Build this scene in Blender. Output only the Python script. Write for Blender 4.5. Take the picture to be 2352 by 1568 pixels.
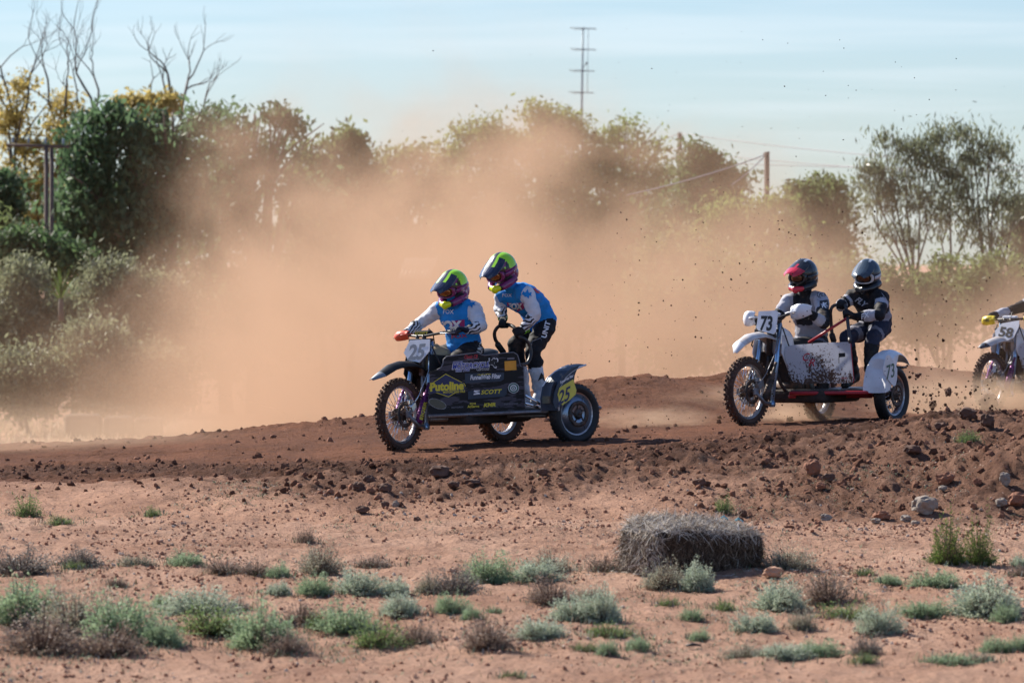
import bpy, bmesh, math, random
import numpy as np
from mathutils import Vector, Matrix, Quaternion
from mathutils.bvhtree import BVHTree

random.seed(7)
rng = np.random.default_rng(7)
scene = bpy.context.scene
col = scene.collection
for o in list(bpy.data.objects):
    bpy.data.objects.remove(o)

# ---------------------------------------------------------------- camera
F, ZC, YH = 200 / 36 * 2352, 1.78, 602.0
PITCH = math.atan((784 - YH) / F)
cam = bpy.data.cameras.new('camera')
cam.lens, cam.sensor_width, cam.sensor_fit = 200, 36, 'HORIZONTAL'
cam.clip_start, cam.clip_end = 1.0, 9000
cam.dof.use_dof = True
cam.dof.focus_distance, cam.dof.aperture_fstop = 54.5, 4.2
cam_o = bpy.data.objects.new('camera', cam)
cam_o.location = (0, 0, ZC)
cam_o.rotation_euler = (math.radians(90) - PITCH, 0, 0)
col.objects.link(cam_o)
scene.camera = cam_o

# ---------------------------------------------------------------- sky, sun, exposure
SUN_AZ, SUN_EL = 46, 37          # degrees left of the view axis, above the horizon
world = bpy.data.worlds.new('World')
scene.world = world
world.use_nodes = True
wt = world.node_tree
wt.nodes.clear()
def wn(t, **k):
    n = wt.nodes.new(t)
    for a, b in k.items():
        setattr(n, a, b)
    return n
sky = wn('ShaderNodeTexSky', sky_type='NISHITA', sun_disc=False, sun_elevation=math.radians(SUN_EL),
         sun_rotation=math.radians(-SUN_AZ), altitude=0, air_density=1.0, dust_density=0.3, ozone_density=2.5)
# thin cirrus streaks over the whole dome
tc = wn('ShaderNodeTexCoord')
sep = wn('ShaderNodeSeparateXYZ')
mp = wn('ShaderNodeMapping')
mp.inputs['Scale'].default_value = (6.0, 6.0, 130.0)
mp.inputs['Rotation'].default_value = (0.0, 0.05, 0.0)
nz = wn('ShaderNodeTexNoise')
nz.inputs['Scale'].default_value = 1.6
nz.inputs['Detail'].default_value = 5
nz.inputs['Roughness'].default_value = 0.55
nz.inputs['Distortion'].default_value = 0.4
rp = wn('ShaderNodeMapRange')
rp.inputs['From Min'].default_value, rp.inputs['From Max'].default_value = 0.46, 0.74
rp.inputs['To Max'].default_value = 0.34
mx = wn('ShaderNodeMix', data_type='RGBA')
mx.inputs['B'].default_value = (7.6, 8.1, 8.6, 1)
tint = wn('ShaderNodeMix', data_type='RGBA', blend_type='MULTIPLY')
tint.inputs['Factor'].default_value = 1
tint.inputs['B'].default_value = (0.63, 0.755, 1.01, 1)
bg = wn('ShaderNodeBackground')
bg.inputs['Strength'].default_value = 0.073
out = wn('ShaderNodeOutputWorld')
wl = wt.links.new
wl(tc.outputs['Generated'], mp.inputs['Vector'])
wl(mp.outputs['Vector'], nz.inputs['Vector'])
wl(nz.outputs['Fac'], rp.inputs['Value'])
wl(sky.outputs['Color'], tint.inputs['A'])
wl(rp.outputs['Result'], mx.inputs['Factor'])
wl(tint.outputs['Result'], mx.inputs['A'])
wl(mx.outputs['Result'], bg.inputs['Color'])
wl(bg.outputs['Background'], out.inputs['Surface'])

sun = bpy.data.lights.new('sun', 'SUN')
sun.energy, sun.angle, sun.color = 5.0, math.radians(0.53), (1.0, 0.93, 0.82)
sun_o = bpy.data.objects.new('sun', sun)
sd = Vector((-math.sin(math.radians(SUN_AZ)) * math.cos(math.radians(SUN_EL)),
             math.cos(math.radians(SUN_AZ)) * math.cos(math.radians(SUN_EL)), math.sin(math.radians(SUN_EL))))
sun_o.rotation_euler = sd.to_track_quat('Z', 'Y').to_euler()
sun_o.location = (-30, 40, 40)
col.objects.link(sun_o)

vs = scene.view_settings
vs.view_transform, vs.look, vs.exposure, vs.gamma = 'Standard', 'None', 0.86, 1.0
vs.use_curve_mapping = False
cy = scene.cycles
cy.max_bounces, cy.diffuse_bounces, cy.glossy_bounces = 8, 3, 3
cy.transmission_bounces, cy.transparent_max_bounces, cy.volume_bounces = 4, 8, 5
cy.use_denoising = True
cy.volume_step_rate = 1.0
cy.volume_max_steps = 256
cy.sample_clamp_indirect = 6

# ---------------------------------------------------------------- picture -> place
def ray(px, py):
    v = Vector(((px - 1176) / F, 1.0, (784 - py) / F))
    c, s = math.cos(-PITCH), math.sin(-PITCH)
    return Vector((v.x, v.y * c - v.z * s, v.y * s + v.z * c))
def at(px, py, d):
    r = ray(px, py)
    return Vector((0, 0, ZC)) + r * (d / r.y)
def ppm(d):
    return F / d

# ---------------------------------------------------------------- helpers: objects
def tag(o, label=None, cat=None, group=None, kind=None):
    if label: o['label'] = label
    if cat: o['category'] = cat
    if group: o['group'] = group
    if kind: o['kind'] = kind
    return o
def empty(name, loc=(0, 0, 0), rz=0, parent=None):
    o = bpy.data.objects.new(name, None)
    o.empty_display_size = 0.2
    o.location = loc
    o.rotation_euler = (0, 0, rz)
    if parent: o.parent = parent
    col.objects.link(o)
    return o
def link(name, me, parent=None):
    o = bpy.data.objects.new(name, me)
    if parent: o.parent = parent
    col.objects.link(o)
    return o
def np_mesh(name, V, Fc, mats=(), mi=None, smooth=False, attrs=None):
    """fast mesh from arrays; Fc is (n, k) with a constant k"""
    V = np.asarray(V, dtype=np.float32); Fc = np.asarray(Fc, dtype=np.int32)
    me = bpy.data.meshes.new(name)
    n, k = Fc.shape
    me.vertices.add(len(V)); me.loops.add(n * k); me.polygons.add(n)
    me.vertices.foreach_set('co', V.ravel())
    me.loops.foreach_set('vertex_index', Fc.ravel())
    me.polygons.foreach_set('loop_start', np.arange(0, n * k, k, dtype=np.int32))
    if mi is not None: me.polygons.foreach_set('material_index', np.asarray(mi, dtype=np.int32))
    me.polygons.foreach_set('use_smooth', np.full(n, smooth, dtype=bool))
    for m in mats: me.materials.append(m)
    me.update(calc_edges=True)
    for an, av in (attrs or {}).items():
        a = me.attributes.new(an, 'FLOAT', 'POINT')
        a.data.foreach_set('value', np.asarray(av, dtype=np.float32))
    return me
def copy_tree(o, parent=None):
    c = o.copy(); col.objects.link(c)
    if parent is not None: c.parent = parent
    for ch in [x for x in kids.get(o.name, [])]:
        copy_tree(ch, c)
    return c
kids = {}

class MB:
    """collects shapes into one mesh"""
    def __init__(s): s.v, s.f, s.mi, s.sm = [], [], [], []
    def add(s, V, Fs, mi=0, smooth=True):
        b = len(s.v)
        s.v += [tuple(p) for p in V]
        for f in Fs:
            s.f.append([i + b for i in f]); s.mi.append(mi); s.sm.append(smooth)
        return s
    def box(s, c, size, rot=None, mi=0, ch=0.0):
        c = Vector(c); hx, hy, hz = (x / 2 for x in size)
        R = rot if rot is not None else Matrix.Identity(3)
        if ch <= 0:
            P = [c + R @ Vector((x, y, z)) for x in (-hx, hx) for y in (-hy, hy) for z in (-hz, hz)]
            return s.add(P, [(0, 1, 3, 2), (4, 6, 7, 5), (0, 4, 5, 1), (2, 3, 7, 6), (0, 2, 6, 4), (1, 5, 7, 3)], mi, False)
        ch = min(ch, hx * .9, hy * .9, hz * .9)
        bm = bmesh.new()
        bmesh.ops.create_cube(bm, size=1, matrix=Matrix.Diagonal((size[0], size[1], size[2], 1)))
        bmesh.ops.bevel(bm, geom=list(bm.edges), offset=ch, segments=2, affect='EDGES', profile=0.5)
        bm.verts.index_update()
        V = [c + R @ v.co for v in bm.verts]
        Fs = [[v.index for v in f.verts] for f in bm.faces]
        bm.free()
        return s.add(V, Fs, mi, False)
    def tube(s, pts, r, n=8, closed=False, cap=True, mi=0, flat=1.0, smooth=True):
        pts = [Vector(p) for p in pts]; m = len(pts)
        rs = list(r) if hasattr(r, '__len__') else [r] * m
        V, Fs = [], []
        up = None
        for i, p in enumerate(pts):
            if closed: t = pts[(i + 1) % m] - pts[i - 1]
            else: t = pts[min(i + 1, m - 1)] - pts[max(i - 1, 0)]
            if t.length < 1e-9: t = Vector((0, 0, 1))
            t.normalize()
            if up is None:
                up = Vector((0, 0, 1)) if abs(t.z) < .9 else Vector((1, 0, 0))
            a = t.cross(up)
            if a.length < 1e-6: a = t.orthogonal()
            a.normalize(); b = a.cross(t).normalized(); up = b
            for k in range(n):
                w = 2 * math.pi * k / n
                V.append(p + a * (math.cos(w) * rs[i]) + b * (math.sin(w) * rs[i] * flat))
        q = m if closed else m - 1
        for i in range(q):
            j = (i + 1) % m
            for k in range(n):
                k2 = (k + 1) % n
                Fs.append((i * n + k, i * n + k2, j * n + k2, j * n + k))
        if cap and not closed:
            Fs.append(tuple(range(n - 1, -1, -1))); Fs.append(tuple((m - 1) * n + k for k in range(n)))
        return s.add(V, Fs, mi, smooth)
    def cyl(s, p0, p1, r0, r1=None, n=12, mi=0, smooth=True):
        return s.tube([p0, p1], [r0, r0 if r1 is None else r1], n=n, mi=mi, smooth=smooth)
    def lathe(s, prof, c, axis, n=24, mi=0, closed=False, smooth=True):
        """prof: (along axis, radius)"""
        c = Vector(c); ax = Vector(axis).normalized(); u = ax.orthogonal().normalized(); w = ax.cross(u)
        m = len(prof); V, Fs = [], []
        for (h, r) in prof:
            for k in range(n):
                a = 2 * math.pi * k / n
                V.append(c + ax * h + u * (r * math.cos(a)) + w * (r * math.sin(a)))
        for i in range(m if closed else m - 1):
            j = (i + 1) % m
            for k in range(n):
                k2 = (k + 1) % n
                Fs.append((i * n + k, i * n + k2, j * n + k2, j * n + k))
        return s.add(V, Fs, mi, smooth)
    def ball(s, c, rad, rot=None, nu=14, nv=9, mi=0):
        c = Vector(c); rad = rad if hasattr(rad, '__len__') else (rad,) * 3
        R = rot if rot is not None else Matrix.Identity(3)
        V, Fs = [c + R @ Vector((0, 0, rad[2]))], []
        for i in range(1, nv):
            t = math.pi * i / nv
            for k in range(nu):
                a = 2 * math.pi * k / nu
                V.append(c + R @ Vector((rad[0] * math.sin(t) * math.cos(a), rad[1] * math.sin(t) * math.sin(a), rad[2] * math.cos(t))))
        V.append(c + R @ Vector((0, 0, -rad[2])))
        for k in range(nu): Fs.append((0, 1 + k, 1 + (k + 1) % nu))
        for i in range(nv - 2):
            for k in range(nu):
                a, b = 1 + i * nu, 1 + (i + 1) * nu
                Fs.append((a + k, b + k, b + (k + 1) % nu, a + (k + 1) % nu))
        L_ = len(V) - 1; b = 1 + (nv - 2) * nu
        for k in range(nu): Fs.append((L_, b + (k + 1) % nu, b + k))
        return s.add(V, Fs, mi, True)
    def slab(s, poly, th, mi=0, smooth=False):
        """a plate: 3D outline (planar-ish) thickened along its normal, front on +n"""
        P = [Vector(p) for p in poly]; n = Vector((0, 0, 0))
        for i in range(len(P)):
            a, b = P[i], P[(i + 1) % len(P)]
            n += a.cross(b)
        n.normalize(); m = len(P)
        V = [p + n * th / 2 for p in P] + [p - n * th / 2 for p in P]
        Fs = [tuple(range(m)), tuple(range(2 * m - 1, m - 1, -1))]
        for i in range(m):
            j = (i + 1) % m
            Fs.append((i, i + m, j + m, j))
        return s.add(V, Fs, mi, smooth)
    def loft(s, rings, mi=0, closed=True, cap=True, smooth=True):
        n = len(rings[0]); V = [p for r in rings for p in r]; Fs = []
        for i in range(len(rings) - 1):
            for k in range(n if closed else n - 1):
                k2 = (k + 1) % n
                Fs.append((i * n + k, i * n + k2, (i + 1) * n + k2, (i + 1) * n + k))
        if cap and closed:
            Fs.append(tuple(range(n - 1, -1, -1))); Fs.append(tuple((len(rings) - 1) * n + k for k in range(n)))
        return s.add(V, Fs, mi, smooth)
    def mesh(s, name, mats):
        me = bpy.data.meshes.new(name)
        me.from_pydata(s.v, [], s.f)
        for m in (mats if isinstance(mats, (list, tuple)) else [mats]): me.materials.append(m)
        me.polygons.foreach_set('material_index', s.mi)
        me.polygons.foreach_set('use_smooth', s.sm)
        bm = bmesh.new(); bm.from_mesh(me)
        bmesh.ops.recalc_face_normals(bm, faces=bm.faces)
        bm.to_mesh(me); bm.free()
        me.update()
        return me
    def build(s, name, mats, parent=None, label=None, kind=None):
        o = link(name, s.mesh(name, mats), parent)
        if label: o['label'] = label
        if kind: o['kind'] = kind
        return o

# ---------------------------------------------------------------- helpers: noise
def _hash(ix, iy, seed):
    h = (ix.astype(np.int64) * 374761393 + iy.astype(np.int64) * 668265263 + seed * 1274126177) & 0x7fffffff
    h = ((h ^ (h >> 13)) * 1274126177) & 0x7fffffff
    return ((h ^ (h >> 16)) & 0xffff) / 65535.0
def vnoise(x, y, seed=0):
    ix, iy = np.floor(x), np.floor(y); fx, fy = x - ix, y - iy
    fx = fx * fx * fx * (fx * (fx * 6 - 15) + 10); fy = fy * fy * fy * (fy * (fy * 6 - 15) + 10)
    ix = ix.astype(np.int64); iy = iy.astype(np.int64)
    a, b = _hash(ix, iy, seed), _hash(ix + 1, iy, seed)
    c, d = _hash(ix, iy + 1, seed), _hash(ix + 1, iy + 1, seed)
    return (a * (1 - fx) + b * fx) * (1 - fy) + (c * (1 - fx) + d * fx) * fy - 0.5
def fbm(x, y, oct=4, seed=0, gain=.5):
    s, a, f = 0, 1.0, 1.0
    for i in range(oct):
        s = s + a * vnoise(x * f + 17.3 * i, y * f - 9.1 * i, seed + i); a *= gain; f *= 2.03
    return s

# ---------------------------------------------------------------- helpers: materials
def nodes_of(name):
    m = bpy.data.materials.new(name); m.use_nodes = True
    t = m.node_tree
    for n in list(t.nodes):
        if n.type not in ('OUTPUT_MATERIAL', 'BSDF_PRINCIPLED'): t.nodes.remove(n)
    return m, t, t.nodes['Principled BSDF'], t.nodes['Material Output']
def nn(t, ty, **k):
    n = t.nodes.new(ty)
    for a, b in k.items():
        if a.startswith('i_'): n.inputs[a[2:].replace('_', ' ')].default_value = b
        else: setattr(n, a, b)
    return n
def ramp(t, stops):
    r = t.nodes.new('ShaderNodeValToRGB'); e = r.color_ramp.elements
    while len(e) < len(stops): e.new(0.5)
    for i, (p, c) in enumerate(stops):
        e[i].position = p; e[i].color = (*c, 1) if len(c) == 3 else c
    return r
def material(name, c, rough=.5, metal=0, var=.12, vscale=9, dust=.0, dscale=14, bump=0, bscale=60, coat=0, dustc=(.30, .155, .095), spec=.5):
    """plain material with uneven tone, optional dusty film and fine relief"""
    m, t, b, o = nodes_of(name)
    l = t.links.new
    tc = nn(t, 'ShaderNodeTexCoord')
    nz = nn(t, 'ShaderNodeTexNoise', i_Scale=vscale, i_Detail=4)
    l(tc.outputs['Object'], nz.inputs['Vector'])
    r = ramp(t, [(.3, [x * (1 - var) for x in c]), (.7, [min(1, x * (1 + var)) for x in c])])
    l(nz.outputs['Fac'], r.inputs['Fac'])
    cur = r.outputs['Color']
    b.inputs['Roughness'].default_value = rough; b.inputs['Metallic'].default_value = metal
    b.inputs['Coat Weight'].default_value = coat; b.inputs['Specular IOR Level'].default_value = spec
    if dust > 0:
        n2 = nn(t, 'ShaderNodeTexNoise', i_Scale=dscale, i_Detail=6, i_Roughness=.7)
        l(tc.outputs['Object'], n2.inputs['Vector'])
        mr = nn(t, 'ShaderNodeMapRange', i_From_Min=.62 - .4 * dust, i_From_Max=.78 - .2 * dust, i_To_Max=min(1, dust * 1.3))
        l(n2.outputs['Fac'], mr.inputs['Value'])
        mx = nn(t, 'ShaderNodeMix', data_type='RGBA'); mx.inputs['B'].default_value = (*dustc, 1)
        l(mr.outputs['Result'], mx.inputs['Factor']); l(cur, mx.inputs['A']); cur = mx.outputs['Result']
        rr = nn(t, 'ShaderNodeMapRange', i_To_Min=rough, i_To_Max=.95); l(mr.outputs['Result'], rr.inputs['Value'])
        l(rr.outputs['Result'], b.inputs['Roughness'])
        if metal:
            mm = nn(t, 'ShaderNodeMapRange', i_To_Min=metal, i_To_Max=0); l(mr.outputs['Result'], mm.inputs['Value'])
            l(mm.outputs['Result'], b.inputs['Metallic'])
    l(cur, b.inputs['Base Color'])
    if bump:
        n3 = nn(t, 'ShaderNodeTexNoise', i_Scale=bscale, i_Detail=4); l(tc.outputs['Object'], n3.inputs['Vector'])
        bp = nn(t, 'ShaderNodeBump', i_Strength=min(1, bump), i_Distance=.01 * bump); l(n3.outputs['Fac'], bp.inputs['Height'])
        l(bp.outputs['Normal'], b.inputs['Normal'])
    return m
def leaf_mat(name, c1, c2, trans=.45, rough=.6, tone=False):
    m, t, b, o = nodes_of(name); l = t.links.new
    g = nn(t, 'ShaderNodeNewGeometry')
    r = ramp(t, [(0, c1), (.55, [(x + y) / 2 for x, y in zip(c1, c2)]), (1, c2)])
    ta = nn(t, 'ShaderNodeAttribute', attribute_name='tone'); mt_ = nn(t, 'ShaderNodeMath', operation='MULTIPLY_ADD'); l(ta.outputs['Fac'], mt_.inputs[0]); mt_.inputs[1].default_value = .8; l(g.outputs['Random Per Island'], mt_.inputs[2])
    m2_ = nn(t, 'ShaderNodeMath', operation='MULTIPLY'); l(mt_.outputs[0], m2_.inputs[0]); m2_.inputs[1].default_value = .62 if tone else 1.0
    l(m2_.outputs[0], r.inputs['Fac'])
    l(r.outputs['Color'], b.inputs['Base Color']); b.inputs['Roughness'].default_value = rough
    b.inputs['Specular IOR Level'].default_value = .35
    tr = nn(t, 'ShaderNodeBsdfTranslucent'); l(r.outputs['Color'], tr.inputs['Color'])
    ms = nn(t, 'ShaderNodeMixShader', i_Fac=trans)
    l(b.outputs[0], ms.inputs[1]); l(tr.outputs[0], ms.inputs[2]); l(ms.outputs[0], o.inputs['Surface'])
    return m
# ================================================================ GROUND
COLX = [-7, -3.75, -.67, 1.24, 3.15, 4.3, 8]
PROF = {
 -3.75: [(50.5, -.17), (54.5, -.09), (57.5, -.07), (59.6, -.075), (63, -.3), (75, -1.0), (95, -1.2)],
 -.67: [(49.3, -.042), (54, .02), (57, .045), (59.9, .235), (62, .1), (75, -1.0), (95, -1.2)],
 1.24: [(49.5, .04), (54, .088), (57, .14), (60.4, .64), (63, .5), (75, -1.0), (95, -1.2)],
 3.15: [(51.5, .26), (53.6, .19), (57.5, .17), (61.5, .33), (65, .68), (78, -1.0), (95, -1.2)],
 4.3: [(52.5, .43), (55, .26), (58, .19), (64.5, .10), (69, .6), (82, -1.0), (95, -1.2)],
}
PROF[-7] = [(51, -.25), (54.5, -.2), (57.5, -.2), (59.6, -.22), (63, -.4), (75, -1.0), (95, -1.2)]
PROF[8] = [(53.5, .5), (57, .3), (60, .2), (67, .1), (74, .6), (86, -1.0), (97, -1.2)]
FRONT = [(0, -1.9), (25, -1.2), (30, -1.0), (35, -.82), (42, -.54), (46.9, -.37)]
TAIL = [(110, -1.2), (5000, -1.2)]
YS = np.concatenate([np.arange(0, 120, .1), [5000]])
def _smooth1(z, w):
    k = np.ones(w) / w
    return np.convolve(np.pad(z, (w // 2, w // 2), mode='edge'), k, mode='valid')[:len(z)]
TAB = []
for cx in COLX:
    pts = FRONT + PROF[cx] + TAIL
    z = np.interp(YS, [p[0] for p in pts], [p[1] for p in pts])
    TAB.append(_smooth1(_smooth1(z, 7), 5))
TAB = np.array(TAB)
EDGE_Y = [PROF[c][0][0] for c in COLX]
CREST_Y = [PROF[c][3][0] if c < 3 else PROF[c][4][0] for c in COLX]
XF = np.linspace(-7, 8, 301)
TABF = np.array([np.interp(XF, COLX, TAB[:, j]) for j in range(TAB.shape[1])])       # (ny, nx)
for _ in range(2):
    kk = np.ones(21) / 21
    TABF = np.array([np.convolve(np.pad(r, 10, mode='edge'), kk, mode='valid') for r in TABF])
def edge_y(x): return np.interp(x, COLX, EDGE_Y)
def z_base(x, y):
    x = np.asarray(x, float); y = np.asarray(y, float)
    fx = np.clip((x + 7) / 15 * 300, 0, 299.999); ix = fx.astype(int); fx = fx - ix
    fy = np.interp(y, YS, np.arange(len(YS))); iy = np.clip(fy.astype(int), 0, len(YS) - 2); fy = fy - iy
    z = (TABF[iy, ix] * (1 - fx) + TABF[iy, ix + 1] * fx) * (1 - fy) + (TABF[iy + 1, ix] * (1 - fx) + TABF[iy + 1, ix + 1] * fx) * fy
    z = z + .36 * np.exp(-((x - 4.75) / 1.25) ** 2 - ((y - 48.6) / .8) ** 2)          # earth mound on the right
    z = z + .10 * np.exp(-((x - 3.6) / .5) ** 2 - ((y - 47.4) / .5) ** 2)
    return z
def smoothstep(a, b, x):
    t = np.clip((np.asarray(x) - a) / (b - a), 0, 1); return t * t * (3 - 2 * t)
def masks(x, y):
    e = edge_y(x)
    w = fbm(x * .9, y * .5, 3, 5) * 1.0
    bank = smoothstep(46.3, 48.0, y + w * 1.2) * (1 - smoothstep(e + .2, e + 1.0, y))
    low = smoothstep(1.9, .7, (e - y) + w * .9)
    bank = bank * np.maximum(low, smoothstep(1.2, 2.6, x + w * .8)) * (0.25 + .75 * smoothstep(-3.4, -1.2, x + w))
    mound = np.exp(-((x - 4.75) / 1.4) ** 2 - ((y - 48.4) / 1.0) ** 2)
    bank = np.maximum(bank, smoothstep(.3, .6, mound))
    track = smoothstep(e - .1, e + .7, y)
    loose = np.exp(-((y - (e + 1.3 + .25 * np.sin(x * 1.3))) / 1.15) ** 2)                       # churned strip by the near edge
    return bank, track, loose
def z_full(x, y):
    z = z_base(x, y)
    bank, track, loose = masks(x, y)
    near = (np.abs(x) < 9) & (y < 70)
    d = .05 * fbm(x * .7, y * .35, 3, 11) * (1 - track) + .03 * fbm(x * .5, y * .4, 2, 12) * track
    front = (1 - track) * (1 - bank)
    d = d + front * (.026 * fbm(x * 5, y * 2.6, 3, 21) + .026 * np.maximum(0, fbm(x * 19, y * 11, 2, 23) - .05) + .012 * fbm(x * 9, y * 6, 2, 24))
    # wheel ruts along the foreground road
    road = np.exp(-((y - 45.2) / .9) ** 2)
    d = d + road * .012 * fbm(x * .6, y * 7, 2, 25)
    d = d + bank * (.09 * fbm(x * 2.6, y * 1.7, 3, 31) + .055 * np.abs(fbm(x * 7.5, y * 5, 3, 33)) + .03 * fbm(x * 19, y * 12, 2, 35))
    d = d + loose * (.06 * np.abs(fbm(x * 5.5, y * 3.2, 3, 41)) + .03 * fbm(x * 17, y * 9, 2, 43))
    for k, (o_, a_, s_) in enumerate(((.55, .12, .8), (1.0, .10, 1.1), (1.75, .16, .6), (2.3, .14, .9), (3.0, .2, .5), (4.3, .22, .6), (5.2, .2, .45))):
        q = (y - (edge_y(x) + o_ + a_ * np.sin(x * s_ + k * 1.9))) / .11
        d = d + track * (-.030 * np.exp(-q * q) + .016 * np.exp(-((np.abs(q) - 1.7) / .8) ** 2)) * (.5 + fbm(x * .5, y * 0 + k, 2, 57))
    for k, o_ in enumerate((44.3, 44.75, 45.5, 45.95)):
        q = (y - (o_ + .12 * np.sin(x * .5 + k))) / .10
        d = d + front * (-.018 * np.exp(-q * q) + .009 * np.exp(-((np.abs(q) - 1.7) / .8) ** 2))
    d = d + track * (.012 * fbm(x * 2, y * 4, 3, 51) + .013 * fbm(x * 13, y * 8, 3, 53) + .01 * fbm(x * .8, y * 6, 2, 55))
    crest = np.exp(-((y - np.interp(x, COLX, CREST_Y)) / 1.2) ** 2)
    d = d + crest * (.05 * np.abs(fbm(x * 4, y * 3, 3, 61)) + .03 * fbm(x * 11, y * 8, 2, 63))
    far = smoothstep(70, 95, y)
    return z + d * (1 - far) + far * .12 * fbm(x * .15, y * .1, 2, 71)
def ground_z(x, y): return float(z_full(np.array([x]), np.array([y]))[0])
def ground_at(px, py, d0=30.0, d1=75.0):
    """where the line of sight through a picture point meets the ground"""
    r = ray(px, py); ys = np.arange(d0, d1, .05)
    xs, zs = r.x / r.y * ys, ZC + r.z / r.y * ys
    hit = np.nonzero(zs <= z_base(xs, ys))[0]
    i = hit[0] if len(hit) else -1
    return Vector((xs[i], ys[i], ground_z(xs[i], ys[i])))

def soil(name, pale_tone, dark, moist, pebble=True):
    m, t, b, o = nodes_of(name); l = t.links.new
    tc = nn(t, 'ShaderNodeTexCoord')
    mp = nn(t, 'ShaderNodeMapping'); mp.inputs['Scale'].default_value = (1, .55, 1); l(tc.outputs['Object'], mp.inputs['Vector'])
    n1 = nn(t, 'ShaderNodeTexNoise', i_Scale=1.1, i_Detail=8, i_Roughness=.66); l(mp.outputs[0], n1.inputs['Vector'])
    r1 = ramp(t, [(.34, dark), (.62, pale_tone)]); l(n1.outputs['Fac'], r1.inputs['Fac'])  # noise mixes the darker and paler soil tones
    n2 = nn(t, 'ShaderNodeTexNoise', i_Scale=26, i_Detail=4, i_Roughness=.7); l(tc.outputs['Object'], n2.inputs['Vector'])
    r2 = ramp(t, [(.3, (.55, .53, .51)), (.5, (.98, .97, .96)), (.72, (1.22, 1.2, 1.18))]); l(n2.outputs['Fac'], r2.inputs['Fac'])
    mu = nn(t, 'ShaderNodeMix', data_type='RGBA', blend_type='MULTIPLY'); mu.inputs['Factor'].default_value = 1
    l(r1.outputs[0], mu.inputs['A']); l(r2.outputs[0], mu.inputs['B'])
    at_ = nn(t, 'ShaderNodeAttribute', attribute_name='moist')
    n4 = nn(t, 'ShaderNodeTexNoise', i_Scale=3.2, i_Detail=6, i_Roughness=.7); l(mp.outputs[0], n4.inputs['Vector'])
    mm = nn(t, 'ShaderNodeMath', operation='MULTIPLY_ADD'); l(n4.outputs['Fac'], mm.inputs[0]); mm.inputs[1].default_value = 1.4; mm.inputs[2].default_value = -.7
    ad = nn(t, 'ShaderNodeMath', operation='ADD', use_clamp=True); l(at_.outputs['Fac'], ad.inputs[0]); l(mm.outputs[0], ad.inputs[1])
    gt = nn(t, 'ShaderNodeMath', operation='MULTIPLY', use_clamp=True); l(ad.outputs[0], gt.inputs[0])
    sm = nn(t, 'ShaderNodeMapRange', interpolation_type='SMOOTHSTEP', i_From_Min=0, i_From_Max=.25); l(at_.outputs['Fac'], sm.inputs['Value']); l(sm.outputs[0], gt.inputs[1])
    m2 = nn(t, 'ShaderNodeMix', data_type='RGBA'); l(gt.outputs[0], m2.inputs['Factor']); l(mu.outputs['Result'], m2.inputs['A'])
    mo = nn(t, 'ShaderNodeMix', data_type='RGBA', blend_type='MULTIPLY'); mo.inputs['Factor'].default_value = 1
    mo.inputs['A'].default_value = (*moist, 1); l(r2.outputs[0], mo.inputs['B']); l(mo.outputs['Result'], m2.inputs['B'])
    # scattered pale grit
    cur = m2.outputs['Result']
    if pebble:
        vo = nn(t, 'ShaderNodeTexVoronoi', i_Scale=17); l(mp.outputs[0], vo.inputs['Vector'])
        lt = nn(t, 'ShaderNodeMath', operation='LESS_THAN'); l(vo.outputs['Distance'], lt.inputs[0]); lt.inputs[1].default_value = .13
        sp = nn(t, 'ShaderNodeSeparateColor'); l(vo.outputs['Color'], sp.inputs[0])
        g2 = nn(t, 'ShaderNodeMath', operation='GREATER_THAN'); l(sp.outputs[0], g2.inputs[0]); g2.inputs[1].default_value = .72
        m3 = nn(t, 'ShaderNodeMath', operation='MULTIPLY'); l(lt.outputs[0], m3.inputs[0]); l(g2.outputs[0], m3.inputs[1])
        m4 = nn(t, 'ShaderNodeMix', data_type='RGBA'); l(m3.outputs[0], m4.inputs['Factor']); l(cur, m4.inputs['A'])
        m4.inputs['B'].default_value = (.36, .25, .19, 1); cur = m4.outputs['Result']
    l(cur, b.inputs['Base Color']); b.inputs['Roughness'].default_value = .95; b.inputs['Specular IOR Level'].default_value = .15
    n3 = nn(t, 'ShaderNodeTexNoise', i_Scale=45, i_Detail=6, i_Roughness=.7); l(tc.outputs['Object'], n3.inputs['Vector'])
    bp = nn(t, 'ShaderNodeBump', i_Strength=1.0, i_Distance=.04); l(n3.outputs['Fac'], bp.inputs['Height']); l(bp.outputs[0], b.inputs['Normal'])
    return m
MOIST = (.11, .05, .03)
M_soil = soil('red_soil', (.52, .32, .225), (.37, .205, .135), MOIST)
M_track = soil('track_dirt', (.20, .080, .040), (.118, .047, .024), (.075, .031, .017), False)
M_bank = soil('bank_dirt', (.50, .29, .195), (.33, .178, .115), (.13, .06, .036))

def axis(lo, hi, st, far_lo, far_hi, grow=1.25):
    a = list(np.arange(lo, hi, st)); s = st
    right = []; p = a[-1]
    while p < far_hi: s *= grow; p += s; right.append(p)
    left = []; s = st; p = a[0]
    while p > far_lo: s *= grow; p -= s; left.append(p)
    return np.array(left[::-1] + a + right)
gx = axis(-6.2, 6.6, .02, -2500, 2500)
gy = np.concatenate([np.arange(4, 33, 1.2), axis(33.2, 66, .045, 33.0, 5000)])
X, Y = np.meshgrid(gx, gy)
Z = z_full(X, Y)
BK, TK, LS = masks(X, Y)
moist = np.clip(.85 * BK + .75 * LS * TK, 0, 1) * (Y < 72)
ny, nx = X.shape
V = np.stack([X.ravel(), Y.ravel(), Z.ravel()], 1)
I = np.arange(ny * nx).reshape(ny, nx)
Q = np.stack([I[:-1, :-1].ravel(), I[:-1, 1:].ravel(), I[1:, 1:].ravel(), I[1:, :-1].ravel()], 1)
xc, yc = X[:-1, :-1].ravel(), Y[:-1, :-1].ravel()
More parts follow.
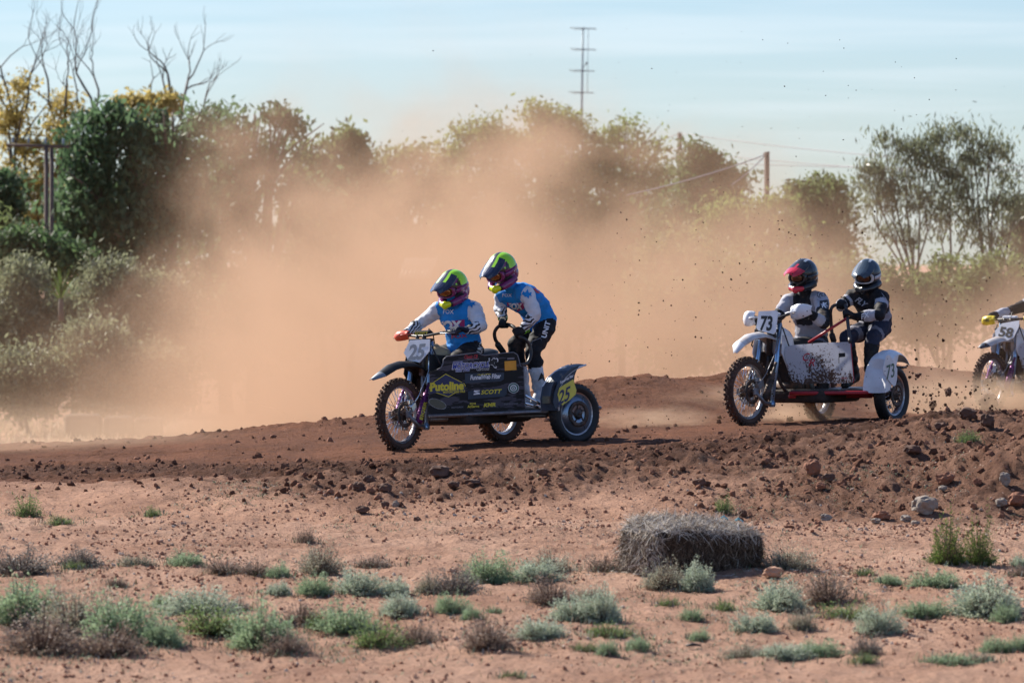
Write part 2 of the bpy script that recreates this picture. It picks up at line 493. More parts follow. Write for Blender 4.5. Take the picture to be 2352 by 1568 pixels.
e_ = edge_y(xc); cr_ = np.interp(xc, COLX, CREST_Y) + 1.6
reg = np.where(yc < 46.9, 0, np.where(yc < e_, 1, np.where(yc < cr_, 2, 0)))
def sub_mesh(name, sel, mat):
    q = Q[sel]; u, inv = np.unique(q, return_inverse=True)
    o = link(name, np_mesh(name, V[u], inv.reshape(q.shape), [mat], smooth=True, attrs={'moist': moist.ravel()[u]}))
    return o
tag(sub_mesh('ground', reg == 0, M_soil), 'flat reddish dry dirt ground with pebbles around the race track', 'ground', kind='structure')
tag(sub_mesh('dirt_bank', reg == 1, M_bank), 'crumbly brown earth bank dropping from the track to the flat ground', 'bank', kind='structure')
tag(sub_mesh('dirt_track', reg == 2, M_track), 'churned brown dirt race track climbing to the right', 'race track', kind='structure')
# ================================================================ DUST
def dust_volume(name, mat_fn, lo, hi):
    mb = MB(); c = [(a + b) / 2 for a, b in zip(lo, hi)]
    mb.box((0, 0, 0), [b - a for a, b in zip(lo, hi)])
    o = mb.build(name, mat_fn)
    o.location = c
    return o
def dust_material(name, colour, g, build, step=1.0):
    m = bpy.data.materials.new(name); m.use_nodes = True; t = m.node_tree; t.nodes.clear()
    o = nn(t, 'ShaderNodeOutputMaterial'); pv = nn(t, 'ShaderNodeVolumePrincipled')
    pv.inputs['Color'].default_value = (*colour, 1); pv.inputs['Anisotropy'].default_value = g
    geo = nn(t, 'ShaderNodeNewGeometry'); sp = nn(t, 'ShaderNodeSeparateXYZ'); t.links.new(geo.outputs['Position'], sp.inputs[0])
    d = build(t, geo.outputs['Position'], sp)
    t.links.new(d, pv.inputs['Density']); t.links.new(pv.outputs[0], o.inputs['Volume'])
    m.cycles.volume_step_rate = step
    return m
def mth(t, op, a, b=None, c=None, clamp=False):
    n = nn(t, 'ShaderNodeMath', operation=op, use_clamp=clamp)
    for i, x in enumerate((a, b, c)):
        if x is None: continue
        if isinstance(x, (int, float)): n.inputs[i].default_value = x
        else: t.links.new(x, n.inputs[i])
    return n.outputs[0]
def sstep(t, x, a, b, lo=0.0, hi=1.0):
    n = nn(t, 'ShaderNodeMapRange', interpolation_type='SMOOTHSTEP'); t.links.new(x, n.inputs['Value'])
    for k, v in zip(('From Min', 'From Max', 'To Min', 'To Max'), (a, b, lo, hi)): n.inputs[k].default_value = v
    return n.outputs[0]
def curve(t, x, lo, hi, pts):
    """value along x as a colour ramp of grey stops (pts: x, value in 0..1)"""
    f = nn(t, 'ShaderNodeMapRange'); t.links.new(x, f.inputs['Value'])
    f.inputs['From Min'].default_value, f.inputs['From Max'].default_value = lo, hi
    r = ramp(t, [((p - lo) / (hi - lo), (v, v, v)) for p, v in pts]); r.color_ramp.interpolation = 'EASE'
    t.links.new(f.outputs[0], r.inputs['Fac'])
    return r.outputs['Color']
def cloud_density(t, P, sp):
    nz = nn(t, 'ShaderNodeTexNoise', i_Scale=.42, i_Detail=4, i_Roughness=.58, i_Distortion=.7); mpv = nn(t, 'ShaderNodeMapping'); mpv.inputs['Scale'].default_value = (1, .28, 1.1); t.links.new(P, mpv.inputs['Vector']); t.links.new(mpv.outputs[0], nz.inputs['Vector'])
    n2 = nn(t, 'ShaderNodeTexNoise', i_Scale=1.1, i_Detail=2, i_Roughness=.6); t.links.new(mpv.outputs[0], n2.inputs['Vector'])
    n = mth(t, 'ADD', mth(t, 'MULTIPLY', nz.outputs['Fac'], .75), mth(t, 'MULTIPLY', n2.outputs['Fac'], .25))
    # height of the cloud top along x (metres / 8)
    top = mth(t, 'MULTIPLY', curve(t, sp.outputs['X'], -9, 9, [(-9, .08), (-5.6, .12), (-4.2, .20), (-2.6, .32), (0, .38), (2, .30), (4, .22), (9, .18)]), 8)
    amt = curve(t, sp.outputs['X'], -9, 9, [(-9, .05), (-6.0, .09), (-4.8, .26), (-3.4, .95), (-.5, 1.0), (1.4, .72), (2.6, .46), (9, .38)])
    h = mth(t, 'SUBTRACT', mth(t, 'ADD', top, mth(t, 'MULTIPLY', mth(t, 'SUBTRACT', n, .5), 7.5)), sp.outputs['Z'])
    body = sstep(t, h, -1.0, 1.9)
    wisp = mth(t, 'MULTIPLY', sstep(t, h, -3.6, 1.0), .05)
    d = mth(t, 'ADD', body, wisp)
    d = mth(t, 'MULTIPLY', d, amt)
    d = mth(t, 'MULTIPLY', d, sstep(t, n, .30, .66, .30, 1.4))
    # soft ends
    d = mth(t, 'MULTIPLY', d, sstep(t, sp.outputs['Y'], 62.2, 66))
    d = mth(t, 'MULTIPLY', d, sstep(t, sp.outputs['Y'], 94, 88))
    return mth(t, 'MULTIPLY', d, .14)
DUST = (.64, .445, .31)
M_dust = dust_material('dust_air', DUST, .25, cloud_density)
tag(dust_volume('dust_cloud', M_dust, (-9, 62, -1.3), (9.5, 94, 7.5)), 'tall cloud of orange dust hanging behind the racing sidecars', 'dust cloud', kind='stuff')
# ================================================================ TREES, BUSHES, POLES
def leaf_cloud(blobs, d, n, size, droop=.3, depth=.8, seed=1, aspect=2.6, clump=.16, org=None, hollow=.5, per_=60):
    """leaf faces spread in clumps through ellipsoids given by picture centre and radii at distance d"""
    r = np.random.default_rng(seed); k = d / F
    C, R = [], []
    for b in blobs:
        p = at(b[0], b[1], d + (b[4] if len(b) > 4 else 0)); C.append(p); R.append((b[2] * k, max(b[2], b[3]) * k * depth, b[3] * k))
    C, R = np.array(C), np.array(R)
    w = R[:, 0] * R[:, 2]; w = w / w.sum()
    per = per_; nc = max(4, n // per)
    bi = r.choice(len(C), nc, p=w)
    u = r.normal(size=(nc, 3)); u /= np.linalg.norm(u, axis=1)[:, None]
    rad = r.uniform(hollow, 1.05, nc) ** .8
    cc = C[bi] + u * R[bi] * rad[:, None]
    li = np.repeat(np.arange(nc), per); N = len(li)
    sc = clump * np.repeat(r.uniform(.5, 1.9, nc), per) * 1.12 * (np.mean(R[bi][:, [0, 2]], axis=1)[li] ** .35)
    P = cc[li] + r.normal(size=(N, 3)) * sc[:, None] * np.array([1, 1, .75])
    ax = r.normal(size=(N, 3)); ax[:, 2] -= droop * 2; ax /= np.linalg.norm(ax, axis=1)[:, None]
    sd_ = np.cross(ax, r.normal(size=(N, 3))); sd_ /= np.linalg.norm(sd_, axis=1)[:, None]
    s = size * r.uniform(.6, 1.4, N)[:, None]
    a, b = ax * s, sd_ * s / aspect
    V = np.concatenate([P - a, P + b, P + a, P - b], 0)
    i = np.arange(N)
    if org is not None: V = V - np.array(org)
    tone = np.repeat(np.clip(r.normal(.5, .28, nc), 0, 1), per)
    return V, np.stack([i, i + N, i + 2 * N, i + 3 * N], 1), np.tile(tone, 4)
def branch_tubes(mb, p, d, length, r, depth, rs, gnarl=.25, split=(2, 3), up=.15, n=5, taper=.62, seg=4):
    pts, rr = [p], [r]
    q = Vector(p); dd = Vector(d).normalized()
    for i in range(seg):
        dd = (dd + Vector((rs.gauss(0, gnarl), rs.gauss(0, gnarl), rs.gauss(0, gnarl) + up * .4))).normalized()
        q = q + dd * (length / seg); pts.append(q.copy()); rr.append(r * (1 - (1 - taper) * (i + 1) / seg))
    mb.tube(pts, rr, n=n)
    if depth > 0:
        for k in range(rs.randint(*split)):
            a = dd.orthogonal().normalized(); a.rotate(Quaternion(dd, rs.uniform(0, 6.28)))
            nd = (dd + a * rs.uniform(.45, .95) + Vector((0, 0, up))).normalized()
            st = pts[-1] if k < 2 else pts[rs.randint(1, seg)]
            branch_tubes(mb, st, nd, length * rs.uniform(.55, .85), rr[-1] * .8, depth - 1, rs, gnarl, split, up, n, taper, seg)

M_bark = material('grey_bark', (.13, .105, .085), .9, bump=.5, bscale=12)
M_deadwood = material('dead_wood', (.12, .105, .10), .9)
M_leaf_dark = leaf_mat('dark_green_leaf', (.048, .10, .046), (.14, .22, .11), .55, tone=True)
M_leaf_olive = leaf_mat('olive_leaf', (.09, .13, .05), (.20, .25, .10), .55, tone=True)
M_leaf_acacia = leaf_mat('acacia_leaf', (.12, .18, .055), (.26, .32, .11), .55, tone=True)
M_leaf_green = leaf_mat('bright_green_leaf', (.05, .105, .042), (.125, .195, .08), .5, tone=True)
M_leaf_gold = leaf_mat('golden_leaf', (.34, .26, .08), (.60, .49, .17), .5, tone=True)
M_leaf_scrub = leaf_mat('grey_scrub_leaf', (.15, .17, .10), (.28, .30, .18), .45, tone=True)
M_leaf_gum = leaf_mat('gum_leaf', (.10, .13, .08), (.24, .26, .15), .5, .4, tone=True)

def tree(name, label, cat, blobs, d, n, size, leaf, trunks, group=None, droop=.3, seed=1, aspect=2.6, clump=.16, limb=.04, hollow=.5, dead=None, skirt=(), fork=.42):
    """trunks: list of base (px) positions; limbs run from the trunk to every crown blob"""
    bx = sum(t for t in trunks) / len(trunks); skirt = [(bx + a, b, c, e) for a, b, c, e in skirt]
    base = at(bx, 900, d); base.z = -1.25
    root = empty(name, base); tag(root, label, cat, group)
    Vv, Ff, Tn = leaf_cloud(blobs + skirt, d, int(n * 1.75 * (1 + .2 * len(skirt))), size * 1.06, droop, seed=seed, aspect=aspect, clump=clump, org=base, hollow=hollow)
    link('crown', np_mesh('crown', Vv, Ff, [leaf], attrs={'tone': Tn}), root)
    rs = random.Random(seed); mb = MB()
    tops = [(b, at(b[0], b[1], d + (b[4] if len(b) > 4 else 0)) - base) for b in blobs]
    for tx in trunks:
        o = at(tx, 900, d) - base; o.z = 0
        mine = [q for b, q in tops if abs(b[0] - tx) == min(abs(b[0] - t2) for t2 in trunks)]
        fk = o + (sum(mine, Vector()) / max(1, len(mine)) - o) * fork; fk.x += rs.gauss(0, .06)
        if mine: mb.tube([o, o.lerp(fk, .5) + Vector((rs.gauss(0, .05), 0, 0)), fk], [limb * 2.2, limb * 1.8, limb * 1.5], n=7)
        for q in mine:
            m1 = fk.lerp(q, .3) + Vector((rs.gauss(0, .06), rs.gauss(0, .06), .05)); o2 = fk
            m2 = fk.lerp(q, .7) + Vector((rs.gauss(0, .1), rs.gauss(0, .1), 0))
            mb.tube([o2, m1, m2, q], [limb * 1.25, limb * 1.0, limb * .65, limb * .3], n=6)
            for _ in range(3):
                e = q + Vector((rs.gauss(0, .35), rs.gauss(0, .35), rs.uniform(-.25, .15)))
                mb.tube([m2, m2.lerp(e, .5) + Vector((0, 0, .08)), e], [limb * .5, limb * .35, limb * .12], n=5)
    mb.build('trunk', M_bark, root)
    if dead:
        for (sx, sy, dx, dz, ln, r, dep) in dead:
            b2 = MB(); p = at(sx, sy, d) - base
            branch_tubes(b2, p, Vector((dx, rs.uniform(-.3, .3), dz)), ln, r, dep, rs, gnarl=.22, up=.25, n=4)
            b2.build('dead_branch', M_deadwood, root)
    return root

BGT = 'trees behind the dust'
SK = [(-50, 540, 90, 90), (50, 560, 90, 90), (0, 680, 130, 100)]; SK2 = [(0, 620, 70, 60), (0, 720, 80, 70)]; SK3 = [(-60, 680, 120, 80), (70, 690, 110, 80), (0, 790, 150, 90)]
tree('golden_tree', 'half dead tree with golden leaves behind the twin-post power pole', 'tree',
     [(40, 215, 45, 45), (20, 290, 45, 60), (60, 340, 40, 50), (150, 250, 42, 45), (135, 320, 40, 55), (95, 420, 45, 60), (30, 420, 40, 60), (80, 500, 50, 50)], 118, 3300, .06,
     M_leaf_gold, [30, 70, 110], BGT, seed=3, clump=.16, hollow=.2, limb=.055,
     dead=[(30, 260, -.1, 1, 1.0, .03, 3), (60, 250, .15, 1, .95, .03, 3), (120, 260, -.1, 1, .95, .03, 3), (150, 270, .3, 1, 1.0, .03, 3), (200, 290, .35, 1, 1.1, .03, 3), (220, 290, .1, 1, 1.2, .035, 3), (10, 240, -.3, 1, .8, .025, 3), (180, 250, 0, 1, .8, .02, 3)])
tree('bare_tree', 'tree with bare twisted branches over a golden tuft, behind the dark green crown', 'tree',
     [(330, 245, 60, 26), (290, 240, 30, 18), (385, 240, 30, 22)], 122, 1500, .075, M_leaf_gold, [340, 390], BGT, seed=5, hollow=.1, limb=.05, clump=.13,
     dead=[(385, 260, -.35, 1, .75, .03, 2), (400, 250, .05, 1, .8, .04, 3), (410, 270, .5, 1, .95, .04, 3), (440, 290, .9, .8, .7, .03, 3), (350, 240, -.3, 1, .6, .02, 2)])
tree('dense_tree', 'broad dark green tree with a dense crown beside the twin-post pole', 'tree',
     [(230, 290, 60, 36), (320, 300, 75, 44), (430, 312, 75, 46), (250, 262, 30, 20), (300, 272, 24, 16), (385, 272, 34, 20), (455, 268, 30, 18), (175, 320, 30, 30), (210, 370, 70, 60), (330, 400, 110, 70), (190, 470, 75, 60), (300, 510, 110, 70), (420, 480, 80, 80), (180, 560, 80, 60), (310, 590, 110, 50)], 112, 8200, .085,
     M_leaf_dark, [290, 360], BGT, skirt=SK3, seed=8, droop=.5, clump=.2, hollow=.3, limb=.08)
tree('dense_tree', 'dark green tree whose top stands higher, between the broad crown and the dust', 'tree',
     [(500, 285, 60, 40), (560, 280, 45, 28), (620, 285, 50, 32), (665, 290, 22, 26), (585, 262, 20, 14), (640, 262, 16, 14), (680, 360, 40, 36), (700, 450, 56, 60), (690, 560, 70, 70), (520, 350, 75, 55), (610, 350, 60, 40), (480, 430, 70, 60), (560, 430, 70, 60), (470, 540, 80, 70), (560, 530, 60, 60)], 114, 5200, .085,
     M_leaf_dark, [520, 580], BGT, skirt=SK3, seed=9, droop=.5, clump=.2, hollow=.3, limb=.07)
tree('dusty_tree', 'rounded tree half lost in the dust right of the dark crowns', 'tree',
     [(720, 380, 50, 40), (740, 350, 45, 30), (850, 430, 60, 50),  (800, 325, 40, 28), (830, 370, 50, 40), (730, 420, 70, 50), (800, 450, 80, 50), (740, 520, 70, 60)], 118, 5000, .085, M_leaf_olive, [750, 800], BGT, skirt=SK, seed=11, droop=.5, hollow=.3)
tree('dusty_tree', 'small thin topped tree in the dust left of the mast', 'tree',
     [(900, 375, 50, 32), (950, 345, 26, 18), (975, 360, 20, 14), (930, 420, 60, 40), (880, 470, 70, 50), (1010, 420, 50, 40), (980, 430, 50, 40)], 121, 3500, .085, M_leaf_olive, [920], BGT, skirt=SK, seed=12, droop=.5, hollow=.2)
tree('acacia_tree', 'pale green feathery tree under the left side of the mast', 'tree',
     [(1000, 385, 46, 40), (1070, 320, 40, 40), (1180, 350, 50, 45),  (1120, 310, 35, 38), (1115, 275, 14, 18), (1040, 360, 50, 40), (1130, 370, 70, 50), (1060, 440, 80, 60), (1160, 330, 40, 40), (1160, 440, 80, 60)], 124, 6500, .06, M_leaf_acacia, [1080, 1130], BGT, skirt=SK, seed=13, droop=-.2, hollow=.15, clump=.19)
tree('acacia_tree', 'tallest pale green feathery tree right at the foot of the mast', 'tree',
     [(1225, 262, 22, 20), (1255, 285, 40, 36), (1290, 262, 18, 24), (1300, 300, 40, 40), (1220, 320, 50, 40), (1340, 310, 40, 40), (1280, 370, 80, 50), (1260, 450, 90, 60), (1350, 400, 60, 60)], 124, 7500, .06, M_leaf_acacia, [1260, 1300], BGT, skirt=SK, seed=14, droop=-.2, hollow=.15, clump=.19)
tree('acacia_tree', 'pale green feathery tree between the mast and the far wire pole', 'tree',
     [(1385, 335, 44, 40), (1535, 385, 44, 40), (1420, 310, 40, 34),  (1440, 280, 18, 18), (1465, 300, 25, 28), (1480, 350, 40, 38), (1400, 370, 50, 45), (1450, 400, 70, 50), (1520, 420, 50, 40), (1430, 480, 90, 60)], 124, 6500, .06, M_leaf_acacia, [1430, 1470], BGT, skirt=SK, seed=15, droop=-.2, hollow=.15, clump=.19)
tree('green_tree', 'fresh green pointed tree standing just right of the far wire pole', 'tree',
     [(1595, 345, 22, 30), (1625, 360, 30, 30), (1600, 395, 45, 36), (1655, 400, 45, 36), (1620, 440, 65, 45), (1680, 440, 45, 36), (1590, 500, 70, 50)], 112, 6500, .065, M_leaf_green, [1620], BGT, skirt=SK[:2], seed=16, droop=-.1, hollow=.2, clump=.17)
tree('yellow_bush', 'yellowish rounded bush in front of the near wire pole', 'bush',
     [(1690, 490, 60, 36), (1660, 520, 55, 36), (1740, 520, 50, 36), (1690, 560, 80, 45)], 103, 4500, .05, M_leaf_acacia, [1700], BGT, skirt=SK2, seed=17, droop=-.3, hollow=.3, clump=.14)
tree('yellow_bush', 'smaller yellowish bush at the foot of the near wire pole', 'bush',
     [(1785, 480, 36, 36), (1770, 520, 45, 40), (1810, 530, 40, 40)], 104, 2400, .05, M_leaf_acacia, [1785], BGT, skirt=SK2[:1], seed=18, droop=-.3, hollow=.3, clump=.14)
tree('round_tree', 'domed dense tree between the near wire pole and the gum tree', 'tree',
     [(1870, 440, 60, 38), (1920, 450, 40, 36), (1860, 490, 66, 45), (1920, 500, 50, 45), (1890, 560, 80, 50)], 110, 5500, .06, M_leaf_olive, [1890], BGT, skirt=SK2, seed=19, droop=.1, hollow=.45, clump=.15)
tree('gum_tree', 'tall open gum tree with thin pale trunks and hanging leaves', 'tree',
     [(2030, 330, 40, 30), (2090, 345, 50, 36), (2160, 310, 50, 30), (2230, 310, 50, 30), (2280, 340, 40, 40), (2000, 390, 40, 40), (2130, 370, 70, 40), (2230, 380, 60, 50), (2310, 410, 40, 45), (2040, 440, 60, 45), (2120, 460, 60, 40), (2300, 480, 40, 45), (2200, 450, 60, 40), (2050, 510, 40, 30), (2290, 550, 40, 30), (2350, 470, 30, 40), (2180, 500, 70, 35), (2250, 520, 50, 40), (2100, 540, 50, 30), (2010, 450, 40, 40)], 104, 6000, .06,
     M_leaf_gum, [2125, 2180, 2240], BGT, fork=.5, seed=20, droop=1.1, hollow=.1, aspect=5, clump=.17, limb=.022)
tree('gum_tree', 'dark drooping tree cut by the right edge behind the gum tree', 'tree',
     [(2345, 490, 35, 45), (2350, 560, 40, 45), (2390, 520, 50, 60)], 112, 2200, .075, M_leaf_gum, [2370], BGT, seed=21, droop=.8, hollow=.1, aspect=4)
tree('dark_tree', 'dark tree at the left edge below the golden leaves', 'tree',
     [(5, 430, 32, 40), (15, 480, 36, 45), (-30, 470, 50, 70)], 116, 2600, .08, M_leaf_dark, [0], BGT, seed=22, hollow=.2)
tree('green_bush', 'green bush at the left edge below the twin-post pole', 'bush',
     [(40, 565, 60, 36), (95, 575, 50, 40), (30, 610, 60, 40), (140, 600, 60, 45)], 106, 4200, .065, M_leaf_green, [60], BGT, seed=23, hollow=.3)
SCR = 'grey scrub bushes on the far left'
scr = [((50, 660, 60, 60), (20, 760, 80, 80), 'grey green scrub bush at the far left edge beside the pale ground'),
       ((165, 720, 60, 40), (150, 800, 90, 60), 'grey green scrub bush left of the palm like plant'),
       ((255, 650, 65, 50), (245, 740, 70, 70), 'tallest grey green scrub bush right of the spiky plant'),
       ((370, 690, 60, 60), (350, 780, 80, 80), 'dusty scrub bush at the edge of the dense dust'),
       ((70, 850, 90, 50), (40, 900, 80, 50), 'low dusty scrub bush behind the pale dry grass'),
       ((210, 800, 70, 70), (230, 890, 90, 60), 'tall dusty scrub bush behind the dark bales'),
       ((330, 850, 80, 60), (350, 910, 90, 50), 'low dusty scrub bush right above the dark bales')]
for i, (a, b, lab) in enumerate(scr):
    tree('scrub_bush', lab, 'bush', [a, b, ((a[0] + b[0]) / 2 + 20, (a[1] + b[1]) / 2 + 20, a[2] * .8, a[3])], 101 - (i > 3) * 3, 7000, .05, M_leaf_scrub, [a[0]], SCR, seed=30 + i, droop=-.5, hollow=.3, clump=.14, limb=.02)
for i, (px, py, w, h, d) in enumerate([(1560, 600, 90, 70, 99), (1680, 640, 90, 70, 98), (1830, 640, 100, 60, 100), (1540, 700, 80, 60, 97), (1990, 640, 90, 50, 101), (2150, 640, 100, 40, 101), (2300, 620, 90, 40, 100)]):
    tree('dusty_bush', ['broad bush seen faintly through the dust above the dug-up track', 'dusty bush behind the helmet with red peak', 'dusty bush between the two dark helmets', 'low dusty bush left of the white handguard', 'dusty bush right of the silver grey helmet', 'dusty bush below the gum tree trunks', 'dusty bush at the right edge under the gum tree'][i], 'bush',
         [(px, py, w, h), (px - w * .5, py + 40, w * .7, h), (px + w * .5, py + 40, w * .7, h), (px, py + 110, w * 1.2, h)], d, 3600, .055, M_leaf_olive, [px], 'bushes behind the dust on the right', seed=50 + i, droop=-.2, hollow=.3, clump=.16, limb=.03)

# scrub that carries on outside the picture on both sides
for (x0, x1, sd_, lab) in ((-1500, -60, 90, 'belt of grey green scrub and trees continuing to the left'), (2470, 3900, 91, 'belt of scrub and trees continuing to the right')):
    rs = random.Random(sd_); bl_ = []
    for k in range(46):
        px = rs.uniform(x0, x1); h = rs.choice((360, 430, 520, 600)); bl_.append((px, h + 60, 75, 80, rs.uniform(-6, 8)))
        bl_ += [(px + rs.uniform(-40, 40), q, 95, 90, rs.uniform(-6, 8)) for q in range(h + 150, 950, 130)]
    Vv, Ff, Tn = leaf_cloud(bl_, 116, 30000, .10, .2, seed=sd_, hollow=.2, clump=.2)
    tag(link('distant_scrub', np_mesh('distant_scrub', Vv, Ff, [M_leaf_olive], attrs={'tone': Tn})), lab, 'scrub', kind='stuff')
# ---------------------------------------------------------------- poles, mast, wires, far odds and ends
M_pole = material('weathered_pole', (.10, .075, .065), .85, dust=.1)
M_wire = material('wire_metal', (.24, .25, .27), .6)
M_mast = material('galvanised_mast', (.20, .26, .30), .5, .3)
def pole_root(name, label, cat, px, d, group=None):
    b = at(px, 900, d); b.z = -1.3
    r = empty(name, b); tag(r, label, cat, group); return r, b
r, b = pole_root('power_pole', 'dark twin post power pole with a long crossarm in front of the golden tree', 'power pole', 113, 109)
for dx in (-.05, .05):
    mb = MB(); mb.tube([(dx, dx * .4, 0), (dx, dx * .4, at(110, 338, 109).z - b.z)], [.045, .04], n=8); mb.build('post', M_pole, r)
mb = MB(); q0, q1 = at(15, 333, 109) - b, at(160, 337, 109) - b; mb.tube([q0, q1], .032, n=6); mb.build('crossarm', M_pole, r)
for k in (.1, .35, .62, .9):
    mb = MB(); c = q0.lerp(q1, k); mb.lathe([(0, .015), (.04, .03), (.06, .018), (.09, .03), (.11, .012)], c + Vector((0, 0, .04)), (0, 0, 1), 8); mb.build('insulator', M_mast, r)
r, b = pole_root('power_pole', 'short stout brown wire pole left of the gum tree', 'power pole', 1761, 107)
mb = MB(); mb.tube([(0, 0, 0), (0, 0, at(1761, 349, 107).z - b.z)], [.055, .05], n=8); mb.build('post', M_pole, r)
mb = MB(); t0 = Vector((0, 0, at(1761, 353, 107).z - b.z)); mb.tube([t0 + Vector((-.07, 0, -.01)), t0 + Vector((.05, 0, .03))], .018, n=6); mb.build('bracket', M_wire, r)
r, b = pole_root('power_pole', 'thin far wire pole at the left of the fresh green tree', 'power pole', 1561, 140)
mb = MB(); mb.tube([(0, 0, 0), (0, 0, at(1561, 304, 140).z - b.z)], [.06, .055], n=8); mb.build('post', M_pole, r)
mb = MB(); zt = at(1561, 345, 140).z - b.z; mb.tube([(-.10, 0, zt), (.10, 0, zt)], .02, n=6); mb.build('crossarm', M_pole, r)
def wire(a, c, label, sag=.15, r=.011):
    p, q = at(*a), at(*c); pts = [p.lerp(q, i / 12) - Vector((0, 0, sag * 4 * (i / 12) * (1 - i / 12))) for i in range(13)]
    o0 = pts[0]; mb = MB(); mb.tube([x - o0 for x in pts], r, n=5); o = mb.build('overhead_wire', M_wire); o.location = o0; tag(o, label, 'wire', 'overhead wires')
wire((1380, 330, 150), (1561, 306, 140), 'overhead wire running left from the top of the far wire pole')
wire((1561, 306, 140), (2420, 385, 112), 'topmost overhead wire from the far pole to the gum tree', .1)
wire((1540, 345, 140), (2420, 408, 108), 'middle overhead wire passing the near wire pole at its bracket', .08)
wire((1600, 372, 130), (2420, 392, 104), 'lowest overhead wire crossing behind the near wire pole', .03)
wire((1757, 356, 107), (1440, 448, 92), 'pale stay wire slanting down to the left from the near wire pole', .05, .012)
wire((1757, 358, 107), (1680, 425, 101), 'short stay wire dropping steeply from the near wire pole', .03, .010)
r, b = pole_root('antenna_mast', 'tall thin radio mast with four rows of horizontal elements', 'antenna mast', 1336, 150)
m0 = lambda px, py: at(px, py, 150) - b
mb = MB(); mb.tube([(0, 0, 0), m0(1336, 265), m0(1339, 63)], [.032, .028, .022], n=8); mb.build('mast_pole', M_mast, r)
mb = MB(); mb.tube([m0(1349, 215), m0(1351, 66)], .008, n=6); mb.build('feed_cable', M_mast, r)
for (y, x0, x1) in ((65, 1309, 1370), (113, 1309, 1369), (162, 1307, 1366), (212, 1306, 1364)):
    mb = MB(); mb.tube([m0(x0, y - 1), m0(x1, y + 2)], .012, n=6); mb.tube([m0(x0 + 8, y + 3) , m0(x1 - 6, y + 1)], .008, n=5)
    for k in range(6):
        c = m0(x0, y).lerp(m0(x1, y + 2), (k + .5) / 6); mb.tube([c + Vector((0, -.4, 0)), c + Vector((0, .4, 0))], .010, n=5)
    mb.build('antenna_element', M_mast, r)
mb = MB(); mb.ball(m0(1347, 146), .035, nu=8, nv=6); mb.tube([m0(1347, 146), m0(1339, 156)], .012, n=5); mb.build('relay_box', M_mast, r)
# spiky palm-like plant
b = at(140, 690, 97); r = empty('spiky_plant', b); tag(r, 'spiky palm like plant with a fan of green blades among grey scrub', 'plant')
M_blade = leaf_mat('blade_leaf', (.06, .12, .025), (.14, .20, .05), .35)
rs = random.Random(4); me_b = []
for k in range(46):
    a = rs.uniform(0, 6.28); el = rs.uniform(.15, 1.5); d = Vector((math.cos(a) * math.cos(el), math.sin(a) * math.cos(el), math.sin(el))); s = d.cross(Vector((0, 0, 1))).normalized() * .016; ln = rs.uniform(.42, .62)
    p = [Vector((0, 0, .0)), d * ln * .5 + Vector((0, 0, .05)), d * ln - Vector((0, 0, .05 * (1.3 - el)))]
    mb = MB(); mb.add([p[0] - s * .5, p[0] + s * .5, p[1] + s, p[1] - s, p[2]], [(0, 1, 2, 3), (3, 2, 4)], smooth=False); mb.build('blade', M_blade, r)
mb = MB(); mb.tube([(0, 0, -.35), (0, 0, .05)], [.05, .04], n=8); mb.build('trunk', M_bark, r)
# sheets of corrugated iron far behind the dust
M_tin = material('weathered_tin', (.42, .40, .37), .5, .3)
def tin_shed(label, px0, px1, py0, py1, d, tilt):
    k = d / F; b = at((px0 + px1) / 2, py1, d); w = (px1 - px0) * k; h = (py1 - py0) * k
    r = empty('tin_shed', b); tag(r, label, 'shed')
    n = int(w / .076); sheets = max(2, n // 5)
    for s_ in range(sheets):
        V, Fq = [], []; x0 = -w / 2 + w * s_ / sheets; m = 20
        for i in range(m + 1):
            u = i / m; x = x0 + w / sheets * u * .985; z = .022 * math.sin(u * 2 * math.pi * 4)
            V += [(x, z, 0), (x + tilt * h, z + .9, h)]
        for i in range(m): Fq.append((2 * i, 2 * i + 2, 2 * i + 3, 2 * i + 1))
        mb = MB(); mb.add(V, Fq); o = mb.build('roof_sheet', M_tin, r); md = o.modifiers.new('t', 'SOLIDIFY'); md.thickness = .004
    mb = MB(); mb.box((0, .5, -.75), (w * .96, .9, 1.5), ch=.02); mb.build('wall', M_pole, r)
tin_shed('corrugated tin roof showing faintly through the orange dust above the front helmet', 912, 988, 592, 640, 93.2, .35)
# dark bales in the dust on the far left
M_bale2 = material('old_bale', (.09, .06, .045), .95, bump=.8, bscale=30)
for (x0, x1, y0, y1, lab) in ((147, 232, 925, 985, 'dark rounded bale, leftmost of the three beyond the track'), (236, 305, 932, 988, 'dark bale in the middle of the three beyond the track'), (308, 372, 936, 990, 'dark bale rightmost of the three beyond the track')):
    d = 96; k = d / F; c = at((x0 + x1) / 2, y1, d); w, h = (x1 - x0) * k, (y1 - y0) * k
    mb = MB(); mb.box((0, .25, h / 2), (w, .5, h), ch=.09); mb2 = mb.build('old_bale', M_bale2); mb2.location = (c.x, c.y, ground_z(c.x, c.y) - .02); tag(mb2, lab, 'bale', 'dark bales beyond the track')
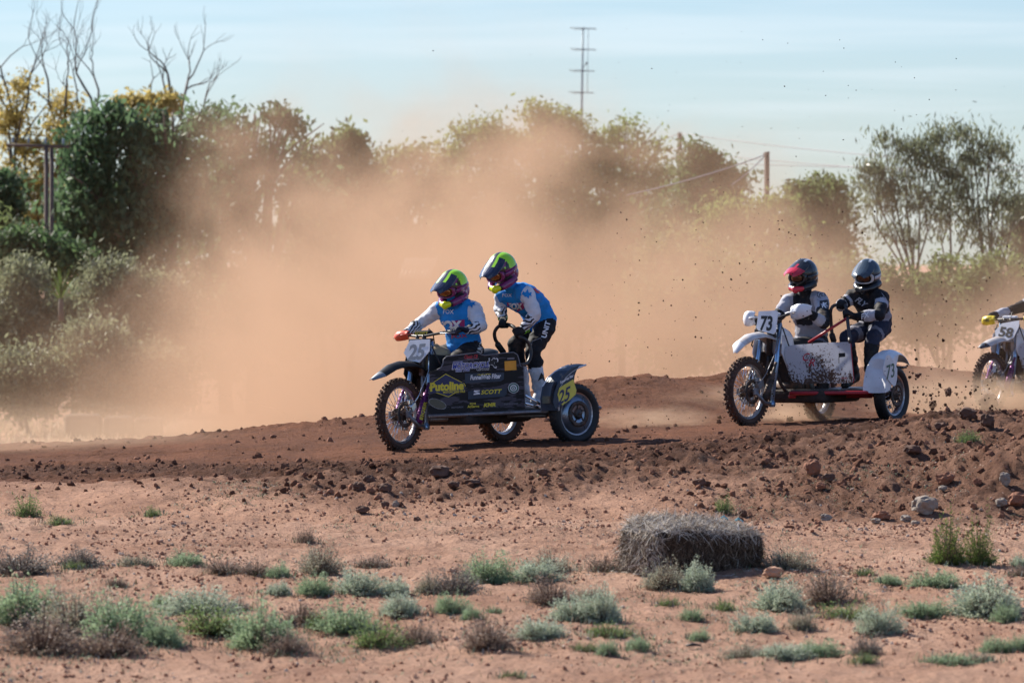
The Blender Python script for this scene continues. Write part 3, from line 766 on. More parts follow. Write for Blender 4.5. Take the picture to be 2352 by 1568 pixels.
# pale dry grass on the far left
M_dry = leaf_mat('dry_grass_blade', (.34, .26, .17), (.52, .42, .29), .35)
r_ = np.random.default_rng(77); n = 9000
gx_ = r_.uniform(-9.6, -4.0, n); gy_ = r_.uniform(66, 106, n); gz_ = z_full(gx_, gy_)
h_ = r_.uniform(.05, .16, n); a_ = r_.uniform(0, 3.14, n); ln_ = r_.normal(0, .05, (n, 2)); w_ = .012
P = np.stack([gx_, gy_, gz_ - .01], 1); S_ = np.stack([np.cos(a_) * w_, np.sin(a_) * w_, 0 * a_], 1); T_ = np.stack([ln_[:, 0], ln_[:, 1], h_], 1)
i = np.arange(n); V_ = np.concatenate([P - S_, P + S_, P + T_ + S_ * .2, P + T_ - S_ * .2]); o = link('dry_grass', np_mesh('dry_grass', V_, np.stack([i, i + n, i + 2 * n, i + 3 * n], 1), [M_dry]))
tag(o, 'pale dry grass on the flat ground beyond the track', 'grass', kind='stuff')
# ================================================================ SIDECAR OUTFITS
class Frame:
    """a machine's own axes: x ahead, y to its left, z up; origin under the rear wheel"""
    def __init__(s, loc, phi, slope):
        th = math.pi + math.radians(phi)
        s.R = Matrix.Rotation(-math.atan(slope), 3, 'Y') @ Matrix.Rotation(th, 3, 'Z')
        s.loc = Vector(loc); s.o = s.R.transposed() @ (Vector((0, 0, ZC)) - s.loc)
        s.mw = Matrix.Translation(s.loc) @ s.R.to_4x4()
    def d(s, px, py): return s.R.transposed() @ ray(px, py)
    def y(s, px, py, c):
        d = s.d(px, py); return s.o + d * ((c - s.o.y) / d.y)
    def x(s, px, py, c):
        d = s.d(px, py); return s.o + d * ((c - s.o.x) / d.x)
    def pl(s, px, py, p, n):
        d = s.d(px, py); p, n = Vector(p), Vector(n); return s.o + d * ((p - s.o).dot(n) / d.dot(n))
def c1(x, y): return ((880 + x * .35067) * .9408, (580 + y * .35067) * .9408)
def c6(x, y): return ((1750 + x * .2934) * .9408, (600 + y * .2934) * .9408)
def c8(x, y): return ((1990 + x * .287) * .9408, (610 + y * .287) * .9408)
B1 = Frame(at(1153, 1015, 54.9) - Vector((0, 0, .012)), 50, .037)
B2 = Frame(at(1882, 965, 57.9) - Vector((0, 0, .016)), 63, .004)
B3 = Frame(at(2421, 942, 65.6), 58, 0)

M_tyre = material('tyre_rubber', (.018, .017, .017), .8, dust=.42, dscale=22, var=.2)
M_tyre_muddy = material('muddy_tyre', (.03, .022, .018), .9, dust=.85, dscale=14, dustc=(.115, .062, .042))
M_tyre_clean = material('side_tyre', (.012, .012, .013), .6, dust=.15, dscale=20)
M_rim = material('alloy_rim', (.50, .50, .52), .3, 1, dust=.42, dscale=12, dustc=(.12, .065, .043))
M_chrome = material('polished_metal', (.75, .77, .8), .16, 1, dust=.12)
M_steel = material('brushed_metal', (.26, .26, .28), .42, .9, dust=.45, dustc=(.12, .068, .045))
M_blackp = material('black_plastic', (.014, .014, .016), .5, dust=.22, dscale=9, spec=.25, dustc=(.12, .08, .06))
M_blackm = material('black_metal', (.02, .02, .022), .45, dust=.3)
M_engine = material('oily_engine', (.05, .047, .045), .55, .6, dust=.5)
M_leg = material('fork_leg_blue', (.30, .46, .66), .3, .7, dust=.15)
M_purple = material('purple_anodised', (.16, .03, .16), .35, .5, dust=.25)
M_white = material('white_plastic', (.74, .75, .78), .4, dust=.14, dscale=18, dustc=(.12, .07, .05))
M_orange = material('orange_plastic', (.72, .10, .045), .4, dust=.2)
M_yellowg = material('yellow_plastic', (.78, .60, .03), .4, dust=.15)
M_yellow = material('yellow_plate', (.72, .62, .08), .45, dust=.2)
M_cream = material('cream_tank', (.42, .33, .20), .4, dust=.2)
M_underbody = material('muddy_underbody', (.03, .024, .021), .85, dust=.55, dustc=(.09, .05, .034), bump=.6, bscale=25)
M_seat = material('seat_vinyl', (.015, .015, .016), .6, bump=.3)
M_red = material('red_paint', (.42, .02, .03), .35, dust=.2)
M_slate = material('slate_blue_board', (.035, .052, .078), .45, dust=.12, spec=.3)
M_tip = material('scuffed_tip', (.16, .20, .25), .5, dust=.2)
M_ink = material('black_ink', (.01, .01, .012), .5)
M_whiteink = material('white_ink', (.8, .8, .82), .5)
M_yellowink = material('yellow_ink', (.75, .62, .04), .5)
M_blueink = material('blue_ink', (.03, .05, .32), .5)
M_navy = material('navy_ink', (.02, .03, .10), .5)
M_redink = material('red_ink', (.5, .02, .04), .5)
M_greenink = material('green_ink', (.05, .14, .10), .5)
M_greyink = material('grey_ink', (.17, .165, .19), .5)
M_amber = material('amber_board', (.75, .32, .02), .45)
M_darkgrey = material('faded_digits', (.22, .24, .27), .5)
M_discA = material('silver_disc', (.24, .29, .36), .3, .85, dust=.25, dscale=6)
M_screen = material('clear_window', (.03, .03, .035), .1)

def board_material():
    m, t, b, o = nodes_of('printed_black_board'); l = t.links.new
    tc = nn(t, 'ShaderNodeTexCoord'); mp = nn(t, 'ShaderNodeMapping'); mp.inputs['Rotation'].default_value = (0, .9, .3); mp.inputs['Scale'].default_value = (1, 1, 4)
    l(tc.outputs['Object'], mp.inputs['Vector'])
    n = nn(t, 'ShaderNodeTexNoise', i_Scale=3.2, i_Detail=3, i_Roughness=.8, i_Distortion=.3); l(mp.outputs[0], n.inputs['Vector'])
    r = ramp(t, [(.52, (.014, .014, .016)), (.55, (.075, .068, .085))]); r.color_ramp.interpolation = 'LINEAR'
    l(n.outputs['Fac'], r.inputs['Fac']); l(r.outputs[0], b.inputs['Base Color']); b.inputs['Roughness'].default_value = .5; b.inputs['Specular IOR Level'].default_value = .22
    return m
M_board = board_material()
def muddy_white():
    m, t, b, o = nodes_of('mud_spattered_white'); l = t.links.new
    tc = nn(t, 'ShaderNodeTexCoord'); sp = nn(t, 'ShaderNodeSeparateXYZ'); l(tc.outputs['Object'], sp.inputs[0])
    v = nn(t, 'ShaderNodeTexNoise', i_Scale=48, i_Detail=5, i_Roughness=.65); l(tc.outputs['Object'], v.inputs['Vector'])
    big = nn(t, 'ShaderNodeTexNoise', i_Scale=5, i_Detail=3); l(tc.outputs['Object'], big.inputs['Vector'])
    zz = nn(t, 'ShaderNodeMapRange', i_From_Min=.35, i_From_Max=.8, i_To_Min=.14, i_To_Max=-.06); l(sp.outputs['Z'], zz.inputs['Value'])
    a = nn(t, 'ShaderNodeMath', operation='ADD'); l(v.outputs['Fac'], a.inputs[0]); l(zz.outputs[0], a.inputs[1])
    b2 = nn(t, 'ShaderNodeMath', operation='MULTIPLY_ADD'); l(big.outputs['Fac'], b2.inputs[0]); b2.inputs[1].default_value = .55; l(a.outputs[0], b2.inputs[2])
    r = ramp(t, [(.86, (.66, .67, .72)), (.885, (.12, .07, .047))]); l(b2.outputs[0], r.inputs['Fac'])
    l(r.outputs[0], b.inputs['Base Color']); b.inputs['Roughness'].default_value = .6
    tr = nn(t, 'ShaderNodeBsdfTranslucent'); l(r.outputs[0], tr.inputs['Color'])
    ms = nn(t, 'ShaderNodeMixShader', i_Fac=.42); l(b.outputs[0], ms.inputs[1]); l(tr.outputs[0], ms.inputs[2]); l(ms.outputs[0], o.inputs['Surface'])
    return m
M_mudwhite = muddy_white()

_txt = {}
def text2d(s, bold=0.0, shear=0.0, w=1.0):
    """flat letters, 1 unit high, centred; returns vertices and faces"""
    k = (s, bold, shear, w)
    if k in _txt: return _txt[k]
    cu = bpy.data.curves.new('lettering', 'FONT'); cu.body = s; cu.size = 1; cu.align_x = 'CENTER'; cu.align_y = 'CENTER'
    cu.offset = bold; cu.shear = shear; cu.resolution_u = 3
    o = bpy.data.objects.new('lettering', cu); col.objects.link(o)
    dg = bpy.context.evaluated_depsgraph_get(); me = bpy.data.meshes.new_from_object(o.evaluated_get(dg))
    V = np.array([v.co[:2] for v in me.vertices]) if len(me.vertices) else np.zeros((0, 2)); Fs = [tuple(p.vertices) for p in me.polygons]
    bpy.data.objects.remove(o); bpy.data.curves.remove(cu); bpy.data.meshes.remove(me)
    if len(V):
        lo, hi = V.min(0), V.max(0); V = (V - (lo + hi) / 2) / max(1e-6, hi[1] - lo[1]); V[:, 0] *= w
    _txt[k] = (V, Fs); return V, Fs
def fit_text(s, W, H, **k):
    V, Fs = text2d(s, **k); V = V.copy()
    V[:, 0] *= W / (np.ptp(V[:, 0]) + 1e-9); V[:, 1] *= H
    return V, Fs
def flat_mesh(name, V3, Fs, mat, parent, **k):
    me = bpy.data.meshes.new(name); me.from_pydata([tuple(v) for v in V3], [], Fs); me.materials.append(mat); me.update()
    o = link(name, me, parent)
    for a, b in k.items(): o[a] = b
    return o
def outline2d(pts): return np.array(pts, float), [tuple(range(len(pts)))]

def wheel(fr_parent, name, c, R, w, rim_r, steer=0, knob=True, muddy=False, cover=False, spokes=36, rimw=.05, tyre_mat=None, lean=0):
    """wheel as a part with tyre, rim, spokes, hub and disc as sub-parts"""
    root = empty(name, c, 0, fr_parent); root.rotation_euler = (0, 0, steer)
    ax = Vector((0, 1, 0)); mb = MB(); h = w / 2
    prof = [(-h * .62, rim_r), (-h * .95, rim_r + (R - rim_r) * .35), (-h, rim_r + (R - rim_r) * .62), (-h * .78, R * .965), (-h * .35, R * .99), (0, R * .995),
            (h * .35, R * .99), (h * .78, R * .965), (h, rim_r + (R - rim_r) * .62), (h * .95, rim_r + (R - rim_r) * .35), (h * .62, rim_r)]
    if knob: prof = [(a, r if r < R * .93 else r - .012) for a, r in prof]
    mb.lathe(prof, (0, 0, 0), ax, 48)
    if knob:
        n = 44
        for i in range(n):
            for (off, tilt, lenx, wy) in (((-.42, 0, .026, .3), (.42, 0, .026, .3)) if i % 2 else ((0, 0, .026, .42),)) + ((-.9, -.9, .024, .26), (.9, .9, .024, .26)):
                a = 2 * math.pi * (i + (.5 if abs(off) > .8 else 0)) / n
                u = Vector((math.cos(a), 0, math.sin(a))); tng = Vector((-math.sin(a), 0, math.cos(a)))
                nrm = (u + ax * tilt * .7).normalized(); sd2 = nrm.cross(tng)
                rr = R - .006 if abs(off) < .8 else R * .955
                Rm = Matrix((tng, sd2, nrm)).transposed()
                mb.box(u * rr + ax * off * h, (lenx, h * wy, .022), Rm)
    else:
        for i in range(40):
            a = 2 * math.pi * i / 40; u = Vector((math.cos(a), 0, math.sin(a))); tng = Vector((-math.sin(a), 0, math.cos(a)))
            for sgn in (-1, 1): mb.box(u * (R - .004) + ax * sgn * h * .4, (.018, h * .5, .012), Matrix((tng, ax, u)).transposed())
    mb.build('tyre', tyre_mat or (M_tyre_muddy if muddy else M_tyre), root)
    rb = MB(); q = rimw / 2
    rb.lathe([(-q, rim_r + .008), (-q, rim_r - .012), (-q * .5, rim_r - .022), (q * .5, rim_r - .022), (q, rim_r - .012), (q, rim_r + .008)], (0, 0, 0), ax, 48)
    rb.build('rim', M_rim, root)
    sp = MB()
    for i in range(spokes):
        a = 2 * math.pi * i / spokes; a2 = a + (.42 if i % 2 else -.42); sgn = 1 if (i // 2) % 2 else -1
        sp.tube([Vector((math.cos(a2) * .05, sgn * .035, math.sin(a2) * .05)), Vector((math.cos(a) * (rim_r - .02), sgn * .008, math.sin(a) * (rim_r - .02)))], .0032, n=4)
    sp.build('spokes', M_chrome, root)
    hb = MB(); hb.lathe([(-.055, .02), (-.055, .058), (-.04, .06), (-.03, .036), (.03, .036), (.04, .06), (.055, .058), (.055, .02)], (0, 0, 0), ax, 20)
    hb.cyl((0, -.1, 0), (0, .1, 0), .012); hb.build('hub', M_engine, root)
    db = MB()
    db.lathe([(.064, .085), (.064, .125), (.068, .125), (.068, .085)], (0, 0, 0), ax, 32, closed=True)
    for i in range(5):
        a = 2 * math.pi * i / 5; db.tube([(math.cos(a) * .05, .06, math.sin(a) * .05), (math.cos(a + .3) * .09, .066, math.sin(a + .3) * .09)], .006, n=5)
    db.build('brake_disc', M_engine, root)
    if cover:
        cb = MB(); cb.lathe([(.052, .05), (.060, .06), (.056, rim_r * .55), (.036, rim_r - .016), (.03, rim_r - .016)], (0, 0, 0), ax, 40)
        cb.build('disc_cover', M_discA, root)
        for i in range(3):
            a = math.pi / 2 + 2 * math.pi * i / 3 + .5; lb = MB()
            lb.tube([(math.cos(a) * .06, .062, math.sin(a) * .06), (math.cos(a) * rim_r * .55, .060, math.sin(a) * rim_r * .55), (math.cos(a) * (rim_r - .02), .041, math.sin(a) * (rim_r - .02))], .003, n=5)
            lb.build('cover_seam', M_chrome, root)
        h2 = MB(); h2.lathe([(.05, .0), (.072, .0), (.072, .03), (.066, .045), (.05, .048)], (0, 0, 0), ax, 24); h2.build('hub_cap', M_blackm, root)
    return root

def sheet_arc(mb, path, y0, y1, crown=.02, th=.006, mi=0, n=7, yfun=None):
    """a mudguard: path of (x, z) swept across y with a curved section, with thickness"""
    top, bot = [], []
    for i, (x, z) in enumerate(path):
        a = path[max(0, i - 1)]; b = path[min(len(path) - 1, i + 1)]
        tx, tz = b[0] - a[0], b[1] - a[1]; q = math.hypot(tx, tz); nx_, nz_ = (-tz / q, tx / q)
        if nz_ < 0 and abs(nz_) > abs(nx_): nx_, nz_ = -nx_, -nz_
        yy0, yy1 = yfun(i) if yfun else (y0, y1)
        for s_, lst in ((0, top), (-th, bot)):
            row = []
            for k in range(n):
                u = k / (n - 1); c_ = crown * (1 - (2 * u - 1) ** 2)
                row.append(Vector((x + nx_ * (c_ + s_), yy0 + (yy1 - yy0) * u, z + nz_ * (c_ + s_))))
            lst.append(row)
    rings = [t_ + list(reversed(b_)) for t_, b_ in zip(top, bot)]
    mb.loft(rings, mi=mi, smooth=False)

def outfit(fr, label, spec):
    """motorcycle with a sidecar platform; returns the root"""
    root = empty('sidecar_motorcycle'); root.matrix_world = fr.mw
    tag(root, label, 'sidecar motorcycle', 'racing sidecar outfits on the dirt track')
    S = spec; L = S['L']; wc, wl_ = S['scx'], S['scy']; s = math.radians(S['steer']); xs = L - .36
    def st(p):
        p = Vector(p); a, b = p.x - xs, p.y
        return Vector((xs + a * math.cos(s) - b * math.sin(s), a * math.sin(s) + b * math.cos(s), p.z))
    wheel(root, 'front_wheel', st((L, 0, .344)), .344, .088, .272, s, muddy=S['mud'], rimw=.045)
    wheel(root, 'rear_wheel', (0, 0, .312), .312, .118, .225, 0, muddy=True, rimw=.06)
    wheel(root, 'sidecar_wheel', (wc, wl_, S['scr']), S['scr'], .125, S['scr'] * .71, S.get('sctoe', 0), knob=False, cover=S['cover'], tyre_mat=M_tyre_clean, rimw=.075)
    # --- leading link fork
    xb = L - .25
    for sg in (-1, 1):
        mb = MB(); mb.tube([st((xs - .06, sg * .105, 1.02)), st((xs + .0, sg * .115, .70)), st((xb, sg * .125, .21))], [.023, .024, .021], n=10, flat=1)
        mb.cyl(st((xb, sg * .1, .215)), st((xb, sg * .15, .215)), .03, n=12)
        mb.build('fork_leg', S['legmat'], root)
        mb = MB(); mb.tube([st((xb, sg * .12, .215)), st((L - .12, sg * .125, .235)), st((L, sg * .10, .344))], [.021, .024, .018], n=8)
        mb.box(st((L - .01, sg * .10, .344)), (.07, .03, .07), Matrix.Rotation(s, 3, 'Z'), ch=.008)
        mb.build('leading_link', M_steel, root)
        sh = MB(); a_, b_ = st((L - .11, sg * .135, .25)), st((xs + .05, sg * .135, .63))
        sh.cyl(a_.lerp(b_, .02), a_.lerp(b_, .62), .034, n=14); sh.cyl(a_.lerp(b_, .6), b_, .014, n=10)
        sh.cyl(a_.lerp(b_, .60), a_.lerp(b_, .74), .027, n=12)
        for k in range(8): sh.lathe([(-.004, .034), (0, .039), (.004, .034)], a_.lerp(b_, .08 + .065 * k), b_ - a_, 14)
        so = sh.build('shock_absorber', S['shockmat'], root)
        if S.get('shocktext') and sg > 0:
            n_ = Vector((.55, .83, 0)).normalized(); n_ = Matrix.Rotation(s, 3, 'Z') @ n_
            ax_ = (b_ - a_).normalized(); u_ = ax_; v_ = n_.cross(ax_).normalized()
            V, Fs = fit_text(S['shocktext'], .19, .034, bold=.03)
            o_ = a_.lerp(b_, .33) + n_ * .0415
            flat_mesh('lettering', [o_ + u_ * p[0] + v_ * p[1] for p in V], Fs, M_yellowink, so)
    mb = MB(); mb.box(st((xs + .02, 0, .345 + .60)), (.07, .26, .035), Matrix.Rotation(s, 3, 'Z'), ch=.01); mb.box(st((xs - .04, 0, 1.035)), (.07, .25, .03), Matrix.Rotation(s, 3, 'Z'), ch=.01)
    mb.cyl((xs - .03, 0, .72), (xs - .06, 0, 1.03), .03); mb.build('triple_clamp', M_blackm, root)
    mb = MB(); cp = st((L - .075, .095, .41)); mb.box(cp, (.10, .05, .08), Matrix.Rotation(s, 3, 'Z') @ Matrix.Rotation(.5, 3, 'Y'), ch=.012)
    mb.box(st((L - .02, .11, .46)), (.06, .03, .05), Matrix.Rotation(s, 3, 'Z'), ch=.01)
    mb.tube([cp, st((L - .16, .12, .52)), st((xs + .03, .13, .75)), st((xs - .02, .16, 1.0))], .006, n=5)
    mb.build('brake_caliper', M_chrome if S['cover'] else M_steel, root)
    # --- front mudguard
    mb = MB(); gp = [(x - 0, z) for x, z in S['guard']]
    top, bot = [], []
    for i, (x, z) in enumerate(gp):
        hw = S['guardw'][i]; rowt, rowb = [], []
        for k in range(9):
            u = k / 4 - 1; zz = z - .05 * abs(u) ** 2.2 * min(1, hw / .09)
            rowt.append(st((x, hw * u, zz))); rowb.append(st((x, hw * u * .97, zz - .007)))
        top.append(rowt); bot.append(rowb)
    mb.loft([a + b[::-1] for a, b in zip(top, bot)], smooth=True)
    ob = mb.build('front_mudguard', [S['guardmat'], S['guardtip']], root)
    xt = S['guard'][1][0] + .02
    for p in ob.data.polygons:
        q = p.center; a, b = q.x - xs, q.y
        if xs + a * math.cos(s) + b * math.sin(s) > xt - .03: p.material_index = 1
    # --- bars
    hb = MB(); bars = S['bars']                                      # right grip end, right inner, left inner, left grip end
    r_o, r_i, l_i, l_o = [Vector(p) for p in bars]
    cz = Vector((xs - .03, 0, 1.075)) if 'clampz' not in S else Vector((xs - .03, 0, S['clampz']))
    cr, cl = cz + Vector((0, -.07, 0)), cz + Vector((0, .07, 0))
    hb.tube([r_o, r_i, r_i.lerp(cr, .45) , cr, cl, l_i.lerp(cl, .45), l_i, l_o], .0125, n=8); hb.tube([r_i.lerp(cr, .4), l_i.lerp(cl, .4)], .008, n=6)
    hb.cyl(cz + Vector((0, -.04, -.05)), cz + Vector((0, -.04, .01)), .018); hb.cyl(cz + Vector((0, .04, -.05)), cz + Vector((0, .04, .01)), .018)
    hb.build('handlebar', M_blackm, root)
    pb = MB(); m_ = (r_i.lerp(cr, .4) + l_i.lerp(cl, .4)) / 2; pb.box(m_ + Vector((.01, 0, .012)), (.06, .19, .055), Matrix.Rotation(s, 3, 'Z'), ch=.018)
    pbo = pb.build('bar_pad', S['padmat'], root)
    if S.get('padtext'):
        V, Fs = fit_text(S['padtext'], .15, .028, bold=.03); R_ = Matrix.Rotation(s, 3, 'Z')
        flat_mesh('lettering', [m_ + Vector((.01, 0, .012)) + R_ @ Vector((.0315, p[0], p[1])) for p in V], Fs, M_yellowink, pbo)
    for (o_, i_) in ((r_o, r_i), (l_o, l_i)):
        gb = MB(); d_ = (i_ - o_).normalized(); gb.cyl(o_ - d_ * .01, o_ + d_ * .125, .017, n=10); gb.lathe([(0, .017), (.004, .024), (.008, .017)], o_ + d_ * .12, d_, 12); gb.build('grip', M_seat, root)
        lv = MB(); a_ = o_ + d_ * .15; f_ = Vector((.075, 0, -.012))
        lv.tube([a_ + f_ * .25, a_ + f_ - d_ * .01, o_ + f_ * 1.05 + d_ * .05, o_ + f_ * 1.1 - d_ * .015], [.009, .008, .006, .007], n=6)
        lv.box(a_ + f_ * .35, (.05, .03, .03), ch=.006); lv.build('lever', M_steel, root)
    for (side, mat_) in S['guards']:
        o_, i_ = (r_o, r_i) if side < 0 else (l_o, l_i)
        d_ = (i_ - o_).normalized(); hg = MB(); rows = []
        for k in range(9):
            u = k / 8; p = o_ - d_ * .03 + d_ * (S.get('gl', .20) * u)
            f = Vector((.065 + .05 * math.sin(math.pi * min(1, u * 1.15 + .02)) , 0, 0)); hh = (.05 + .028 * math.sin(math.pi * min(1, (1 - u) * .9 + .12))) * S.get('gh', 1)
            if u < .12: f = f * .6; hh *= .8
            sec = []
            for j in range(7):
                w_ = (j / 6 - .5) * 2
                sec.append(p + f + Vector((-.03 * w_ * w_, 0, hh * w_ - .004)))
            rows.append([q for q in sec] + [q - Vector((.006, 0, 0)) for q in reversed(sec)])
        hg.loft(rows, smooth=True)
        hg.tube([o_ - d_ * .012, o_ - d_ * .02 + Vector((.05, 0, 0)), o_ + d_ * .05 + Vector((.10, 0, 0)), o_ + d_ * .18 + Vector((.085, 0, 0)), o_ + d_ * .24], .009, n=6)
        hgo = hg.build('handguard', mat_, root)
        if S.get('guardtext'):
            V, Fs = fit_text(S['guardtext'], .13, .03, bold=.03)
            c_ = o_ + d_ * .075 + Vector((.1235, 0, .0))
            flat_mesh('lettering', [c_ + Vector((0, -1, 0)) * (-p[0]) + Vector((-.0 * abs(p[1]), 0, p[1])) for p in V], Fs, M_ink, hgo)
    # --- front number plate
    pp, pn = Vector(S['plate_p']), Vector(S['plate_n']).normalized(); pp = st(pp); pn = Matrix.Rotation(s, 3, 'Z') @ pn
    poly = [fr.pl(*S['crop'](*q), pp, pn) for q in S['plate']]
    mb = MB(); mb.slab(poly, .008); po = mb.build('number_plate', M_white, root)
    nm = (poly[1] - poly[0]).cross(poly[2] - poly[1]).normalized()
    if nm.dot(pn) < 0: nm = -nm
    V, Fs = fit_text(S['num'], S['numw'][0], S['numw'][1], bold=.035)
    cxy = S['numc']; T_ = [fr.pl(*S['crop'](cxy[0] + p[0] + p[1] * S.get('numskew', 0), cxy[1] - p[1] + p[0] * S.get('numslope', 0)), pp + pn * .006, pn) for p in V]
    flat_mesh('digits', T_, Fs, S['nummat'], po)
    # --- bike body
    mb = MB(); T = S['tank']
    mb.loft([[Vector((T[0] + x, (w_) * math.cos(2 * math.pi * k / 14) * (1.0 if math.sin(2 * math.pi * k / 14) < 0 else .85), T[1] + z + h_ * math.sin(2 * math.pi * k / 14))) for k in range(14)]
             for x, z, w_, h_ in ((-.16, .03, .07, .07), (-.12, .035, .12, .12), (0, .03, .15, .16), (.10, .01, .14, .15), (.16, -.02, .09, .10), (.18, -.03, .05, .05))])
    mb.lathe([(0, .035), (.02, .035), (.028, .028), (.028, 0)], (T[0] + .02, 0, T[1] + .165), (0, 0, 1), 14)
    mb.build('fuel_tank', S['tankmat'], root)
    mb = MB(); mb.tube([(T[0] + .02, 0, T[1] + .19), (T[0] + .05, .01, T[1] + .30), (T[0] + .12, .02, T[1] + .34), (T[0] + .17, .02, T[1] + .26), (T[0] + .16, .03, T[1] + .1)], .006, n=6); mb.build('breather_hose', M_blackm, root)
    for sg in (-1, 1):
        mb = MB(); mb.slab([(T[0] + .26, sg * .15, T[1] + .10), (T[0] + .30, sg * .16, T[1] - .08), (T[0] + .16, sg * .17, T[1] - .26), (T[0] + .04, sg * .16, T[1] - .1), (T[0] + .02, sg * .15, T[1] + .08)], .008)
        mb.build('radiator_shroud', S['shroudmat'], root)
    sb = MB()
    sb.loft([[Vector((x, w_ * math.cos(2 * math.pi * k / 14), z + h_ * math.sin(2 * math.pi * k / 14))) for k in range(14)] for x, z, w_, h_ in
             ((T[0] - .1, S['seatz'] + .02, .07, .05), (T[0] - .2, S['seatz'] - .01, .10, .06), (T[0] - .45, S['seatz'], .13, .06), (T[0] - .75, S['seatz'] + .03, .12, .055), (T[0] - .85, S['seatz'] + .04, .06, .03))])
    sb.build('seat', M_seat, root)
    mb = MB(); sheet_arc(mb, [(.38, .62), (.22, .70), (0, .74), (-.22, .74), (-.42, .70)], -.09, .09, .02); mb.build('rear_mudguard', S['guardmat'], root)
    mb = MB()
    mb.box((.62, 0, .40), (.30, .24, .22), ch=.04); mb.tube([(.72, 0, .48), (.80, 0, .68)], [.085, .08], n=14)
    for k in range(6): mb.lathe([(0, .085), (.004, .11), (.010, .11), (.014, .085)], Vector((.735, 0, .52)) + Vector((.08, 0, .2)) * (.13 * k), (.08, 0, .2), 16)
    mb.cyl((.56, -.15, .38), (.56, .15, .38), .09, n=18); mb.cyl((.72, -.14, .37), (.72, .14, .37), .07, n=18)
    mb.build('engine', M_engine, root)
    mb = MB(); mb.tube([(.86, -.03, .62), (.98, -.10, .50), (.90, -.17, .36), (.60, -.18, .33), (.25, -.17, .42), (-.05, -.17, .52), (-.25, -.17, .56)], [.022, .035, .05, .045, .03, .042, .04], n=10)
    mb.build('exhaust_pipe', M_steel, root)
    mb = MB()
    for sg in (-1, 1):
        mb.tube([(xs - .05, 0, .93), (T[0] - .1, sg * .09, S['seatz'] - .07), (.15, sg * .12, S['seatz'] - .10), (-.25, sg * .09, S['seatz'] - .04)], .019, n=8)
        mb.tube([(xs - .04, 0, .76), (xs - .12, sg * .08, .42), (xs - .24, sg * .13, .27), (.35, sg * .13, .27), (.28, sg * .12, .5), (.2, sg * .12, S['seatz'] - .1)], .019, n=8)
        mb.tube([(.36, sg * .12, .34), (0, sg * .10, .312), (-.04, sg * .10, .312)], [.03, .022, .02], n=8)
    mb.cyl((xs - .03, 0, .70), (xs - .06, 0, 1.0), .032)
    mb.build('bike_frame', S['framemat'], root)
    mb = MB(); mb.box((.62, .22, .285), (.95, .62, .13), ch=.04); mb.box((.45, .0, .56), (.5, .20, .16), ch=.04); mb.build('belly_pan', M_underbody, root)
    for sg in (-1, 1):
        mb = MB(); mb.box((T[0] + .10, sg * .10, .58), (.06, .13, .30), Matrix.Rotation(-.12, 3, 'Y'), ch=.012); mb.build('radiator', M_underbody, root)
    mb = MB(); mb.tube([(xs + .0, .16, .98), (xs - .08, .19, .80), (.9, .2, .62), (.7, .16, .5)], .008, n=6); mb.tube([(xs + .0, -.12, 1.0), (xs + .02, -.17, .8), (.95, -.15, .6)], .008, n=6); mb.build('cables', M_blackm, root)
    # --- platform, tubes
    pz = S['pz']; mb = MB(); A, Bp = Vector(S['pa']), Vector(S['pb'])
    mb.slab([(A.x, A.y, pz), (Bp.x, Bp.y, pz), (Bp.x - .06, wl_ - .13, pz), (-.25, wl_ - .13, pz), (-.28, .2, pz), (.4, .17, pz)], .03)
    mb.build('platform', M_blackm, root)
    mb = MB(); e = .03
    mb.tube([(A.x + e, A.y, pz - .02), (Bp.x + e, Bp.y + e, pz - .02), (Bp.x - .02, wl_ - .12, pz - .02), (-.25, wl_ - .12, pz - .02), (-.28, .2, pz - .02)], .02, n=8)
    mb.tube([(A.x - .02, A.y - .02, pz - .05), (.6, .3, pz - .07), (.2, .3, pz - .07), (-.2, .3, pz - .05)], .02, n=8)
    mb.tube([(.6, .05, pz - .06), (.45, wl_ - .2, pz - .06)], .022, n=8); mb.tube([(.1, .12, pz - .06), (wc, wl_ - .08, S['scr'])], .024, n=8)
    mb.box((wc, wl_ - .09, S['scr'] - .01), (.22, .07, .09), ch=.02)
    mb.build('sidecar_frame', S['sidemat'], root)
    # --- front panel
    D = (Bp - A); D.z = 0; D.normalize(); N = Vector((D.y, -D.x, 0)); N = N if N.x > 0 else -N
    if S.get('lean'): N = (N + Vector((0, 0, S['lean']))).normalized()
    P0 = Vector((A.x, A.y, pz))
    poly = [fr.pl(*S['crop'](*q), P0, N) for q in S['panel']]
    mb = MB(); mb.slab(poly, .012); panel = mb.build('front_panel', S['panelmat'], root)
    mb = MB()
    i0, i1 = S['trim']; mb.tube([p + N * .002 for p in poly[i0:i1]], .006, n=6); mb.build('panel_trim', S['trimmat'], root)
    def on(cx, cy, off): return fr.pl(*S['crop'](cx, cy), P0 + N * (.006 + off), N)
    layer = [0]
    def put(shape, cx, cy, mat_, name='lettering', slope=0.0, off=None, skew=0.0, parent=None):
        V, Fs = shape; o_ = .0016 if off is None else off
        return flat_mesh(name, [on(cx + p[0] + p[1] * skew, cy - p[1] + p[0] * slope, o_) for p in V], Fs, mat_, parent or panel)
    def plate(pts, mat_, th, name):
        m2 = MB(); base = [on(*q, th / 2 + .0005) for q in pts]; m2.slab(base, th); return m2.build(name, mat_, panel)
    S['art'](put, plate, on)
    # --- grab rail
    gpts = [fr.y(*S['crop'](a, b), c) for a, b, c in S['rail']]
    sm_ = []
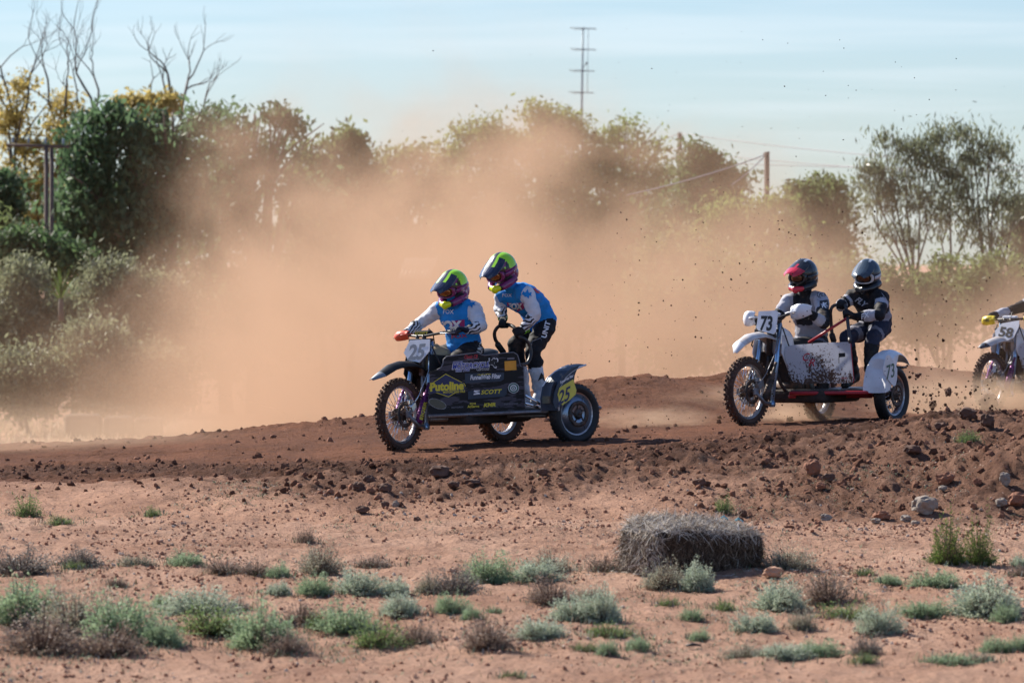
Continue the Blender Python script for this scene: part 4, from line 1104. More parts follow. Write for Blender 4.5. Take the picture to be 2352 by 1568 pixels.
    for i in range(len(gpts) - 1):
        p0, p1, p2, p3 = gpts[max(0, i - 1)], gpts[i], gpts[i + 1], gpts[min(len(gpts) - 1, i + 2)]
        for k in range(4):
            t_ = k / 4; sm_.append(.5 * ((2 * p1) + (p2 - p0) * t_ + (2 * p0 - 5 * p1 + 4 * p2 - p3) * t_ ** 2 + (3 * p1 - p0 - 3 * p2 + p3) * t_ ** 3))
    sm_.append(gpts[-1])
    mb = MB(); mb.tube(sm_, .0175, n=10); mb.build('grab_rail', M_blackm, root)
    for (a_, b_) in S.get('foam', []):
        q_ = [fr.y(*S['crop'](*v[:2]), v[2]) for v in (a_, b_)]
        mb = MB(); mb.tube([q_[0], q_[0].lerp(q_[1], .1), q_[0].lerp(q_[1], .9), q_[1]], [.02, .03, .03, .02], n=10); mb.build('foam_sleeve', M_seat, root)
    for (a_, b_, r_, mt_) in S.get('braces', []):
        mb = MB(); mb.cyl(fr.y(*S['crop'](*a_[:2]), a_[2]), fr.y(*S['crop'](*b_[:2]), b_[2]), r_, n=8); mb.build('brace_tube', mt_, root)
    S['fender'](root, fr, S)
    return root

# ------------------------------------------------ machine 1: black boards, number 25
def art1(put, plate, on):
    T = fit_text
    sl = -.055
    plate([(728, 945), (1000, 938), (998, 985), (975, 1000), (728, 1015)], M_slate, .006, 'sponsor_board')
    plate([(748, 1068), (1020, 1048), (1018, 1090), (1000, 1105), (750, 1125)], M_slate, .006, 'sponsor_board')
    dia = [(-128, -10), (-110, 20), (-12, 82), (118, 8), (128, -8), (120, -22), (8, -82), (-110, -35)]
    k = [(x * 1.0, y) for x, y in dia]
    put(outline2d([(a * 1.0, b) for a, b in k]), 605, 1028, M_yellowink, 'sticker', sl, .001)
    put(outline2d([(a * .95, b * .94) for a, b in k]), 605, 1028, M_navy, 'sticker', sl, .0014)
    put(outline2d([(-116, -34), (-116, 22), (-104, 22), (-104, 27), (112, 27), (112, 9), (122, 9), (122, -34)]), 605, 1040, M_navy, 'sticker', sl, .0018)
    put(T('Putoline', 236, 62, bold=.055), 603, 1034, M_yellowink, slope=sl, off=.0024)
    put(T('MOTORCYCLE OILS', 152, 17, bold=.03), 652, 1072, M_yellowink, slope=sl, off=.0024)
    put(T('Classic CB', 92, 26, bold=.02, shear=.3), 770, 828, M_redink, slope=sl, off=.001)
    put(T('Reproduction', 84, 18, bold=.02, shear=.3), 782, 846, M_greyink, slope=sl, off=.0013)
    put(T('GAWLER', 70, 18, bold=.07, shear=.2), 678, 868, M_whiteink, slope=sl, off=.001)
    put(T('GAWLER', 68, 16, bold=.02, shear=.2), 678, 868, M_blueink, slope=sl, off=.0016)
    put(T('MOTORCYCLE', 268, 46, bold=.10, shear=.2), 770, 890, M_whiteink, slope=sl, off=.001)
    put(T('MOTORCYCLE', 260, 39, bold=.035, shear=.2), 770, 890, M_blueink, slope=sl, off=.0016)
    put(T('8523 7700', 100, 22, bold=.07, shear=.2), 712, 923, M_whiteink, slope=sl, off=.001)
    put(T('8523 7700', 97, 18, bold=.02, shear=.2), 712, 923, M_blueink, slope=sl, off=.0016)
    put(T('CENTRE', 90, 23, bold=.07, shear=.2), 853, 912, M_whiteink, slope=sl, off=.001)
    put(T('CENTRE', 86, 18, bold=.02, shear=.2), 853, 912, M_ink, slope=sl, off=.0016)
    # little leaping rider emblem: white silhouette with a dark one inside
    em = [(-40, 2), (-30, 20), (-33, 34), (-26, 36), (-16, 22), (-8, 26), (-4, 34), (6, 36), (14, 30), (26, 34), (34, 24), (34, 8), (24, 4), (10, 4), (8, -6), (22, -26), (22, -38), (8, -34), (-6, -14), (-20, -12), (-28, -18)]
    put(outline2d(em), 925, 872, M_whiteink, 'emblem', sl, .001)
    put(outline2d([(x * .84, y * .84 + .5) for x, y in em]), 925, 872, M_ink, 'emblem', sl, .0016)
    put(T('FunnelWeb Filter', 214, 34, bold=.03, shear=.15), 872, 968, M_whiteink, slope=sl, off=.0085)
    put(outline2d([(-50, -3), (-30, 4), (-20, -2), (-8, 5), (4, -2), (20, 4), (50, 1), (50, -4), (20, -1), (4, -7), (-8, 0), (-20, -7), (-30, -1)]), 858, 951, M_yellowink, 'emblem', sl, .0085)
    put(T('SCOTT', 146, 30, bold=.03, shear=.25), 912, 1072, M_yellowink, slope=sl, off=.0085)
    put(outline2d([(-22, -16), (-22, -6), (2, -2), (-22, 6), (-18, 16), (20, 14), (20, 8), (-6, 6), (20, -2), (22, -14), (10, -14)]), 810, 1077, M_whiteink, 'emblem', sl, .0085)
    put(outline2d([(38 * math.cos(a), 36 * math.sin(a)) for a in np.linspace(0, 6.28, 28)[:-1]]), 1066, 1046, M_whiteink, 'emblem', 0, .001)
    put(outline2d([(35 * math.cos(a), 33 * math.sin(a)) for a in np.linspace(0, 6.28, 28)[:-1]]), 1066, 1046, M_greenink, 'emblem', 0, .0014)
    for rr in (24, 17, 10, 5):
        ring = [(rr * math.cos(a), rr * .95 * math.sin(a)) for a in np.linspace(0, 6.28, 20)[:-1]]
        put(outline2d(ring), 1066, 1046 + (24 - rr) * .1, M_whiteink if rr in (24, 10) else M_greenink, 'emblem', 0, .0018 + (24 - rr) * .00004)
    put(T('AgServe', 82, 24, bold=.02), 786, 1176, M_yellowink, slope=sl, off=.001)
    put(outline2d([(-22, -6), (-22, 6), (18, 6), (18, -6)]), 784, 1155, M_yellowink, 'emblem', sl, .001)
    put(outline2d([(-18, -3), (-18, 3), (14, 3), (14, -3)]), 784, 1155, M_ink, 'emblem', sl, .0014)
    put(T('KMR', 86, 27, bold=.05, shear=.2), 900, 1163, M_yellowink, slope=sl, off=.001)
    put(T('MOTOREX', 84, 12, bold=.02), 676, 1180, M_greyink, slope=sl, off=.001)
    put(T('Supercross', 100, 17, bold=.02, shear=.2), 1048, 1156, M_greyink, slope=sl, off=.001)
    plate([(1003, 860), (1083, 855), (1086, 920), (1005, 926)], M_amber, .006, 'amber_plate')
    put(outline2d([(-25, -6), (-25, 6), (25, 6), (25, -6)]), 1047, 841, M_greyink, 'sticker', sl, .001)
    el = [(66 * math.cos(a) , 32 * math.sin(a)) for a in np.linspace(0, 6.28, 28)[:-1]]
    el = [(x * math.cos(-.38) - y * math.sin(-.38), x * math.sin(-.38) + y * math.cos(-.38)) for x, y in el]
    put(outline2d(el), 536, 1156, M_steel, 'window_rim', 0, .001)
    put(outline2d([(x * .93, y * .88) for x, y in el]), 536, 1156, M_screen, 'panel_window', 0, .0016)
def fender1(root, fr, S):
    x, y, r = S['scx'], S['scy'], S['scr']
    path = [(x + .335, .33), (x + .345, .44), (x + .31, .55), (x + .23, .635), (x + .12, .69), (x + .01, .725), (x - .09, .745)]
    mb = MB(); sheet_arc(mb, path, y - .12, y + .095, .012, .008); fo = mb.build('sidecar_mudguard', M_slate, root)
    mb = MB(); mb.tube([(a, y - .12, b) for a, b in path], .008, n=6); mb.tube([(a + .004, y + .095, b) for a, b in path], .009, n=6); mb.build('mudguard_edge', M_white, root)
    cy_ = y + .10
    def q(a, b, o=0): return fr.y(*c1(a, b), cy_ + o)
    side = [(1355, 1188), (1342, 1150), (1350, 1080), (1380, 1000), (1420, 945), (1470, 907), (1525, 886), (1505, 920), (1490, 960), (1485, 1010), (1505, 1060), (1500, 1090), (1460, 1130), (1410, 1168)]
    mb = MB(); mb.slab([q(*p) for p in side], .006); mb.build('side_board', M_slate, root)
    yp = [(1372, 1092), (1385, 1045), (1482, 985), (1488, 1012), (1503, 1062), (1496, 1092), (1458, 1128), (1405, 1166), (1385, 1140)]
    mb = MB(); mb.slab([q(*p, .005) for p in yp], .004); po = mb.build('number_plate', M_yellow, root)
    V, Fs = fit_text('25', 78, 104, bold=.02)
    flat_mesh('digits', [q(1420 + p[0] + p[1] * .12, 1098 - p[1] - p[0] * .5, .0085) for p in V], Fs, M_navy, po)
    V, Fs = fit_text('FunnelWeb Filter', 92, 20, bold=.03)
    flat_mesh('lettering', [q(1437 + p[0], 983 - p[1] - p[0] * .55, .0045) for p in V], Fs, M_whiteink, po)
    # framed window in the front of the mudguard
    w = [(x + .355, .40), (x + .352, .47), (x + .325, .55), (x + .29, .60)]
    mb = MB(); sheet_arc(mb, [(a + .006, b) for a, b in w], y - .085, y + .05, .012, .004); mb.build('mudguard_window', M_screen, root)
spec1 = dict(gh=.62, gl=.25, L=1.53, scx=.285, scy=1.15, scr=.285, steer=6, sctoe=-.16, cover=True, mud=True, crop=c1, legmat=M_leg, shockmat=M_purple, shocktext='EIGER',
    guard=[(1.97, .70), (1.82, .76), (1.66, .825), (1.50, .85), (1.34, .845), (1.18, .79), (1.08, .72)], guardw=[.02, .07, .085, .09, .095, .10, .10], guardmat=M_blackp, guardtip=M_tip,
    bars=[(.99, -.39, 1.075), (1.03, -.27, 1.085), (1.075, .26, 1.105), (1.03, .39, 1.11)], padmat=M_blackp, padtext='SCOTT', guards=[(-1, M_orange)],
    plate_p=(1.25, 0, .92), plate_n=(.92, .05, .35), plate=[(345, 715), (485, 708), (482, 790), (412, 870), (332, 852), (303, 802)], num='25', numw=(112, 112), numc=(392, 795), nummat=M_darkgrey, numskew=.2, numslope=-.08,
    tank=(.92, .80), tankmat=M_cream, shroudmat=M_blackp, seatz=.84, framemat=M_steel, sidemat=M_steel, pz=.34, pa=(1.33, .25, 0), pb=(.60, .85, 0),
    panel=[(470, 1240), (476, 1110), (482, 935), (532, 920), (560, 905), (574, 880), (578, 848), (600, 827), (700, 815), (810, 800), (838, 812), (866, 820), (1000, 803), (1066, 798), (1092, 815), (1103, 850), (1112, 893), (1136, 900), (1142, 1160), (1146, 1192), (900, 1216)],
    trim=(3, 19), trimmat=M_greyink, panelmat=M_board, art=art1, fender=fender1,
    rail=[(1115, 885, .80), (1162, 872, .79), (1186, 810, .78), (1176, 745, .77), (1142, 706, .76), (1108, 688, .73), (1082, 640, .68), (1055, 615, .62), (1010, 603, .52), (962, 618, .44), (934, 660, .40), (940, 710, .38), (962, 742, .37), (1000, 806, .36)],
    foam=[((950, 735, .375), (1000, 806, .36))], braces=[((1150, 1095, .86), (1295, 1182, 1.0), .016, M_chrome), ((1148, 1150, .86), (1240, 1180, .95), .014, M_chrome)])
outfit(B1, 'black sidecar motorcycle with yellow number 25 and sponsor boards, leading on the track', spec1)

# ------------------------------------------------ machine 2: white board, number 73
def art2(put, plate, on):
    T = fit_text
    put(T('C', 60, 66, bold=.01, shear=.35), 745, 925, M_redink, off=.001)
    put(T('lassic', 105, 36, bold=.01, shear=.35), 825, 928, M_ink, off=.001)
    put(T('R', 56, 62, bold=.01, shear=.35), 790, 970, M_redink, off=.001)
    put(T('eproduction', 130, 34, bold=.01, shear=.35), 885, 966, M_ink, off=.001)
    plate([(1014, 893), (1068, 890), (1068, 922), (1016, 928)], M_blackp, .006, 'latch')
    put(outline2d([(-4, -30), (-4, 30), (1, 30), (1, -30)]), 1018, 950, M_ink, 'strap', 0, .001)
    put(T('HAYES', 50, 13, bold=.03), 1058, 1100, M_redink, off=.001)
def fender2(root, fr, S):
    x, y, r = S['scx'], S['scy'], S['scr']; mb = MB()
    path = [(x + .37 * math.cos(a), r + .01 + .40 * math.sin(a)) for a in np.linspace(.05, 2.35, 14)]
    sheet_arc(mb, path, y - .15, y + .09, .045, .007, n=9)
    fo = mb.build('sidecar_mudguard', M_white, root)
    mb = MB(); cyy = y + .088
    mb.slab([(x + .365 * math.cos(a), cyy, r + .01 + .395 * math.sin(a)) for a in np.linspace(.05, 1.5, 9)] + [(x + .15, cyy, r + .18), (x + .26, cyy, r + .05)], .006); mb.build('mudguard_side', M_white, root)
    def q(a, b, o=0): return fr.y(*c6(a, b), y + .097 + o)
    dp = [(1418, 905), (1440, 912), (1500, 1020), (1498, 1110), (1486, 1160), (1470, 1168), (1440, 1135), (1388, 1058), (1382, 1025), (1404, 925)]
    mb = MB(); mb.slab([q(*p) for p in dp], .006); po = mb.build('number_plate', M_white, root)
    V, Fs = fit_text('73', 66, 118, bold=.01)
    flat_mesh('digits', [q(1446 + p[0], 1042 - p[1] - p[0] * .35, .006) for p in V], Fs, M_greenink, po)
    mb = MB(); mb.box((x - .30, y - .03, r + .27), (.10, .10, .02), ch=.006); mb.build('step_bracket', M_blackm, root)
def front_art(fr):
    pass
M_guard2 = material('white_guard_with_print', (.62, .60, .60), .4, dust=.35, dscale=10, dustc=(.40, .20, .06))
spec2 = dict(L=1.62, scx=.424, scy=.98, scr=.292, steer=-11, sctoe=-.1, cover=False, mud=True, crop=c6, legmat=M_leg, shockmat=M_engine,
    guard=[(1.82, .74), (1.76, .845), (1.60, .915), (1.42, .935), (1.27, .91), (1.16, .86), (1.10, .78)], guardw=[.02, .075, .085, .09, .095, .10, .10], guardmat=M_guard2, guardtip=M_white,
    bars=[(.95, -.37, 1.06), (1.02, -.25, 1.07), (1.14, .25, 1.13), (1.09, .38, 1.15)], padmat=M_white, guards=[(-1, M_white), (1, M_white)],
    plate_p=(1.40, 0, .90), plate_n=(.95, .05, .22), plate=[(350, 545), (498, 538), (510, 555), (492, 715), (472, 735), (345, 702), (330, 682)], num='73', numw=(100, 128), numc=(412, 645), nummat=M_ink, numskew=.12, numslope=0.03,
    tank=(.98, .80), tankmat=M_white, shroudmat=M_white, seatz=.80, framemat=M_blackm, sidemat=M_red, pz=.34, pa=(1.20, .22, 0), pb=(.82, .78, 0),
    panel=[(600, 1085), (565, 900), (567, 870), (582, 842), (622, 826), (880, 806), (1098, 799), (1113, 812), (1140, 1112), (1134, 1138), (1000, 1144), (706, 1146), (640, 1133)],
    trim=(6, 10), trimmat=M_red, panelmat=M_mudwhite, art=art2, fender=fender2, clampz=1.06,
    rail=[(975, 800, .36), (960, 740, .36), (950, 620, .36), (948, 540, .37), (975, 497, .40), (1040, 490, .47), (1072, 505, .52), (1086, 600, .60), (1097, 700, .68), (1108, 800, .77)],
    foam=[((955, 730, .36), (976, 800, .36))], braces=[((762, 806, .25), (1080, 604, .60), .014, M_red)])
outfit(B2, 'white sidecar motorcycle number 73 with mud spattered panel, second in line', spec2)

# ------------------------------------------------ machine 3: number 58, at the right edge
def art3(put, plate, on): pass
def fender3(root, fr, S):
    x, y, r = S['scx'], S['scy'], S['scr']; mb = MB()
    sheet_arc(mb, [(x + .37 * math.cos(a), r + .01 + .40 * math.sin(a)) for a in np.linspace(.05, 2.35, 14)], y - .15, y + .09, .045, .007, n=9); mb.build('sidecar_mudguard', M_white, root)
M_guard3 = material('dusty_white_guard', (.55, .53, .52), .5, dust=.4, dscale=10)
off3 = B3.loc
def same_as_2(pts): return pts
def crop3(a, b):
    """machine 2's outline carried over to machine 3's own place"""
    return (a, b)
spec3 = dict(spec2); spec3.update(gh=.7, gl=.24, steer=-3, L=1.56, legmat=M_leg, shockmat=M_purple, crop=c8, guardmat=M_guard3, guardtip=M_slate,
    guard=[(1.82, .75), (1.70, .80), (1.58, .835), (1.42, .865), (1.27, .86), (1.10, .83), (1.0, .76)], guards=[(-1, M_yellowg), (1, M_yellowg)], guardtext='ACERBIS', padmat=M_white,
    bars=[(1.0, -.38, 1.04), (1.05, -.26, 1.05), (1.05, .26, 1.07), (1.0, .38, 1.07)],
    plate_p=(1.30, 0, .92), plate_n=(.92, .0, .38), plate=[(1590, 625), (1738, 600), (1735, 650), (1690, 745), (1640, 770), (1535, 735), (1530, 690)], num='58', numw=(118, 86), numc=(1625, 700), nummat=M_ink, numskew=.25, numslope=.12,
    panel=None, art=art3, fender=fender3, rail=None, foam=[], braces=[], tankmat=M_white, framemat=M_steel, sidemat=M_steel)
class Carry:
    pass
def local_outline(fr, crop, pts, P0, N): return [fr.pl(*crop(*q), P0, N) for q in pts]
def outfit3():
    """machine 3 reuses machine 2's panel and rail in its own axes"""
    A, Bp = Vector(spec2['pa']), Vector(spec2['pb']); D = (Bp - A).normalized(); N = Vector((D.y, -D.x, 0)); N = N if N.x > 0 else -N
    P0 = Vector((A.x, A.y, spec2['pz']))
    pan = local_outline(B2, c6, spec2['panel'], P0, N); rail = [B2.y(*c6(a, b), c) for a, b, c in spec2['rail']]
    class F3(Frame):
        def pl(s, px, py, p, n):
            if isinstance(px, Vector): return px
            return Frame.pl(s, px, py, p, n)
        def y(s, px, py, c):
            if isinstance(px, Vector): return px
            return Frame.y(s, px, py, c)
    f = F3(B3.loc, 58, 0)
    def crop(a, b): return (a, b) if isinstance(a, Vector) else c8(a, b)
    sp = dict(spec3); sp['crop'] = crop; sp['panel'] = [(p, None) for p in pan]; sp['rail'] = [(p, None, 0) for p in rail]
    outfit(f, 'dusty sidecar motorcycle with number 58 and yellow handguard, cut by the right edge', sp)
outfit3()
# ================================================================ RIDERS
from mathutils import noise as mnoise
def rig_mesh(mb, voxel, smooth=4, factor=.5):
    me = bpy.data.meshes.new('raw'); me.from_pydata(mb.v, [], mb.f)
    bm = bmesh.new(); bm.from_mesh(me); bmesh.ops.recalc_face_normals(bm, faces=bm.faces); bm.to_mesh(me); bm.free()
    o = bpy.data.objects.new('raw', me); col.objects.link(o)
    r = o.modifiers.new('r', 'REMESH'); r.mode = 'VOXEL'; r.voxel_size = voxel; r.use_smooth_shade = True
    if smooth:
        s = o.modifiers.new('s', 'SMOOTH'); s.iterations = smooth; s.factor = factor
    dg = bpy.context.evaluated_depsgraph_get()
    res = bpy.data.meshes.new_from_object(o.evaluated_get(dg))
    bpy.data.objects.remove(o); bpy.data.meshes.remove(me)
    return res
def limb(mb, pts, rs, n=12):
    mb.tube(pts, rs, n=n)
    for p, r in zip(pts, rs): mb.ball(p, r * .995, nu=12, nv=8)
def ell_ring(c, u, v, a, b, n=18):
    return [c + u * (a * math.cos(2 * math.pi * k / n)) + v * (b * math.sin(2 * math.pi * k / n)) for k in range(n)]

def cloth(name, c, rough=.75, var=.10, bump=.5):
    return material(name, c, rough, var=var, vscale=16, dust=.2, dscale=9, bump=bump, bscale=38, spec=.25)
def zebra():
    m, t, b, o = nodes_of('zebra_sleeve'); l = t.links.new
    tc = nn(t, 'ShaderNodeTexCoord'); mp = nn(t, 'ShaderNodeMapping'); mp.inputs['Rotation'].default_value = (.3, .9, .2); l(tc.outputs['Object'], mp.inputs['Vector'])
    w = nn(t, 'ShaderNodeTexWave', i_Scale=11, i_Distortion=6.5, i_Detail=1.5, i_Detail_Scale=1.2); l(mp.outputs[0], w.inputs['Vector'])
    r = ramp(t, [(.52, (.70, .71, .75)), (.58, (.012, .012, .016))]); l(w.outputs['Fac'], r.inputs['Fac']); l(r.outputs[0], b.inputs['Base Color']); b.inputs['Roughness'].default_value = .75
    return m
M_blue = cloth('blue_jersey', (.018, .25, .66))
M_sleeve = cloth('white_sleeve', (.66, .68, .73))
M_zebra = zebra()
M_pants = cloth('black_pants', (.014, .014, .017))
M_boot_w = cloth('white_boot', (.62, .63, .66), .5)
M_boot_b = cloth('black_boot', (.02, .02, .022), .5)
M_skin = material('skin', (.42, .24, .17), .55)
M_pink = material('pink_print', (.42, .035, .16), .8)
M_lime_cuff = material('lime_cuff', (.22, .62, .03), .7)
M_glove = cloth('black_glove', (.014, .014, .016))
M_glove_n = cloth('navy_glove', (.02, .03, .06))
M_lime = material('lime_shell', (.34, .78, .012), .4, coat=.5, dust=.12)
M_hyel = material('yellow_mouthpiece', (.72, .80, .01), .3, coat=.3)
M_hpurple = material('purple_shell', (.20, .02, .13), .25, coat=.5, dust=.1)
M_hnavy = material('navy_peak', (.012, .018, .05), .25, coat=.6, dust=.1)
M_hblack = material('black_shell', (.012, .013, .016), .3, coat=.3, dust=.12)
M_hteal = material('blue_grey_shell', (.03, .05, .07), .3, coat=.25, dust=.12)
M_hred = material('red_print', (.55, .015, .04), .3, coat=.4)
M_hsilver = material('silver_print', (.50, .55, .60), .25, coat=.5)
M_sgrey = material('pale_goggle_frame', (.55, .55, .56), .4)
M_lens_a = material('amber_lens', (.30, .15, .07), .06, .75)
M_lens_d = material('dark_lens', (.10, .05, .03), .08, .6)
M_jblack = cloth('black_jersey', (.016, .016, .019))
M_jgrey = cloth('grey_jersey', (.27, .27, .31))
M_jsilver = cloth('silver_sleeve', (.42, .42, .47))
M_pnavy = cloth('navy_pants', (.025, .030, .055))
M_pgrey = cloth('grey_pants', (.20, .20, .24))

def person(fr, label, J, mats, zone, boots=None, seed=1, s=1.12, group='sidecar riders and passengers'):
    """J: joints in the machine's axes. One continuous clothed body; helmet and gloves are parts"""
    root = empty('person'); root.matrix_world = fr.mw; tag(root, label, 'person', group)
    for k in J: J[k] = Vector(J[k])
    pel, neck, hd = J['pelvis'], J['neck'], J['head']
    sp = (neck - pel); up = sp.normalized()
    hipv = (J['hipL'] - J['hipR']).normalized(); shv = (J['shL'] - J['shR']).normalized()
    mb = MB(); rings = []
    bend = J.get('belly', pel.lerp(neck, .5))
    spine = [pel - up * .10, pel, pel.lerp(bend, .5), bend, bend.lerp(neck, .45), bend.lerp(neck, .78), neck - up * .02]
    dims = [(.10, .08), (.175, .125), (.168, .12), (.165, .12), (.185, .125), (.17, .11), (.07, .065)]
    for i, (c, (a, b)) in enumerate(zip(spine, dims)):
        f = i / (len(spine) - 1); lat = hipv.lerp(shv, f).normalized()
        tg = (spine[min(i + 1, 6)] - spine[max(0, i - 1)]).normalized(); lat = (lat - tg * lat.dot(tg)).normalized(); fw = lat.cross(tg)
        rings.append(ell_ring(c, lat, fw, a * s, b * s))
    mb.loft(rings)
    bones = [('torso', [pel, bend, neck], .16)]
    mb.tube([neck - up * .06, neck.lerp(hd, .5), hd], [.062 * s, .056 * s, .06 * s], n=12); mb.ball(hd, (.085 * s, .075 * s, .10 * s)); bones.append(('neck', [neck, hd], .06))
    for q in 'LR':
        sh, el, wr = J['sh' + q], J['el' + q], J['wr' + q]
        limb(mb, [sh.lerp(neck, .35), sh, sh.lerp(el, .5), el, el.lerp(wr, .35), wr], [.075 * s, .072 * s, .060 * s, .052 * s, .054 * s, .036 * s])
        bones.append(('arm' + q, [sh, el], .06)); bones.append(('fore' + q, [el, wr], .05))
        hp, kn, an, to = J['hip' + q], J['kn' + q], J['an' + q], J['to' + q]
        limb(mb, [hp, hp.lerp(kn, .5), kn], [.098 * s, .086 * s, .068 * s]); limb(mb, [kn, kn.lerp(an, .35), kn.lerp(an, .75), an], [.068 * s, .068 * s, .060 * s, .055 * s])
        limb(mb, [an + (an - to).normalized() * .03 - Vector((0, 0, .03)), an.lerp(to, .55) - Vector((0, 0, .01)), to], [.05, .048, .038])
        bones.append(('thigh' + q, [hp, kn], .09)); bones.append(('shin' + q, [kn, an], .06)); bones.append(('foot' + q, [an, to], .05))
    me = rig_mesh(mb, .0125, 3); me.name = 'body'
    n = len(me.vertices); co = np.zeros(n * 3); me.vertices.foreach_get('co', co); co = co.reshape(-1, 3)
    no = np.zeros(n * 3); me.vertices.foreach_get('normal', no); no = no.reshape(-1, 3)
    # cloth folds
    for i in range(n):
        p = Vector(co[i])
        w = mnoise.noise(Vector((p.x * 9 + seed, p.y * 9, p.z * 17))) * .013 + mnoise.noise(Vector((p.x * 22, p.y * 22 + seed, p.z * 34))) * .007 + abs(mnoise.noise(Vector((p.x * 14 + 5, p.y * 14, p.z * 6 + seed)))) * .006
        co[i] += no[i] * w
    me.vertices.foreach_set('co', co.ravel()); me.update()
    # nearest bone per face -> clothing zone
    nf = len(me.polygons); ct = np.zeros(nf * 3); me.polygons.foreach_get('center', ct); ct = ct.reshape(-1, 3)
    fn = np.zeros(nf * 3); me.polygons.foreach_get('normal', fn); fn = fn.reshape(-1, 3)
    best = np.full(nf, 1e9); bi = np.zeros(nf, int); bt = np.zeros(nf)
    for k, (nm, ps, r) in enumerate(bones):
        off = 0
        for a, b in zip(ps[:-1], ps[1:]):
            a_, d = np.array(a), np.array(b - a); t = np.clip(((ct - a_) @ d) / (d @ d), 0, 1)
            dist = np.linalg.norm(ct - a_ - t[:, None] * d, axis=1) - r
            u = dist < best; best[u] = dist[u]; bi[u] = k; bt[u] = (t[u] + off) / (len(ps) - 1); off += 1
    names = [b[0] for b in bones]
    lat = np.array(shv); mid = np.array(bend)
    mi = np.zeros(nf, np.int32)
    for f in range(nf):
        mi[f] = zone(names[bi[f]], bt[f], ct[f], fn[f], float((ct[f] - mid) @ lat))
    for m in mats: me.materials.append(m)
    me.polygons.foreach_set('material_index', mi); me.polygons.foreach_set('use_smooth', np.ones(nf, bool)); me.update()
    body = link('body', me, root)
    bvh = BVHTree.FromPolygons([Vector(v) for v in co], [tuple(p.vertices) for p in me.polygons])
    return root, body, bvh, J
def print_on(fr, bvh, crop, shape, cx, cy, mat, parent, name='print', slope=0., skew=0., rot=0., off=.003):
    """lettering laid on the cloth: each point rests on the body surface"""
    V, Fs = shape; P = []; last = None; c_, s_ = math.cos(rot), math.sin(rot)
    for p in V:
        x, y = p[0] * c_ - p[1] * s_, p[0] * s_ + p[1] * c_
        d = fr.d(*crop(cx + x + y * skew, cy - y + x * slope)).normalized()
        h = bvh.ray_cast(fr.o, d)
        if h[0] is None: P.append(None); continue
        P.append(h[0] + h[1] * off - d * off * .3)
    if all(p is None for p in P): return None
    fs = [f for f in Fs if all(P[i] is not None for i in f)]
    P = [p if p is not None else Vector((0, 0, -9)) for p in P]
    used = sorted({i for f in fs for i in f}); mp_ = {j: i for i, j in enumerate(used)}
    if not fs: return None
    return flat_mesh(name, [P[i] for i in used], [tuple(mp_[i] for i in f) for f in fs], mat, parent)
def fine(shape, cuts=2):
    """splits faces so that a print can follow a curved surface"""
    V, Fs = shape; me = bpy.data.meshes.new('t'); me.from_pydata([(a, b, 0) for a, b in V], [], Fs)
    bm = bmesh.new(); bm.from_mesh(me); bmesh.ops.triangulate(bm, faces=bm.faces)
    for _ in range(cuts): bmesh.ops.subdivide_edges(bm, edges=list(bm.edges), cuts=1)
    bm.verts.index_update(); V2 = np.array([v.co[:2] for v in bm.verts]); F2 = [tuple(v.index for v in f.verts) for f in bm.faces]
    bm.free(); bpy.data.meshes.remove(me); return V2, F2

def glove(root, wr, grip, axis, mat, cuff=None, thumb=1):
    """palm, four bent fingers and a thumb closed round a bar at grip along axis"""
    a = axis.normalized(); f = (grip - wr); f = (f - a * f.dot(a)); f.normalize(); u = a.cross(f).normalized()
    if u.z < 0: u = -u
    mb = MB(); kn = grip - f * .012 + u * .032; base = wr + (grip - wr) * .12
    limb(mb, [wr - (grip - wr) * .15, base], [.036, .034])
    for k in range(4):
        o = a * ((k - 1.5) * .021); L_ = (.92, 1.0, .97, .8)[k]
        mb.tube([base + o * .6, (base + kn + o) * .5 + u * .006, kn + o], [.021, .017, .0135], n=8)
        pts = [kn + o]
        for j in range(1, 6):
            an = math.radians(95 - 45 * j * L_); pts.append(grip + o * 1.04 + f * (math.cos(an) * .030) + u * (math.sin(an) * .031))
        mb.tube(pts, [.0135, .0125, .012, .0115, .011, .009], n=8)
        for p in pts[1:]: mb.ball(p, .0108, nu=8, nv=6)
    t0 = base + a * (-thumb) * .03
    mb.tube([t0, t0.lerp(grip, .5) + a * (-thumb) * .022 - u * .012, grip - a * thumb * .045 - u * .018 - f * .022, grip - a * thumb * .04 - u * .03 + f * .006], [.016, .0155, .013, .010], n=8)
    me = rig_mesh(mb, .0048, 2); me.name = 'glove'; me.materials.append(mat); me.polygons.foreach_set('use_smooth', np.ones(len(me.polygons), bool))
    o = link('glove', me, root)
    if cuff:
        d = (grip - wr).normalized(); c = MB(); c.lathe([(-.038, .041), (-.034, .047), (.012, .045), (.016, .040)], wr - d * .005, d, 16); c.build('cuff', cuff, o)
        c = MB(); 
        for q in (-.02, -.004): c.lathe([(q, .0455), (q + .001, .0485), (q + .006, .0485), (q + .007, .0455)], wr - d * .005, d, 16)
        c.build('cuff_stripes', mat, o, kind='stuff')
    return o

